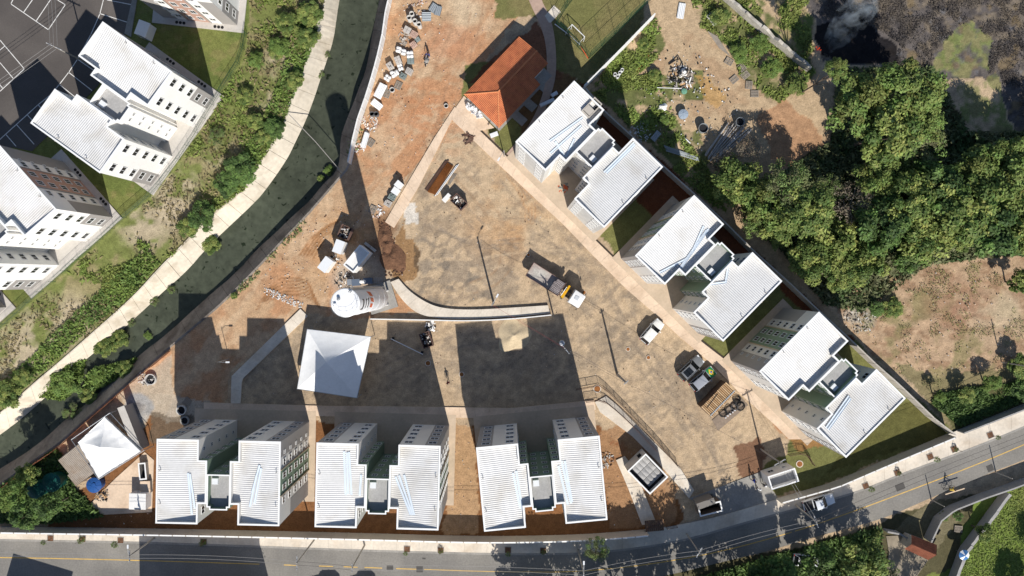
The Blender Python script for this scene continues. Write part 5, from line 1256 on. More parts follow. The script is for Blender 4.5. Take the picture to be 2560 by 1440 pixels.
for u, v in ((1538, 185), (1545, 190), (1550, 181), (1556, 174)): ring(u, v, .24, .9, 'upright white plastic pipe in the line of four behind the white wall', M_pvc, 'upright white pipes', .04)
ring(375, 949, .85, .5, 'wide concrete well ring in the rubble by the canal barrier', wall=.12); ring(452, 1026, .75, .5, 'white concrete well ring outside the block nearest the torn tent', wall=.14); ring(461, 1052, .7, .3, 'sunk concrete well ring in the shade outside the nearest block', M_conc_grey, wall=.2)
for u, v, r, c in ((1070, 908, .45, 'round manhole cover in the shaded yard'), (1154, 936, .42, 'dark manhole cover in the shade of the middle block'), (1493, 972, .6, 'round manhole seen through the ramp railing'), (1999, 1160, .55, 'round brick manhole ringed by railing shadows'), (1570, 873, .35, 'rusty manhole cover on the sunlit yard'), (1621, 894, .35, 'rusty manhole cover near the yard cables'), (1460, 731, .35, 'orange manhole cover beside the lorry cab'), (1321, 637, .3, 'orange manhole cover behind the lorry')):
    x, y = G(u, v); root = thing('manhole', c, 'manhole', (x, y, 0)); MB().lathe([(r, 0), (r, .03), (r*.78, .035)], 24).build('collar', M_conc, root); MB().lathe([(r*.78, .036), (0, .04)], 24).build('cover', M_rust, root)
def sheets(u, v, wpx, lpx, a, m, label, h=.3, n=4, per=.25):
    x, y = G(u, v, h); w, l = wpx/16.6, lpx/16.6; root = thing('sheet_stack', label, 'sheets', (x, y, 0), RAD(a), 'stacked ribbed sheets')
    for k in range(n):
        mb = MB(); q = int(w/(per/4)); vs = []
        for i in range(q+1):
            t = -w/2+w*i/q; d = .03*(1 if (i//2) % 2 else -1); vs += [(t, -l/2, d), (t, l/2, d)]
        mb.add(vs, [(i*2, i*2+2, i*2+3, i*2+1) for i in range(q)])
        o = mb.build('sheet', m, root, (R6.uniform(-.04, .04), R6.uniform(-.04, .04), .05+h*k/max(n-1, 1)), R6.uniform(-.01, .01))
    MB().box((0, 0, h/2), (w*.9, l*.9, max(h-.02, .02))).build('packing', m, root)
sheets(950, 226, 17, 37, -27, M_pvc, 'long stack of white ribbed panels beside the wall', .7); sheets(941, 261, 16, 26, 52, M_pvc, 'shorter stack of white ribbed panels beside the dark rings', .5); sheets(912, 350, 11, 38, -17, M_pvc, 'narrow stack of white ribbed panels at the end of the wall', .6)
sheets(1066, 41, 20, 22, 90, M_sheet, 'grey zinc sheet stack beside the four rings', .4); sheets(1083, 19, 14, 22, -32, M_sheet, 'tilted grey zinc sheets next to the dry shrub', .3); sheets(1095, 26, 15, 23, -15, M_sheet, 'grey zinc sheets at the sand edge', .3)
sheets(1703, 27, 17, 38, -10, M_pvc, 'white ribbed panel left in the weeds at the tip', .15, 2); sheets(1782, 47, 17, 32, 35, M_ring, 'flat pale panel among the weeds at the tip', .12, 2)
sheets(1640, 340, 14, 26, -40, M_sheet, 'bent metal sheet and frame in the block shadow', .2, 2)
for u, v, a, lab in ((967, 235, 72, 'dark wooden pallet beside the long white panels'), (996, 214, 65, 'broken wooden pallet by the low ring'), (927, 357, 55, 'weathered pallet beside the narrow white panels'), (932, 524, 65, 'pallet on the red soil beside the paving block stacks'), (1822, 154, -30, 'grey pallet half hidden in the weeds of the tip'), (1854, 169, -50, 'grey pallet leaning in the weeds'), (1863, 188, 40, 'broken pallet between the weeds and the track'), (1835, 199, 40, 'open pallet lying alone on the sandy track'), (1872, 213, 85, 'grey pallet beside the sandy track edge'), (1886, 235, 0, 'pair end pallet by the tree shadow'), (2395, 1322, -5, 'slatted pallet in the walled yard by the old roof'), (468, 1004, 50, 'metal framed pallet in the shade near the well rings'), (960, 222, 10, 'thin pallet under the panel stack end')):
    pallet(u, v, a, lab)
def rod(name, u0, v0, u1, v1, r, m, label, cat, group, z=None, z1=None, n=8):
    z = r if z is None else z; z1 = z if z1 is None else z1
    a, b = G(u0, v0, z), G(u1, v1, z1); x, y = (a[0]+b[0])/2, (a[1]+b[1])/2
    o = MB().tube([(a[0]-x, a[1]-y, z), (b[0]-x, b[1]-y, z1)], r, n).build(name, m, None, (x, y, 0)); return tag(o, label, cat, group)
# long section bundle in the yard
Z8 = lambda u, v: (u/8+940, v/8+380)
for k in range(7):
    a, b = Z8(1040+k*22, 800+k*8), Z8(1440+k*16, 215+k*9)
    p, q = G(*a, .3), G(*b, .3); L = math.dist(p, q)
    mb = MB().box((0, 0, .16), (L, .15, .03)).box((0, -.07, .22), (L, .02, .13)).box((0, .07, .22), (L, .02, .13)).box((0, 0, .07), (L, .13, .13))
    tag(mb.build('steel_channel', M_rust, None, ((p[0]+q[0])/2, (p[1]+q[1])/2, 0), math.atan2(q[1]-p[1], q[0]-p[0])), 'orange rusted steel channel in the tight bundle', 'steel channel', 'rusted channels in the bundle')
for k in range(5): rod('steel_bar', *Z8(980+k*14, 750+k*10), *Z8(1385+k*18, 175-k*4), .055, M_rust_d, 'thin dark steel bar beside the rusted channels', 'steel bar', 'dark bars in the bundle', .08+.05*(k % 2))
for k in range(6): rod('plastic_pipe', *Z8(1165+k*12, 885-k*6), *Z8(1600+k*11, 270-k*5), .05, M_pvc if k % 3 else M_sheet, 'white plastic pipe on the sunny side of the bundle', 'pipe', 'white pipes in the bundle', .07+.06*(k % 2))
for k in range(5): rod('timber_batten', *Z8(1420+k*14, 680-k*6), *Z8(1555+k*16, 425+k*4), .035, M_wood_grey, 'short grey batten at the edge of the pipe bundle', 'batten', 'short battens by the bundle', .05)
def skip(label, px, h, m=M_skip, fill=True, seed=1, name='rubble_skip'):
    c, sx, sy, a = frame_of(px, h); root = thing(name, label, 'skip', (c.x, c.y, 0), a); r = random.Random(seed)
    R4 = [(-sx/2, -sy/2), (sx/2, -sy/2), (sx/2, sy/2), (-sx/2, sy/2)]
    mb = MB(); mb.ring(R4, inset(R4, .06), .1, h, bottom=True); mb.add([(*p, .15) for p in inset(R4, .05)], [(0, 1, 2, 3)]); mb.build('bin', m, root)
    MB().ring(inset(R4, -.05), inset(R4, .02), h-.12, h+.02, bottom=True).build('rim', M_rail, root)
    for y in (-sy/3, sy/3): MB().box((0, y, .06), (sx, .12, .12)).build('skid', M_rail, root)
    if fill:
        mats_ = [M_wood_grey, M_white, M_block, M_dark, M_rust_d]; mb = MB()
        for k in range(60): mb.box((r.uniform(-.40, .40)*sx, r.uniform(-.40, .40)*sy, r.uniform(.45, .85)*h), (r.uniform(.1, .7), r.uniform(.06, .25), r.uniform(.03, .12)), r.uniform(0, 3.1), r.choice((0, 1, 2, 3, 3, 4)), r.uniform(-.5, .5), r.uniform(-.5, .5))
        o = mb.build('rubble', mats_, root); o['kind'] = 'stuff'
        MB().add([(*p, h*.45) for p in inset(R4, .06)], [(0, 1, 2, 3)]).build('fill', M_rust_d, root)
skip('open steel skip of tangled white scrap in the sunny yard', [(1126, 500), (1152, 527), (1168, 507), (1141, 484)], 1.4, seed=2); skip('open skip of dark rubbish on the edge of the block shadow', [(1060, 872), (1083, 863), (1071, 829), (1047, 836)], 1.2, seed=3); skip('square skip heaped with boards beside the white cabins', [(843, 590), (868, 600), (880, 572), (855, 560)], 1.7, seed=5)
cabin('storage_box', 'slim white storage box beside the scrap skip', 'box', [(1105, 500), (1112, 506), (1126, 488), (1120, 482)], 1.3, M_white, M_white, .02, door=False)
for k, (u, v) in enumerate(((918, 612), (932, 623))): stack(u, v, 17, 7, .5, -38, M_block, ('closer', 'farther')[k]+' of the two low slab stacks in the silo shadow', nx=1, ny=2, nz=2)
# sand heap
def heap(name, u, v, r, h, m, label, cat, seed=1, el=1.0, rz=0.0, amp=.25):
    x, y = G(u, v); N = 34; M_ = 16; rr = random.Random(seed); vs = [(0, 0, h)]; fs = []
    for j in range(1, M_+1):
        for i in range(N):
            t = 2*math.pi*i/N; s = j/M_; q = r*s*(1+.14*math.sin(3*t+seed)+.08*math.sin(5*t))
            px, py = q*math.cos(t), q*math.sin(t)*el; nz = float(fbm(np.array([px+seed*9]), np.array([py]), .9, 3, seed)[0])-.5
            vs.append((px, py, max(-.05, h*(1-s)**1.15+nz*amp*h*(1-s*.6)) if j < M_ else -.05))
    fs = [(0, 1+i, 1+(i+1) % N) for i in range(N)]+[(1+(j-1)*N+i, 1+j*N+i, 1+j*N+(i+1) % N, 1+(j-1)*N+(i+1) % N) for j in range(1, M_) for i in range(N)]
    return tag(MB().add(vs, fs).build(name, m, None, (x, y, 0), rz, smooth=True), label, cat)
M_sand = mat('sand', (.52, .42, .28), .95, .12, 1.2, .15, 6, .03, 6); M_soil = mat('dark_soil', (.15, .078, .045), .95, .25, 1.5, .25, 6, .08, 4)
heap('sand_heap', 1283, 838, 2.5, 1.0, M_sand, 'heap of pale building sand below the curved path', 'sand heap', 2)
for u, v, r, el, s, lab in ((962, 588, 1.1, 1.7, 3, 'long mound of dark clods beside the end of the yard path'), (985, 648, 2.0, 1.0, 4, 'round mound of dark clods beside the muddy puddle'), (968, 612, 1.0, 1.4, 6, 'small clod mound between the two larger ones')): heap('soil_mound', u, v, r, .55, M_soil, lab, 'soil mound', s, el, 0, .9)
# ---- plank platform, hose coils
ht = 2.6
c, sx, sy, a = frame_of([(1750, 1015), (1777, 1042), (1845, 983), (1818, 958)], ht); root = thing('site_hut', 'site hut with a roof of orange timber planks beside the parked cars', 'hut', (c.x, c.y, 0), a)
MB().box((0, 0, ht/2-.1), (sx-.12, sy-.12, ht-.2)).build('wall', M_wood_dark, root)
n = 19; mp = mat('timber_pale', (.55, .38, .22), .85, .15, 2)
for k in range(n): MB().box((R6.uniform(-.04, .04), -sy/2+(k+.5)*sy/n, ht+R6.uniform(-.012, .012)), (sx, sy/n-.10, .05), R6.uniform(-.01, .01)).build('plank', M_wood if k % 3 else mp, root)
for x in (-sx/2+.15, sx/2-.15): MB().box((x, 0, ht-.10), (.12, sy, .16)).build('beam', M_rail, root)
MB().box((sx/2-.4, 0, ht+.06), (.16, sy*.98, .06)).build('steel_edge', M_sheet, root); MB().box((-sx*.28, -sy*.15, ht+.06), (.08, sy*.5, .05), .12).build('loose_bar', M_dark, root)
MB().box((-sx/2+.04, .3, 1.0), (.06, .9, 2.0)).build('door', M_rail, root)
sheet('slab_mat', GP([(1780, 1050), (1850, 990), (1870, 1013), (1795, 1077)]), -.05, .05, mat('mat_brown', (.25, .195, .15), .9, .2, .7, .15, 3))
for k, (u, v, r, m) in enumerate(((1843, 999, .62, M_black), (1852, 1016, .70, M_black), (1837, 1018, .62, M_ring_d), (1824, 1025, .68, M_black), (1808, 1033, .62, M_black), (1845, 1008, .55, M_black))):
    x, y = G(u, v, .3); root = thing('hose_coil', ['loose', 'widest', 'tight', 'flat', 'end', 'upper'][k]+' coil of black hose in the row beside the plank-roofed hut', 'hose coil', (x, y, .05), 0, 'coils of black hose')
    for j in range(5): MB().tube([((r-.05*j+.03*math.sin(3*t+j))*math.cos(t), (r-.05*j)*math.sin(t), .05+.05*j+.04*math.sin(2*t+j)) for t in np.linspace(0, 2*math.pi, 30)], .028, 5).build('turn', m, root)
for k in range(9):
    x, y = G(1814+k*2.9+(k % 2)*2, 1044-k*2.3-(k % 2)*3, .2); tag(MB().lathe([(.13, 0), (.13, .2), (.09, .26), (0, .27)], 12).build('insulator_pot', M_insul, None, (x, y, .05)), 'white insulator pot in the cluster beside the hose coils', 'insulator', 'white insulator pots')
# ---- tanks
def tank(u, v, r, h, m, label, lid=True, z=0.0):
    x, y = G(u, v, h+z); root = thing('water_tank', label, 'water tank', (x, y, z))
    if lid:
        MB().lathe([(r*.82, 0), (r, h*.85), (r*1.03, h*.86), (r*1.03, h*.9)], 28).build('body', m, root, smooth=False)
        MB().lathe([(r*1.03, h*.9), (r*.6, h*.97), (r*.2, h*1.0), (0, h)], 28).build('lid', m, root)
        for k in range(8):
            t = k*math.pi/4; MB().tube([(r*.25*math.cos(t), r*.25*math.sin(t), h), (r*.95*math.cos(t), r*.95*math.sin(t), h*.925)], .035, 5).build('lid_rib', m, root)
        MB().lathe([(r*.22, h), (r*.22, h*1.05), (0, h*1.06)], 14, (r*.1, r*.15, 0)).build('hatch', m, root)
    else:
        MB().lathe([(r*.85, 0), (r, h), (r-.05, h), (r*.82, .04), (0, .04)], 28).build('body', m, root); MB().lathe([(r*.9, h*.7), (0, h*.7)], 28).build('contents', M_dark, root)
    return root
tank(233, 1214, 1.12, 1.6, M_blue, 'bright blue round water tank beside the sheds'); tank(125, 1208, 1.4, 2.6, M_teal, 'green tank with a square hatch under the trees'); tank(86, 1226, 1.3, 2.6, M_teal, 'plain green tank under the trees'); tank(1709, 285, .72, 1.0, M_greyblue, 'grey blue lidded tank at the tip')
tank(1759, 320, .72, 1.1, M_sheet, 'open grey tank between the tip and the pole stack', False); tank(1851, 304, .66, 1.2, M_sheet, 'open grey tank at the foot of the trees', False); tank(1711, 228, .42, .5, mat('lid_green', (.15, .33, .23), .5), 'small pale green drum beside the junk heap')
# ---- tip: pole stack, scrap, junk
Z4 = lambda u, v: (u/4.8+1600, v/4.8+120)
for k in range(13): rod('timber_pole', *Z4(775+k*16+R6.uniform(-12, 12), 1275+(k % 5)*22), *Z4(1030+k*26+R6.uniform(-22, 22), 900+k*6+R6.uniform(-25, 25)), .09, mat('timber_silver', (.46, .43, .40), .9, .15, 1.5), 'long weathered timber pole in the heap at the wood edge', 'pole', 'timber poles in a heap', .12+.12*(k % 3), .12+.14*((k+1) % 4))
rod('timber_pole', *Z4(780, 1165), *Z4(850, 925), .06, M_wood_grey, 'single thin pole lying apart from the heap', 'pole', 'timber poles in a heap')
for k in range(6): rod('metal_strip', *Z4(285+k*6, 1170+k*13), *Z4(690+k*4, 1305+k*10), .06, M_sheet, 'pale metal strip in the bundle behind the block wall', 'metal strip', 'metal strips behind the wall', .1+.05*(k % 3))
for k in range(6): rod('rusty_bar', *Z4(-60+k*8, 330-k*20), *Z4(110+k*5, 60+k*12), .04, M_rust, 'rusty bar in the heap beside the upright white pipes', 'steel bar', 'rusty bars at the tip')
for k in range(7): rod('old_plank', 1770+k*3.5, 78+k*2, 1800+k*4, 122+k*3, .07, M_wood_grey, 'old plank in the flat stack beside the weeds', 'plank', 'old planks at the tip', .1)
rod('white_batten', *Z4(205, 475), *Z4(500, 485), .05, M_pvc, 'long white batten beside the junk heap', 'batten', None, .3); rod('white_offcut', *Z4(540, 1082), *Z4(605, 1143), .09, M_pvc, 'short white offcut lying on the bare earth', 'offcut', None)
rod('black_pipe', *Z4(345, 200), *Z4(420, 150), .07, M_black, 'curved black pipe end at the junk heap', 'pipe', None)
tag(MB().tube([(*G(*Z4(u, v)), .15+.5*(i == 2)) for i, (u, v) in enumerate(((345, 200), (400, 155), (470, 145), (505, 190), (515, 240)))], .09, 8).build('black_hose', M_black, None), 'thick black hose arching over the junk heap', 'hose')
def junk(u, v, r, n, label, mats_, seed, hmax=.6, kind='junk_heap'):
    q_ = .45 if kind == 'rubble_pile' else 1.0
    rr = random.Random(seed); x, y = G(u, v); root = thing(kind, label, 'heap', (x, y, 0)); mb = MB()
    for k in range(n):
        d = r*math.sqrt(rr.random()); t = rr.uniform(0, 6.28); mb.box((d*math.cos(t), d*math.sin(t), .04+rr.random()*hmax*(1-d/r)), (rr.uniform(.15, 1.1)*q_, rr.uniform(.06, .3)*(.5+.5*q_), rr.uniform(.03, .12)), rr.uniform(0, 3.1), rr.randrange(len(mats_)), rr.uniform(-.4, .4), rr.uniform(-.4, .4))
    mb.build('pieces', mats_, root)['kind'] = 'stuff'; return root
jm = [M_wood_grey, M_wood_grey, M_wood, M_dark, M_white, M_black, M_block]
jr = junk(1703, 196, 2.0, 120, 'junk heap of boards, tyres and a white bag on the sandy tip', jm, 3, .9)
for p in ((-.3, .5), (.5, .9), (-1.2, -.2)): MB().tube([(p[0]+.3*math.cos(t), p[1]+.3*math.sin(t), .5) for t in np.linspace(0, 2*math.pi, 16)], .1, 6).build('tyre', M_tyre, jr)
def lump(u, v, r, h, m, label, cat, seed=1):
    return heap('bag', u, v, r, h, m, label, cat, seed, 1, 0, .5)
lump(1708, 182, .75, 1.0, M_bag, 'white sack on top of the junk heap', 'sack', 3); lump(1659, 267, .6, .6, M_bag, 'crumpled white sack lying alone in the weeds', 'sack', 5)
junk(1040, 18, 1.9, 60, 'pile of broken bricks and tubes beside the ring cluster', [M_block_p, M_block, M_white, M_wood], 5, .3, 'rubble_pile'); junk(1008, 98, 1.0, 40, 'collapsed grey stone pallet among the block loads', [M_block, M_wood_grey], 6, .3, 'rubble_pile'); junk(925, 310, 1.3, 70, 'scatter of pale chippings under the white wall', [M_block_p, M_white, M_conc], 7, .12, 'rubble_pile'); junk(898, 372, .9, 40, 'pale brick chippings at the end of the white wall', [M_block_p, M_white], 8, .12, 'rubble_pile')
junk(1172, 345, .8, 26, 'rusty trestle frames tangled beside the site pavement', [M_rail, M_rust_d], 9, .6, 'trestle_heap'); junk(1076, 816, .75, 30, 'pale sacks and buckets heaped beside the dark skip', [M_white, M_black, M_bag], 10, .5); junk(256, 1238, 1.0, 50, 'heap of broken boards on the pump yard', [M_wood_grey, M_dark, M_wood], 11, .4); junk(862, 700, 1.6, 60, 'litter of offcuts between the cabins and the silo', [M_white, M_wood_grey, M_dark], 12, .15, 'rubble_pile'); junk(830, 655, 1.3, 60, 'dark litter between the two portable cabins', [M_dark, M_white, M_wood_grey], 13, .2, 'rubble_pile'); junk(365, 945, 1.2, 50, 'pale rubble round the wide well ring', [M_ring, M_conc_grey], 15, .25, 'rubble_pile'); junk(2150, 790, 2.6, 110, 'broken branches and stones at the corner of the cleared slope', [M_ring, M_wood_grey, M_wood_grey], 16, .2, 'rubble_pile'); junk(1515, 1150, 1.2, 50, 'broken concrete lumps along the slightly turned block', [M_ring, M_block, M_rust_d], 17, .2, 'rubble_pile'); junk(1600, 330, 1.6, 60, 'white scraps in the dark weeds behind the wall', [M_white, M_sheet, M_ring], 18, .15, 'rubble_pile'); junk(1408, 470, .9, 30, 'mixer parts and red tools in the shaded recess of the unpainted block', [M_logo_o, M_dark, M_block_g], 19, .5); junk(945, 530, 1.0, 30, 'loose kerb pieces on the red soil', [M_white, M_block_p], 20, .1, 'rubble_pile')
# blue and grey plant beside the silo
x, y = G(905, 705, 1.0); root = thing('mortar_plant', 'blue and grey mortar pumping plant at the foot of the silo', 'machine', (x, y, 0), RAD(4))
mb_ = mat('machine_blue', (.11, .14, .19), .5)
MB().box((-.9, 0, .7), (1.2, 1.0, 1.0)).build('hopper', mb_, root); MB().box((.9, .1, .7), (1.3, .9, 1.0)).build('pump', mb_, root)
for xx in (-.1, .35): MB().lathe([(.28, .3), (.28, 1.2), (.15, 1.3), (0, 1.3)], 14, (xx, .05, 0)).build('bucket', M_bag, root)
mb = MB()
for i in range(5): mb.box((1.9+.28*i, .1, 1.0), (.03, .8, .03))
for j in range(4): mb.box((2.4, -.25+.23*j, 1.0), (1.3, .03, .03))
mb.build('grille', M_steel, root); MB().box((-1.9, .1, .6), (.7, .9, .9)).build('frame_cage', M_steel, root)
# lying lamp post, goal posts, chairs
p, q = G(977, 847, .5), G(1057, 886, .5); L = math.dist(p, q); root = thing('lying_post', 'long white post lying on supports in the shaded yard', 'post', ((p[0]+q[0])/2, (p[1]+q[1])/2, 0), math.atan2(q[1]-p[1], q[0]-p[0]))
MB().tube([(-L/2, 0, .45), (L/2, 0, .45)], .06, 8).build('shaft', M_pvc, root)
for x in (-L/2+.25, L/2-.25): MB().box((x, .1, .2), (.35, .5, .4)).build('support', M_black, root)
p, q = G(1430, 61, 2), G(1462, 92, 2); L = math.dist(p, q); root = thing('goal', 'white football goal frame inside the mesh fence', 'goal', ((p[0]+q[0])/2, (p[1]+q[1])/2, 0), math.atan2(q[1]-p[1], q[0]-p[0]))
MB().tube([(-L/2, 0, 0), (-L/2, 0, 2), (L/2, 0, 2), (L/2, 0, 0)], .06, 8).build('frame', M_pvc, root)
for s in (-1, 1): MB().tube([(s*L/2, 0, 2), (s*L/2, -.9, 1.9), (s*L/2, -1.2, 0)], .03, 6).build('back_stay', M_pvc, root)
for i, (u0, v0, u1, v1) in enumerate(((1387, 60, 1420, 85), (1422, 86, 1450, 112), (1452, 116, 1470, 146))): rod('kerb_rail', u0, v0, u1, v1, .07, M_pvc if i < 2 else M_logo_o, ['white rail along the goal end of the field', 'white rail nearer the corner of the field', 'red and white rail at the field corner'][i], 'rail', None, .9, .9)
M_chair = mat('chair_white', (.80, .80, .80), .4)
def chair():
    root = thing('plastic_chair', 'white plastic chair in the jumble beside the orange roofed hall', 'chair', (0, 0, 0), 0, 'white plastic chairs')
    MB().box((0, 0, .44), (.46, .46, .05)).build('seat', M_chair, root); MB().box((-.24, 0, .7), (.05, .46, .45), ry=-.15).build('backrest', M_chair, root)
    for x in (-.2, .2):
        for y in (-.2, .2): MB().box((x, y, .22), (.05, .05, .42)).build('leg', M_chair, root)
    for y in (-.24, .24): MB().box((0, y, .62), (.4, .05, .04)).build('arm', M_chair, root)
    return root
ch = chair(); spots = [(1171, 262), (1177, 266), (1183, 271), (1189, 277), (1176, 274), (1183, 281), (1191, 286), (1198, 284), (1170, 270), (1203, 291), (1195, 292)]
for i, (u, v) in enumerate(spots):
    x, y = G(u, v, .5); rz = RAD(45+i*77); 
    if i == 0: ch.location = (x, y, .10); ch.rotation_euler = (0, 0, rz)
    else: dup(ch, (x, y, .10), rz)
# air units beside the hall path
for i, (u, v, w, l) in enumerate(((1235, 336, 1.2, .6), (1386, 235, 1.0, .5), (1368, 256, 2.3, .5))):
    x, y = G(u, v, .5); tag(MB().box((0, 0, .3), (w, l, .6)).box((0, 0, .63), (w*.9, l*.85, .06)).build('utility_box', M_tank, None, (x, y, .02), RAD((20, 30, 24)[i])), ['white utility box on the small lawn below the hall', 'short grey box beside the curved hall path', 'long grey box lying beside the curved hall path'][i], 'box')
# wooden gate panel on the wall line
x, y = G(1636, 1314, 1.2); root = thing('wooden_gate', 'brown plank gate panel with crossed braces on the road wall', 'gate', (x, y, .9), RAD(5))
for k in range(9): MB().box((-1.25+k*.31, 0, .3), (.29, 1.7, .05)).build('plank', M_wood_dark, root)
for s in (-1, 1): MB().box((0, 0, .35), (2.9, .12, .06), s*.5).build('brace', M_rail, root)
MB().box((0, 0, -.32), (2.5, .25, 1.15)).build('support', M_precast, root)
# old masonry steps / bench near the south wall
# ---------------------------------------------------------------- poles and cables
def pole(label, u, v, h, arms=(), ang=0.0, lamp=False, trafo=False, r=.14):
    x, y = G(u, v); root = thing('utility_pole', label, 'pole', (x, y, 0), 0, None)
    MB().tube([(0, 0, -.05), (0, 0, h)], r, 8, r2=r*.65).build('shaft', M_poleconc, root)
    for z, L in arms:
        mb = MB().box((0, 0, z), (L, .10, .12), ang)
        ar = mb.build('crossarm', M_steel, root)
        for t in (-.45, -.15, .15, .45): MB().lathe([(.05, 0), (.06, .1), (.03, .2), (0, .2)], 8, (L*t*math.cos(ang), L*t*math.sin(ang), z+.06)).build('insulator', M_insul, ar)
    if lamp:
        MB().tube([(0, 0, h-.3), (.6*math.cos(ang), .6*math.sin(ang), h+.1), (1.4*math.cos(ang), 1.4*math.sin(ang), h+.15)], .035).build('lamp_arm', M_steel, root); MB().box((1.5*math.cos(ang), 1.5*math.sin(ang), h+.13), (.55, .22, .1), ang).build('lamp_head', M_tank, root)
    if trafo:
        MB().lathe([(.3, h-2.6), (.38, h-2.5), (.38, h-1.6), (.2, h-1.5), (0, h-1.5)], 16, (-.25, .55, 0)).build('transformer', M_steel, root)
        for k in range(3): MB().lathe([(.06, h-1.5), (.06, h-1.2), (0, h-1.2)], 8, (-.4+.15*k, .55, 0)).build('bushing', M_insul, root)
    return Vector((x, y, h))
P = {}
P['a'] = pole('slim lamp pole standing at the edge of the curved path', 1234, 757, 8.6, (), RAD(60), True, r=.17)
P['b'] = pole('concrete pole on the sunlit yard with a long straight shadow', 1543, 936, 8.5, ((8.2, .8),), RAD(40), r=.2)
P['c'] = pole('pole carrying a transformer in the shaded yard', 1400, 855, 9.6, ((9.4, 2.0), (8.6, 1.6)), RAD(-50), False, True)
P['d'] = pole('pole with a crossarm behind the guard house', 1902, 1123, 8.0, ((7.6, 1.8),), RAD(30))
P['e'] = pole('estate pole with a long white crossarm over the parking', 222, 160, 8.2, ((8.0, 2.4),), RAD(-25))
P['r1'] = pole('road pole at the pavement opposite the tall roadside house', 387, 1344, 7.4, ((7.1, 1.6),), RAD(90), True)
P['r2'] = pole('road pole with a fan of service cables outside the middle blocks', 786, 1349, 9.0, ((8.7, 2.0),), RAD(90), False, False)
P['r3'] = pole('plain road pole on the pavement beyond the middle block', 912, 1362, 8.8, ((8.5, 1.2),), RAD(90))
P['r4'] = pole('road pole beside the leafy street tree', 1445, 1374, 8.6, ((8.4, 1.4),), RAD(90), True)
P['r5'] = pole('road pole beside the driveway in dappled shade', 1716, 1334, 7.6, ((7.3, 1.6),), RAD(60))
P['r6'] = pole('road pole behind the white pickup tailgate', 1988, 1262, 7.6, ((7.3, 1.8),), RAD(-70))
P['h'] = pole('short lamp pole on the lawn corner by the hall', 1261, 392, 5.5, (), RAD(-120), True, r=.08)
P['s1'] = pole('steel post on the kerb by the cyclist', 2328, 1249, 3.3, (), 0, r=.10); P['s2'] = pole('steel post on the kerb beyond the cyclist', 2489, 1180, 3.6, (), 0, r=.10)
P['y'] = pole('slim post on the shaded soil beside the side path', 573, 897, 4.2, (), 0, True, r=.06)
P['ql'] = Vector((*G(-700, 1330), 8)); P['qr'] = Vector((*G(2900, 905), 8)); P['qe'] = Vector((*G(-400, 560), 8)); P['qn'] = Vector((*G(160, -500), 8))
P['f'] = pole('bare post on the cleared slope with a long shadow', 2505, 905, 5.5, (), 0, r=.10)
def cable(a, b, sag, n, spread, label, m=M_wire, r=.02, ang=None):
    mb = MB(); d = (b-a); nrm = Vector((-d.y, d.x, 0)).normalized()
    for k in range(n):
        o = nrm*(k-(n-1)/2)*spread; pts = []
        for i in range(17):
            t = i/16; p = a.lerp(b, t)+o; p.z -= sag*4*t*(1-t)+.05; pts.append(p)
        mb.tube(pts, r, 4, cap=False)
    x = mb.build('cable_run', m, None); tag(x, label, 'cables', 'overhead cable runs')
M_wire_l = mat('cable_pale', (.30, .29, .28), .6); M_wire_r = mat('cable_red', (.30, .06, .06), .6)
cable(P['ql'], P['r1'], .6, 2, .5, 'overhead cables over the road running past the roadside houses', M_wire_l); cable(P['r1'], P['r2'], .8, 2, .5, 'overhead cables over the pavement in front of the block nearest the torn tent', M_wire_l); cable(P['r2'], P['r3'], .2, 2, .5, 'short overhead cables between the two plain road poles', M_wire); cable(P['r3'], P['r4'], .8, 2, .6, 'overhead cables above the solid yellow line up to the street tree', M_wire_l); cable(P['r4'], P['r5'], .6, 2, .6, 'overhead cables through the dappled shade to the driveway pole', M_wire_l); cable(P['r5'], P['r6'], .6, 2, .6, 'overhead cables past the driveway to the pickup', M_wire_l); cable(P['r6'], P['qr'], 1.2, 2, .7, 'overhead cables along the right hand pavement')
cable(P['c'], P['b'], .4, 2, .3, 'cables from the transformer pole to the sunlit yard pole'); cable(P['b'], P['d'], .8, 1, .3, 'cable crossing the yard to the crossarm pole'); cable(P['a'], P['c'], .6, 1, .3, 'reddish cable from the lamp pole to the transformer pole', M_wire_r); cable(P['d'], P['r6'], .3, 2, .4, 'cables from the crossarm pole over the guard house', M_wire_l)
cable(P['e'], P['qe'], .8, 3, .5, 'pale cables over the parking past the pink striped block', M_wire_l); cable(P['e'], P['qn'], .8, 3, .5, 'pale cables over the marked bays', M_wire_l)
tag(MB().tube([(*G(722, 285), .3), (*G(790, 355, 0), .25), (*G(856, 432), .3)], .06, 6).build('canal_pipe', M_poleconc, None), 'thin pipe spanning the canal', 'pipe')
# ---- parasol, cone shaped things, small street pits
x, y = G(2411, 1388, 2); root = thing('parasol', 'blue and white striped parasol on the lawn', 'parasol', (x, y, 0))
MB().tube([(0, 0, 0), (0, 0, 2.2)], .025).build('pole', M_steel, root); bl2 = mat('parasol_blue', (.05, .16, .38), .7)
for k in range(10):
    a0, a1 = k*math.pi/5, (k+1)*math.pi/5; MB().add([(0, 0, 2.3), (.8*math.cos(a0), .8*math.sin(a0), 1.95), (.8*math.cos(a1), .8*math.sin(a1), 1.95)], [(0, 1, 2)]).build('canopy_panel', bl2 if k % 3 else M_tent, root)
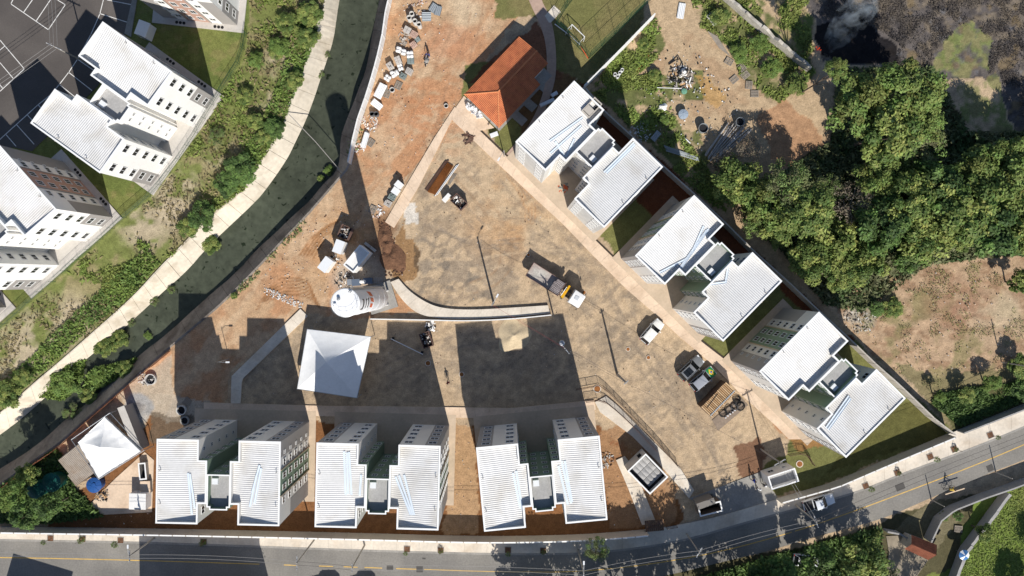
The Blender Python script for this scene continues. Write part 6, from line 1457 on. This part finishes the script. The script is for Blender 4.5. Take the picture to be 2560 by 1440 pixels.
# ================================================================ vegetation
NR = np.random.RandomState(4)
def leafmat(name):
    m = mat(name, (.1, .1, .1), .65, .12, .7, .0, 1, spec=.25, attr='tint')
    n = m.node_tree; b = n.nodes['Principled BSDF']; out = n.nodes['Material Output']
    tr = n.nodes.new('ShaderNodeBsdfTranslucent'); mx = n.nodes.new('ShaderNodeMixShader'); mx.inputs[0].default_value = .22
    src = b.inputs['Base Color'].links[0].from_socket
    n.links.new(src, tr.inputs['Color']); n.links.new(b.outputs[0], mx.inputs[1]); n.links.new(tr.outputs[0], mx.inputs[2]); n.links.new(mx.outputs[0], out.inputs['Surface'])
    return m
M_leaf = leafmat('foliage'); M_bark = mat('bark', (.11, .085, .065), .95, .2, 2); M_bark_g = mat('bark_grey', (.24, .21, .18), .95, .2, 2)
def leafmesh(name, P, N, size, tint, m=None, asp=1.5):
    "one quad per leaf, from arrays"
    n = len(P); N = N/np.maximum(np.linalg.norm(N, axis=1, keepdims=True), 1e-6)
    a = np.cross(N, NR.normal(size=(n, 3))); a /= np.maximum(np.linalg.norm(a, axis=1, keepdims=True), 1e-6); b = np.cross(N, a)
    s = np.asarray(size).reshape(-1, 1)*.5
    A, B = a*s*asp, b*s
    V = np.stack([P-A, P-B*.8+A*.1, P+A, P+B*.8+A*.1], 1).reshape(-1, 3)
    me = bpy.data.meshes.new(name); me.vertices.add(n*4); me.vertices.foreach_set('co', V.ravel().astype(np.float32))
    me.loops.add(n*4); me.loops.foreach_set('vertex_index', np.arange(n*4, dtype=np.int32)); me.polygons.add(n); me.polygons.foreach_set('loop_start', np.arange(0, n*4, 4, dtype=np.int32))
    me.update(calc_edges=True)
    at = me.attributes.new('tint', 'FLOAT_COLOR', 'POINT'); c = np.repeat(np.concatenate([tint, np.ones((n, 1))], 1), 4, axis=0); at.data.foreach_set('color', c.ravel().astype(np.float32))
    me.materials.append(m or M_leaf); return me
def crown_mesh(seed, col, nl=6400, ncl=46, flat=.70, leaf=.30, col2=None, gap=.0, R=4.0):
    "crown of leaf clumps round the origin, radius R"
    r = np.random.RandomState(seed); cl = []
    while len(cl) < ncl:
        d = r.normal(size=3); d /= np.linalg.norm(d)
        if d[2] < -.35: continue
        k = r.uniform(.30, .92)**.6
        cl.append((d*np.array([1, 1, flat])*k*R, r.uniform(.14, .30)*R, r.rand()))
    per = nl//ncl; Ps, Ns, Ts, Sz = [], [], [], []
    for c, rad, t in cl:
        d = r.normal(size=(per, 3)); d[:, 2] = np.abs(d[:, 2])*1.1-.35; d /= np.linalg.norm(d, axis=1, keepdims=True)
        rr = rad*r.uniform(.35, 1.25, (per, 1))**.6*(1+.25*np.sin(d[:, :1]*7+t*9)*np.sin(d[:, 1:2]*6))
        Ps.append(c+d*rr*np.array([1, 1, .75])); n = d*.6+np.array([0, 0, .55])+r.normal(size=(per, 3))*.38; Ns.append(n)
        base = np.array(col)*(1-t)+np.array(col2 or col)*t
        Ts.append(base*(.70+.6*t)*r.uniform(.72, 1.3, (per, 1))*np.array([1, 1, 1])*(1+r.normal(size=(per, 3))*.05)); Sz.append(leaf*r.uniform(.6, 1.35, per))
    return leafmesh('crown', np.concatenate(Ps), np.concatenate(Ns), np.concatenate(Sz), np.clip(np.concatenate(Ts), .004, 1))
YG = (.22, .25, .070); MG = (.125, .20, .052); DG = (.068, .120, .038); OL = (.20, .20, .105); BR_ = (.20, .165, .12); LG = (.20, .28, .065)
CR = {'yellow': [crown_mesh(s, YG, col2=MG) for s in (1, 2, 3)], 'mid': [crown_mesh(s, MG, col2=YG, leaf=.34) for s in (4, 5, 6)], 'dark': [crown_mesh(s, DG, col2=MG, leaf=.34) for s in (7, 8)], 'olive': [crown_mesh(s, OL, 3600, 40, .7, .24, MG) for s in (9, 10)], 'dry': [crown_mesh(s, BR_, 1500, 40, .75, .2, (.2, .17, .13)) for s in (12,)], 'lush': [crown_mesh(s, LG, col2=MG, leaf=.26) for s in (14, 15)]}
def trunk_mesh(seed, hh, cr, m, r0=.18, limbs=6):
    r = random.Random(seed); mb = MB(); mb.tube([(0, 0, -.1), (r.uniform(-.1, .1), r.uniform(-.1, .1), hh*.4), (0, 0, hh*.72)], r0, 7, r2=r0*.55)
    for k in range(limbs):
        a = k*2.4+r.random(); z0 = hh*r.uniform(.32, .62); q = cr*r.uniform(.45, .8)
        p1 = (q*.45*math.cos(a), q*.45*math.sin(a), z0+hh*.14); p2 = (q*math.cos(a), q*math.sin(a), z0+hh*r.uniform(.2, .34))
        mb.tube([(0, 0, z0), p1, p2], r0*.42, 5, r2=.03)
    return mb.mesh('trunk', m)
TK = {}
def canal_z(x, y):
    "level of the bank, lining or water at a point"
    X1, Y1 = np.array([x]), np.array([y])
    if not inpoly(X1, Y1, canal_poly)[0]: return 0.0
    d = [float(dline(X1, Y1, q)[0][0]) for q in (wTL, wWL, wTR, wWR)]
    if inpoly(X1, Y1, wWL+wWR[::-1])[0]: return ZW
    return ZW*d[0]/(d[0]+d[1]) if d[0]+d[1] < d[2]+d[3] else ZW*d[2]/(d[2]+d[3])
def tree(u, v, rpx, kind, label, h=None, cat='tree', group=None, bark=M_bark, ground=False, name=None, squash=1.0):
    r = rpx/17.5; h = h or 2.0+r*1.5+rnd.uniform(-1.2, 2.6)*min(1, r/3); zc = h-r*.55*squash; z0 = 0.0
    for _ in range(3):
        x, y = G(u, v, 0 if ground else zc+z0); z0 = canal_z(x, y) if cat == 'bush' else 0.0
    root = thing(name or ('tree' if cat == 'tree' else 'bush'), label, cat, (x, y, z0), rnd.uniform(0, 6.28), group)
    key = (round(r*2)/2, round(h), bark.name)
    if key not in TK: TK[key] = trunk_mesh(len(TK), h, r, bark, .07+.035*r)
    obj('trunk', TK[key], root)
    c = obj('crown', rnd.choice(CR[kind]), root, (0, 0, zc)); k = r/4.0; c.scale = (k*rnd.uniform(.92, 1.08), k*rnd.uniform(.92, 1.08), k*rnd.uniform(.9, 1.2)*squash)
    return root
wood = [(2150, 265, 72, 'yellow'), (2265, 232, 78, 'yellow'), (2305, 300, 54, 'yellow'), (2210, 335, 82, 'mid'), (2285, 372, 70, 'olive'), (1842, 452, 60, 'mid'), (1905, 505, 66, 'yellow'), (1962, 455, 58, 'olive'), (1940, 565, 50, 'mid'), (2012, 525, 62, 'mid'), (2075, 470, 36, 'olive'), (2080, 605, 76, 'mid'), (2130, 515, 66, 'dry'), (2030, 650, 52, 'mid'), (2165, 650, 58, 'mid'), (2205, 560, 70, 'dark'), (2262, 500, 68, 'mid'), (2335, 470, 78, 'dark'), (2315, 580, 72, 'mid'), (2405, 520, 78, 'mid'), (2455, 440, 66, 'yellow'), (2530, 395, 60, 'yellow'), (2505, 455, 78, 'yellow'), (2470, 560, 74, 'dark'), (2545, 540, 66, 'mid'), (2400, 600, 40, 'mid'), (2275, 640, 44, 'dark'), (2095, 690, 42, 'mid'), (2552, 705, 34, 'mid'), (2555, 600, 46, 'mid'), (2195, 430, 58, 'yellow'), (2400, 455, 42, 'mid'), (1812, 405, 34, 'dry'), (1868, 378, 40, 'dry'), (2092, 175, 26, 'yellow'), (2620, 470, 80, 'mid'), (2650, 390, 70, 'yellow'), (2640, 600, 80, 'mid'), (1880, 560, 34, 'olive')]
desc = {'yellow': 'yellow green broadleaf tree', 'mid': 'mid green broadleaf tree', 'dark': 'dark green broadleaf tree', 'olive': 'dull olive leaved tree', 'dry': 'brownish half bare tree', 'lush': 'bright green tree'}
def where(u, v):
    if v < 360 and u < 2400: return 'beside the burnt field'
    if u < 1990: return 'overhanging the tip and the panel wall'
    if v > 600: return 'at the edge of the cleared slope'
    if u > 2380: return 'in the wood past the burnt field'
    return 'in the middle of the wood'
for u, v, r, k in wood: tree(u, v, r, k, desc[k]+' '+where(u, v), h=(11.5+rnd.uniform(-1.5, 2) if v < 340 and u < 2360 else 4.2+rnd.random()*1.5 if v > 590 else 1.6+r/17.5*1.0 if u < 1960 else None), group='trees of the wood behind the panel wall', bark=M_bark_g if k in ('dry', 'olive') else M_bark)
for u, v, r, k, lab in ((1492, 1372, 30, 'olive', 'lone leafy street tree on the pavement near the driveway'), (2060, 1428, 62, 'dark', 'dark tree leaning over the parked white car'), (2150, 1412, 58, 'mid', 'green tree beside the old red tiled roof yard'), (1935, 1455, 60, 'dark', 'dark tree south of the road by the dappled shade'), (2215, 1450, 46, 'olive', 'olive tree at the worn yard of the old shelter'), (30, 1240, 42, 'lush', 'leafy tree by the canal corner over the green tanks'), (75, 1188, 32, 'mid', 'smaller tree between the canal barrier and the green tanks'), (60, 1290, 36, 'dark', 'dark tree inside the road wall by the green tanks'), (120, 1268, 34, 'dark', 'dark tree shading the blue tank corner'), (2460, 1330, 24, 'mid', 'small tree beside the rough grey wall on the lawn'), (2548, 915, 30, 'mid', 'green tree at the pavement end of the cleared slope'), (2478, 955, 26, 'lush', 'bright round bush tree on the cleared slope edge'), (2420, 990, 24, 'mid', 'low tree in the shade beside the panel wall end'), (2560, 975, 30, 'dark', 'dark tree beside the upper pavement'), (2352, 990, 16, 'lush', 'small bright tree beside the panel wall')):
    tree(u, v, r, k, lab, h=2.4 if 880 < v < 1000 else None, squash=.7 if 880 < v < 1000 else 1)
# trees out of view south of the road: their shade falls on tarmac and pavement
for i, (u, v, r, h) in enumerate(((1330, 1505, 74, 8), (1400, 1530, 84, 10.5), (1475, 1510, 80, 9.5), (1550, 1530, 92, 11.5), (1625, 1515, 84, 10), (1700, 1515, 92, 12), (1775, 1495, 86, 11), (1850, 1490, 92, 12.5), (1925, 1470, 80, 11), (640, 1500, 46, 7.5), (585, 1520, 46, 9), (2630, 1470, 60, 9), (2545, 1530, 44, 7), (2290, 1510, 50, 7))):
    tree(u, v, r, 'olive' if i % 2 else 'mid', 'tree lining the south side of the road, only its shade in view', h, group='trees along the south side of the road', ground=True)
# bushes one can tell apart on the banks
bush = [(160, 950, 50, 'lush', 'big bright green reed clump growing in the canal'), (247, 940, 28, 'lush', 'round green bush on the yard side of the canal near the barrier'), (312, 925, 24, 'mid', 'straggling bush at the canal wall beside the barrier'), (225, 988, 26, 'mid', 'bush between the reed clump and the barrier'), (180, 1032, 24, 'olive', 'yellowish bush hanging over the canal wall'), (528, 612, 26, 'mid', 'round bush at the water edge beside the outfall slab'), (428, 724, 11, 'olive', 'tuft growing from the lining above the pale slabs'), (385, 752, 13, 'olive', 'tuft at the water edge below the pale slabs'), (328, 806, 11, 'olive', 'small tuft at the lining foot'), (300, 848, 24, 'mid', 'bush trailing over the lining into the water'), (262, 868, 26, 'mid', 'bush spreading over the broken lining'), (370, 838, 12, 'lush', 'green floating clump in the canal'), (596, 425, 40, 'dark', 'large dark bush on the bank above the wide lining'), (570, 462, 34, 'dark', 'dark bush beside the largest bank bush'), (505, 540, 38, 'dark', 'dark glossy bush beside the sandy bank patch'), (470, 572, 30, 'mid', 'bush overlapping the lining near the outfall'), (688, 318, 28, 'dark', 'dark bush above the narrow pipe crossing'), (660, 345, 24, 'mid', 'green bush next to the dark one by the pipe'), (775, 30, 34, 'mid', 'tall weeds bush near the canal bend'), (770, 90, 30, 'mid', 'leafy bush against the lining'), (720, 60, 30, 'mid', 'leafy bush on the upper bank'), (700, 120, 28, 'lush', 'light green bush on the upper bank'), (735, 200, 26, 'mid', 'bush against the lining beside the sandy strip'), (640, 150, 24, 'lush', 'light bush by the estate fence corner'), (615, 240, 24, 'mid', 'bush by the estate fence'), (640, 300, 24, 'mid', 'bush on the mid bank'), (540, 340, 24, 'olive', 'olive bush near the fence bend'), (820, 425, 14, 'lush', 'bright green clump at the foot of the canal wall end'), (802, 445, 10, 'mid', 'small clump at the corner of the canal wall'), (690, 130, 20, 'mid', 'small bush on the bank crest'), (817, 135, 10, 'olive', 'tuft growing through the lining near the bend'), (800, 185, 11, 'olive', 'dry tuft over the water edge'), (820, 870, 8, 'lush', 'weed tuft beside the marquee'), (585, 740, 9, 'mid', 'small weed clump on the canal edge by the tracks'), (1850, 130, 26, 'lush', 'bright leafy weeds clump near the plank stack'), (1900, 110, 28, 'lush', 'leafy clump in front of the ruined wall'), (1930, 170, 28, 'lush', 'leafy clump at the end of the ruined wall'), (1800, 40, 24, 'mid', 'green clump beside the white panel at the tip'), (1990, 210, 30, 'yellow', 'spiky yellow clump at the wood edge'), (1640, 190, 18, 'mid', 'bush beside the rusty bars'), (1660, 300, 14, 'lush', 'bright clump in the block shadow edge'), (1610, 110, 18, 'mid', 'low bush along the white field wall'), (2230, 770, 24, 'mid', 'bush on the cleared slope'), (2190, 770, 22, 'dark', 'dark bush on the cleared slope'), (2360, 1290, 14, 'mid', 'bush in the walled yard'), (2190, 1335, 12, 'mid', 'bush beside the low garden wall'), (20, 985, 34, 'mid', 'thick bush on the lining edge at the canal corner'), (60, 945, 24, 'mid', 'bush creeping over the lining'), (2395, 1290, 13, 'dark', 'dark shrub in the walled yard corner')]
for u, v, r, k, lab in bush: tree(u, v, r, k, lab, h=max(.6, r/17.5*.85), cat='bush', group=None, squash=.6)
# street saplings in square pits
for i, (u, v) in enumerate(((128, 1345), (208, 1347), (303, 1350), (510, 1354), (1018, 1372), (1102, 1375), (1270, 1374), (1358, 1376), (2163, 1214), (2242, 1181), (2324, 1141), (2384, 1122), (2474, 1087))):
    x, y = G(u, v); side = u > 2000
    root = thing('street_sapling', ('young street sapling in a square pit on the curving pavement' if side else 'young street sapling in a square pit along the road wall'), 'sapling', (x, y, .14), RAD(22 if side else -1), 'young saplings in pits along the pavement')
    Q4 = [(-.5, -.5), (.5, -.5), (.5, .5), (-.5, .5)]
    MB().ring(Q4, inset(Q4, .07), 0, .05).build('pit_frame', M_conc_grey, root); MB().add([(*p, .012) for p in inset(Q4, .06)], [(0, 1, 2, 3)]).build('pit_soil', M_soil, root)
    MB().tube([(0, 0, 0), (.03, .02, 1.9)], .025, 5).tube([(.2, 0, 0), (.2, 0, 1.6)], .02, 5).build('stem', M_bark, root)
    c = obj('crown', CR['olive'][i % 2], root, (.02, .02, .45 if i % 2 else 1.7)); s_ = rnd.uniform(.09, .14); c.scale = (s_, s_, s_*1.2)
# ---------------------------------------------------------------- ground cover (nobody could count it)
def scatter(name, label, polys, n, cols, hmax, size, seed, thin=None, excl=None, bare=(), z0=0.0, nsc=4.0, thr=(.35, .6), up=.5):
    r = np.random.RandomState(seed); Pw = [GP(p, z0) for p in polys]; xs = [q[0] for p in Pw for q in p]; ys = [q[1] for p in Pw for q in p]
    x = r.uniform(min(xs), max(xs), n*4); y = r.uniform(min(ys), max(ys), n*4); m = np.zeros(len(x), bool)
    for p in Pw: m |= inpoly(x, y, p)
    for p in (excl or []): m &= ~inpoly(x, y, GP(p))
    d = fbm(x, y, nsc, 4, seed+5)
    for u, v, rp in bare: cx, cy = G(u, v); d = d-.22*(1-ss(np.hypot(x-cx, y-cy), rp/33, rp/16.5))
    m &= r.rand(len(x)) < ss(d, *thr)
    x, y, d = x[m][:n], y[m][:n], d[m][:n]; k = len(x); hh = hmax*ss(d, thr[0], .75)*r.uniform(.3, 1, k)
    P_ = np.stack([x, y, z0+.03+hh*r.uniform(.2, 1, k)], 1); N_ = r.normal(size=(k, 3)); N_[:, 2] = np.abs(N_[:, 2])+up
    t = np.clip(fbm(x, y, 2.5, 3, seed+9)*1.8-.4+r.normal(size=k)*.18, 0, 1)[:, None]; cA, cB = np.array(cols[0]), np.array(cols[1])
    T = (cA*(1-t)+cB*t)*r.uniform(.65, 1.35, (k, 1))
    o = obj(name, leafmesh(name, P_, N_, size*r.uniform(.6, 1.4, k), T, asp=2.2)); tag(o, label, 'weeds', None, 'stuff')
bankP = [(628, -60), (622, 80), (612, 150), (572, 215), (525, 292), (498, 340), (452, 410), (404, 470), (384, 494), (317, 551), (257, 607), (201, 654), (151, 701), (91, 751), (37, 801), (0, 830), (-60, 890), (-60, 1080), (0, 1034), (80, 962), (140, 912), (208, 852), (258, 809), (300, 772), (350, 725), (393, 677), (467, 604), (523, 542), (612, 474), (650, 404), (680, 367), (706, 322), (717, 282), (737, 237), (757, 197), (773, 144), (782, 87), (800, 47), (815, 4), (826, -60)]
BARE = ((430, 520, 120), (350, 575, 100), (290, 620, 60), (110, 850, 150), (190, 790, 110), (30, 900, 140), (690, 150, 70), (665, 260, 60), (560, 400, 70), (450, 470, 90), (720, 100, 40))
scatter('bank_weeds', 'dense green weeds covering the bank above the canal', [bankP], 40000, (LG, YG), .45, .30, 31, nsc=5, thr=(.44, .60), bare=BARE)
scatter('bank_creeper', 'low green creeper on the lower bank beside the lining', [[(400, 660), (330, 740), (250, 800), (130, 910), (20, 1010), (0, 960), (90, 880), (180, 790), (290, 690), (370, 620)], [(800, 60), (770, 150), (700, 330), (620, 460), (560, 500), (600, 400), (680, 250), (740, 60), (780, 0)]], 22000, (LG, MG), .5, .28, 33, nsc=4, thr=(.30, .5))
scatter('bank_dry_grass', 'dry straw coloured grass on the bank', [bankP], 9000, ((.30, .245, .14), (.19, .16, .07)), .35, .24, 35, nsc=6, thr=(.35, .6))
scatter('canal_reeds', 'thick bright reeds spreading over the canal water', [[(108, 990), (122, 925), (165, 892), (215, 900), (205, 955), (160, 1000)], [(225, 930), (300, 905), (345, 895), (320, 935), (260, 965), (215, 985)]], 9000, (LG, MG), 1.3, .30, 57, z0=ZW, nsc=3, thr=(.12, .35))
scatter('tip_weeds', 'green weeds round the tip and the ruined wall', [[(1640, 45), (1665, 110), (1640, 150), (1560, 215), (1480, 215), (1560, 110)], [(1480, 232), (1640, 175), (1700, 330), (1770, 420), (1830, 560), (1720, 460), (1560, 300)], [(1720, -60), (1830, -60), (1990, 120), (2040, 180), (1950, 260), (1850, 190), (1830, 120), (1740, 60)], [(1960, -30), (2020, 0), (2030, 130), (2005, 160), (1940, 60)]], 16000, (LG, YG), .35, .26, 37, nsc=3, thr=(.36, .55))
scatter('wood_undergrowth', 'tangled undergrowth on the floor of the wood', [[(1780, 400), (1900, 470), (2080, 350), (2090, 170), (2330, 170), (2420, 330), (2640, 330), (2640, 640), (2500, 640), (2330, 660), (2150, 780), (2060, 760), (1900, 560)]], 30000, (DG, OL), 1.2, .40, 39, nsc=5, thr=(.15, .45))
scatter('slope_weeds', 'sparse weeds on the cleared slope', [[(2090, 740), (2350, 620), (2640, 640), (2640, 1010), (2400, 1070), (2230, 920)]], 7000, (OL, YG), .12, .11, 41, nsc=2.0, thr=(.56, .66))
scatter('slope_foot_weeds', 'thick weeds along the foot of the slope by the pavement', [[(2340, 985), (2420, 970), (2520, 960), (2640, 920), (2640, 970), (2560, 1000), (2400, 1065), (2330, 1010)]], 6000, (MG, DG), .45, .30, 43, nsc=3.5, thr=(.25, .5))
scatter('burnt_stubble', 'charred and dead grass stubble on the burnt field', [[(2030, -60), (2680, -60), (2680, 330), (2530, 300), (2490, 200), (2330, 170), (2060, 140), (2040, 60)]], 30000, ((.055, .05, .052), (.15, .125, .10)), .12, .11, 45, nsc=2.0, thr=(.35, .65), excl=[[(2340, 130), (2400, 70), (2440, 60), (2480, 110), (2470, 190), (2400, 200), (2330, 180)], [(2390, 205), (2500, 180), (2540, 330), (2390, 330)], [(2030, 60), (2130, 30), (2250, 110), (2240, 160), (2100, 150), (2050, 130)]])
scatter('south_undergrowth', 'dark undergrowth south of the road', [[(1640, 1475), (1920, 1390), (2200, 1315), (2215, 1440), (2250, 1560), (1600, 1560)]], 12000, (DG, MG), .9, .36, 47, nsc=4, thr=(.2, .45))
scatter('corner_weeds', 'weeds round the green tanks inside the canal corner', [[(0, 1215), (140, 1120), (180, 1160), (190, 1220), (260, 1290), (90, 1310), (0, 1305)]], 7000, (MG, DG), .8, .32, 49, nsc=3, thr=(.25, .45))
scatter('wall_foot_weeds', 'weeds along the yard edge of the canal', [[(640, 672), (560, 752), (572, 766), (655, 682)], [(760, 545), (660, 650), (672, 662), (775, 556)], [(880, 300), (862, 400), (900, 420), (912, 330)]], 2600, (MG, OL), .35, .22, 51, nsc=2, thr=(.4, .6))
scatter('lawn_grass', 'mown grass on the lawn beyond the retaining walls', [[(2440, 1300), (2560, 1205), (2700, 1160), (2700, 1560), (2290, 1560), (2400, 1420)]], 14000, ((.15, .215, .045), (.20, .235, .06)), .08, .16, 53, nsc=4, thr=(.05, .2), up=1.2)
# ---------------------------------------------------------------- smoke and flame at the edge of the burn
x, y = G(2085, 60, 3)
mb = MB(); prof = [(.15, 0), (1.0, .8), (1.5, 2.2), (1.9, 4.2), (2.1, 6.5), (1.9, 8.6), (.1, 10.0)]
vs = []
for i, (r, z) in enumerate(prof):
    for k in range(20):
        t = 2*math.pi*k/20; vs.append((r*math.cos(t)+.28*z, r*1.6*math.sin(t)+.55*z, z))
mb.add(vs, [(i*20+k, i*20+(k+1) % 20, (i+1)*20+(k+1) % 20, (i+1)*20+k) for i in range(len(prof)-1) for k in range(20)]+[tuple(range(19, -1, -1)), tuple(range(120, 140))])
ms = bpy.data.materials.new('smoke'); ms.use_nodes = True; n = ms.node_tree; n.nodes.clear()
pv_ = n.nodes.new('ShaderNodeVolumePrincipled'); ot = n.nodes.new('ShaderNodeOutputMaterial'); no = n.nodes.new('ShaderNodeTexNoise'); tc = n.nodes.new('ShaderNodeTexCoord'); mr = n.nodes.new('ShaderNodeMapRange')
pv_.inputs['Color'].default_value = (.80, .90, 1.0, 1); pv_.inputs['Anisotropy'].default_value = .2
no.inputs['Scale'].default_value = .75; no.inputs['Detail'].default_value = 4; no.inputs['Distortion'].default_value = .8
mr.inputs[1].default_value = .47; mr.inputs[2].default_value = .74; mr.inputs[3].default_value = 0; mr.inputs[4].default_value = .30
n.links.new(tc.outputs['Object'], no.inputs['Vector']); n.links.new(no.outputs['Fac'], mr.inputs[0]); n.links.new(mr.outputs[0], pv_.inputs['Density']); n.links.new(pv_.outputs[0], ot.inputs['Volume'])
sm = mb.build('smoke', ms, None, (G(2062, 120)[0], G(2062, 120)[1], .3)); tag(sm, 'blue white smoke drifting from the edge of the burnt field', 'smoke', None, 'stuff')
mf = mat('flame', (1.0, .10, .02), .8, emit=.35)
root = thing('ground_fire', 'small orange flames at the edge of the burnt ground', 'fire', (*G(2043, 120), 0))
for k in range(5): MB().lathe([(.05, 0), (.07, .12), (.03, .3), (0, .42)], 7, (rnd.uniform(-.6, .7), rnd.uniform(-.4, .3), 0)).build('flame_tongue', mf, root)
# ================================================================ small litter, and ordinals for look-alikes
def litter(name, label, polys, n, mats_, smin, smax, seed):
    r = random.Random(seed); mb = MB(); Pw = [GP(p) for p in polys]; k = 0
    while k < n:
        p = r.choice(Pw); x = r.uniform(min(q[0] for q in p), max(q[0] for q in p)); y = r.uniform(min(q[1] for q in p), max(q[1] for q in p))
        if not inpoly(np.array([x]), np.array([y]), p)[0]: continue
        s = r.uniform(smin, smax)**1.0; mb.box((x, y, s*.15), (s, s*r.uniform(.4, .9), s*.5), r.uniform(0, 3.1), r.randrange(len(mats_)), r.uniform(-.4, .4), r.uniform(-.4, .4), .7); k += 1
    tag(mb.build(name, mats_), label, 'litter', None, 'stuff')
litter('soil_stones', 'scattered pale stones and brick bits on the red soil', [[(1000, 10), (1250, 20), (1160, 240), (1000, 470), (900, 420), (940, 230)], [(700, 600), (880, 480), (960, 560), (930, 680), (760, 760), (640, 740)]], 420, [M_ring, M_block_p, M_conc_tan, M_soil], .05, .22, 3)
litter('yard_stones', 'scattered stones and crumbs on the yard', [[(1130, 300), (1700, 860), (1850, 1100), (1700, 1150), (1500, 960), (600, 990), (760, 790), (990, 760), (1000, 560)]], 420, [M_ring, M_conc_tan, M_soil, M_dark], .04, .16, 4)
litter('chip_trail', 'trail of pale chippings across the tracked soil', [[(660, 718), (690, 725), (760, 760), (750, 772), (690, 748), (662, 735)]], 160, [M_ring, M_white], .06, .28, 8)
litter('soil_clods', 'dark clods tumbled round the soil mounds', [[(945, 540), (975, 560), (1000, 640), (1015, 690), (965, 690), (955, 620)]], 300, [M_soil, M_rust_d], .08, .34, 9)
litter('slope_stones', 'stones and twigs on the cleared slope', [[(2110, 770), (2330, 640), (2550, 660), (2550, 900), (2300, 950)]], 200, [M_ring, M_wood_grey, M_conc_tan], .05, .22, 5)
litter('tip_scraps', 'scraps and sticks strewn over the tip', [[(1560, 160), (1700, 90), (1860, 260), (1780, 420), (1640, 320)]], 260, [M_white, M_wood_grey, M_sheet, M_dark], .06, .3, 6)
litter('backyard_rubble', 'rubble crumbs on the soil round the road-side blocks', [[(1500, 1080), (1560, 1080), (1680, 1250), (1640, 1310), (1530, 1320)], [(1120, 1060), (1180, 1060), (1195, 1330), (1115, 1330)], [(200, 1290), (380, 1240), (380, 1310), (120, 1320)]], 150, [M_ring, M_block_p, M_conc_tan], .04, .18, 7)
ORD = ['nearest', 'second nearest', 'third nearest', 'fourth nearest', 'fifth nearest', 'sixth nearest', 'seventh nearest', 'eighth nearest', 'ninth nearest', 'tenth nearest', 'eleventh nearest', 'twelfth nearest', 'thirteenth nearest']
MARK = {'trees of the wood behind the panel wall': ((2046, 1256), 'the pickup'), 'loose metal gutter lengths': None, 'concrete pipe rings': ((1290, 180), 'the hall'), 'upright white pipes': ((1290, 180), 'the hall'), 'rusted channels in the bundle': ((1145, 503), 'the skip'), 'dark bars in the bundle': ((1145, 503), 'the skip'), 'white pipes in the bundle': ((1145, 503), 'the skip'), 'short battens by the bundle': ((1145, 503), 'the skip'), 'timber poles in a heap': ((1759, 320), 'the open tank'), 'metal strips behind the wall': ((1709, 285), 'the lidded tank'), 'rusty bars at the tip': ((1545, 180), 'the white pipes'), 'old planks at the tip': ((1703, 196), 'the junk heap'), 'young saplings in pits along the pavement': ((1955, 1195), 'the guard house')}
sets = {}
for o in bpy.data.objects:
    if o.parent is None and o.get('group') in MARK and o.get('label'): sets.setdefault((o['group'], o['label']), []).append(o)
for (g, lab), os_ in sets.items():
    if len(os_) < 2 or len(os_) > 13: continue
    mk = MARK[g]
    if mk: c = Vector(G(*mk[0])); ph = mk[1]
    else:
        b = min(BLK, key=lambda q: math.dist(q[:2], os_[0].location[:2])); c = Vector(b[:2]); ph = 'the stair core'
    for k, o in enumerate(sorted(os_, key=lambda q: (Vector(q.location[:2])-c).length)):
        base = lab.split()[:16-len(ORD[k].split())-len(ph.split())]
        o['label'] = ' '.join(base).rstrip(',')+', '+ORD[k]+' '+ph
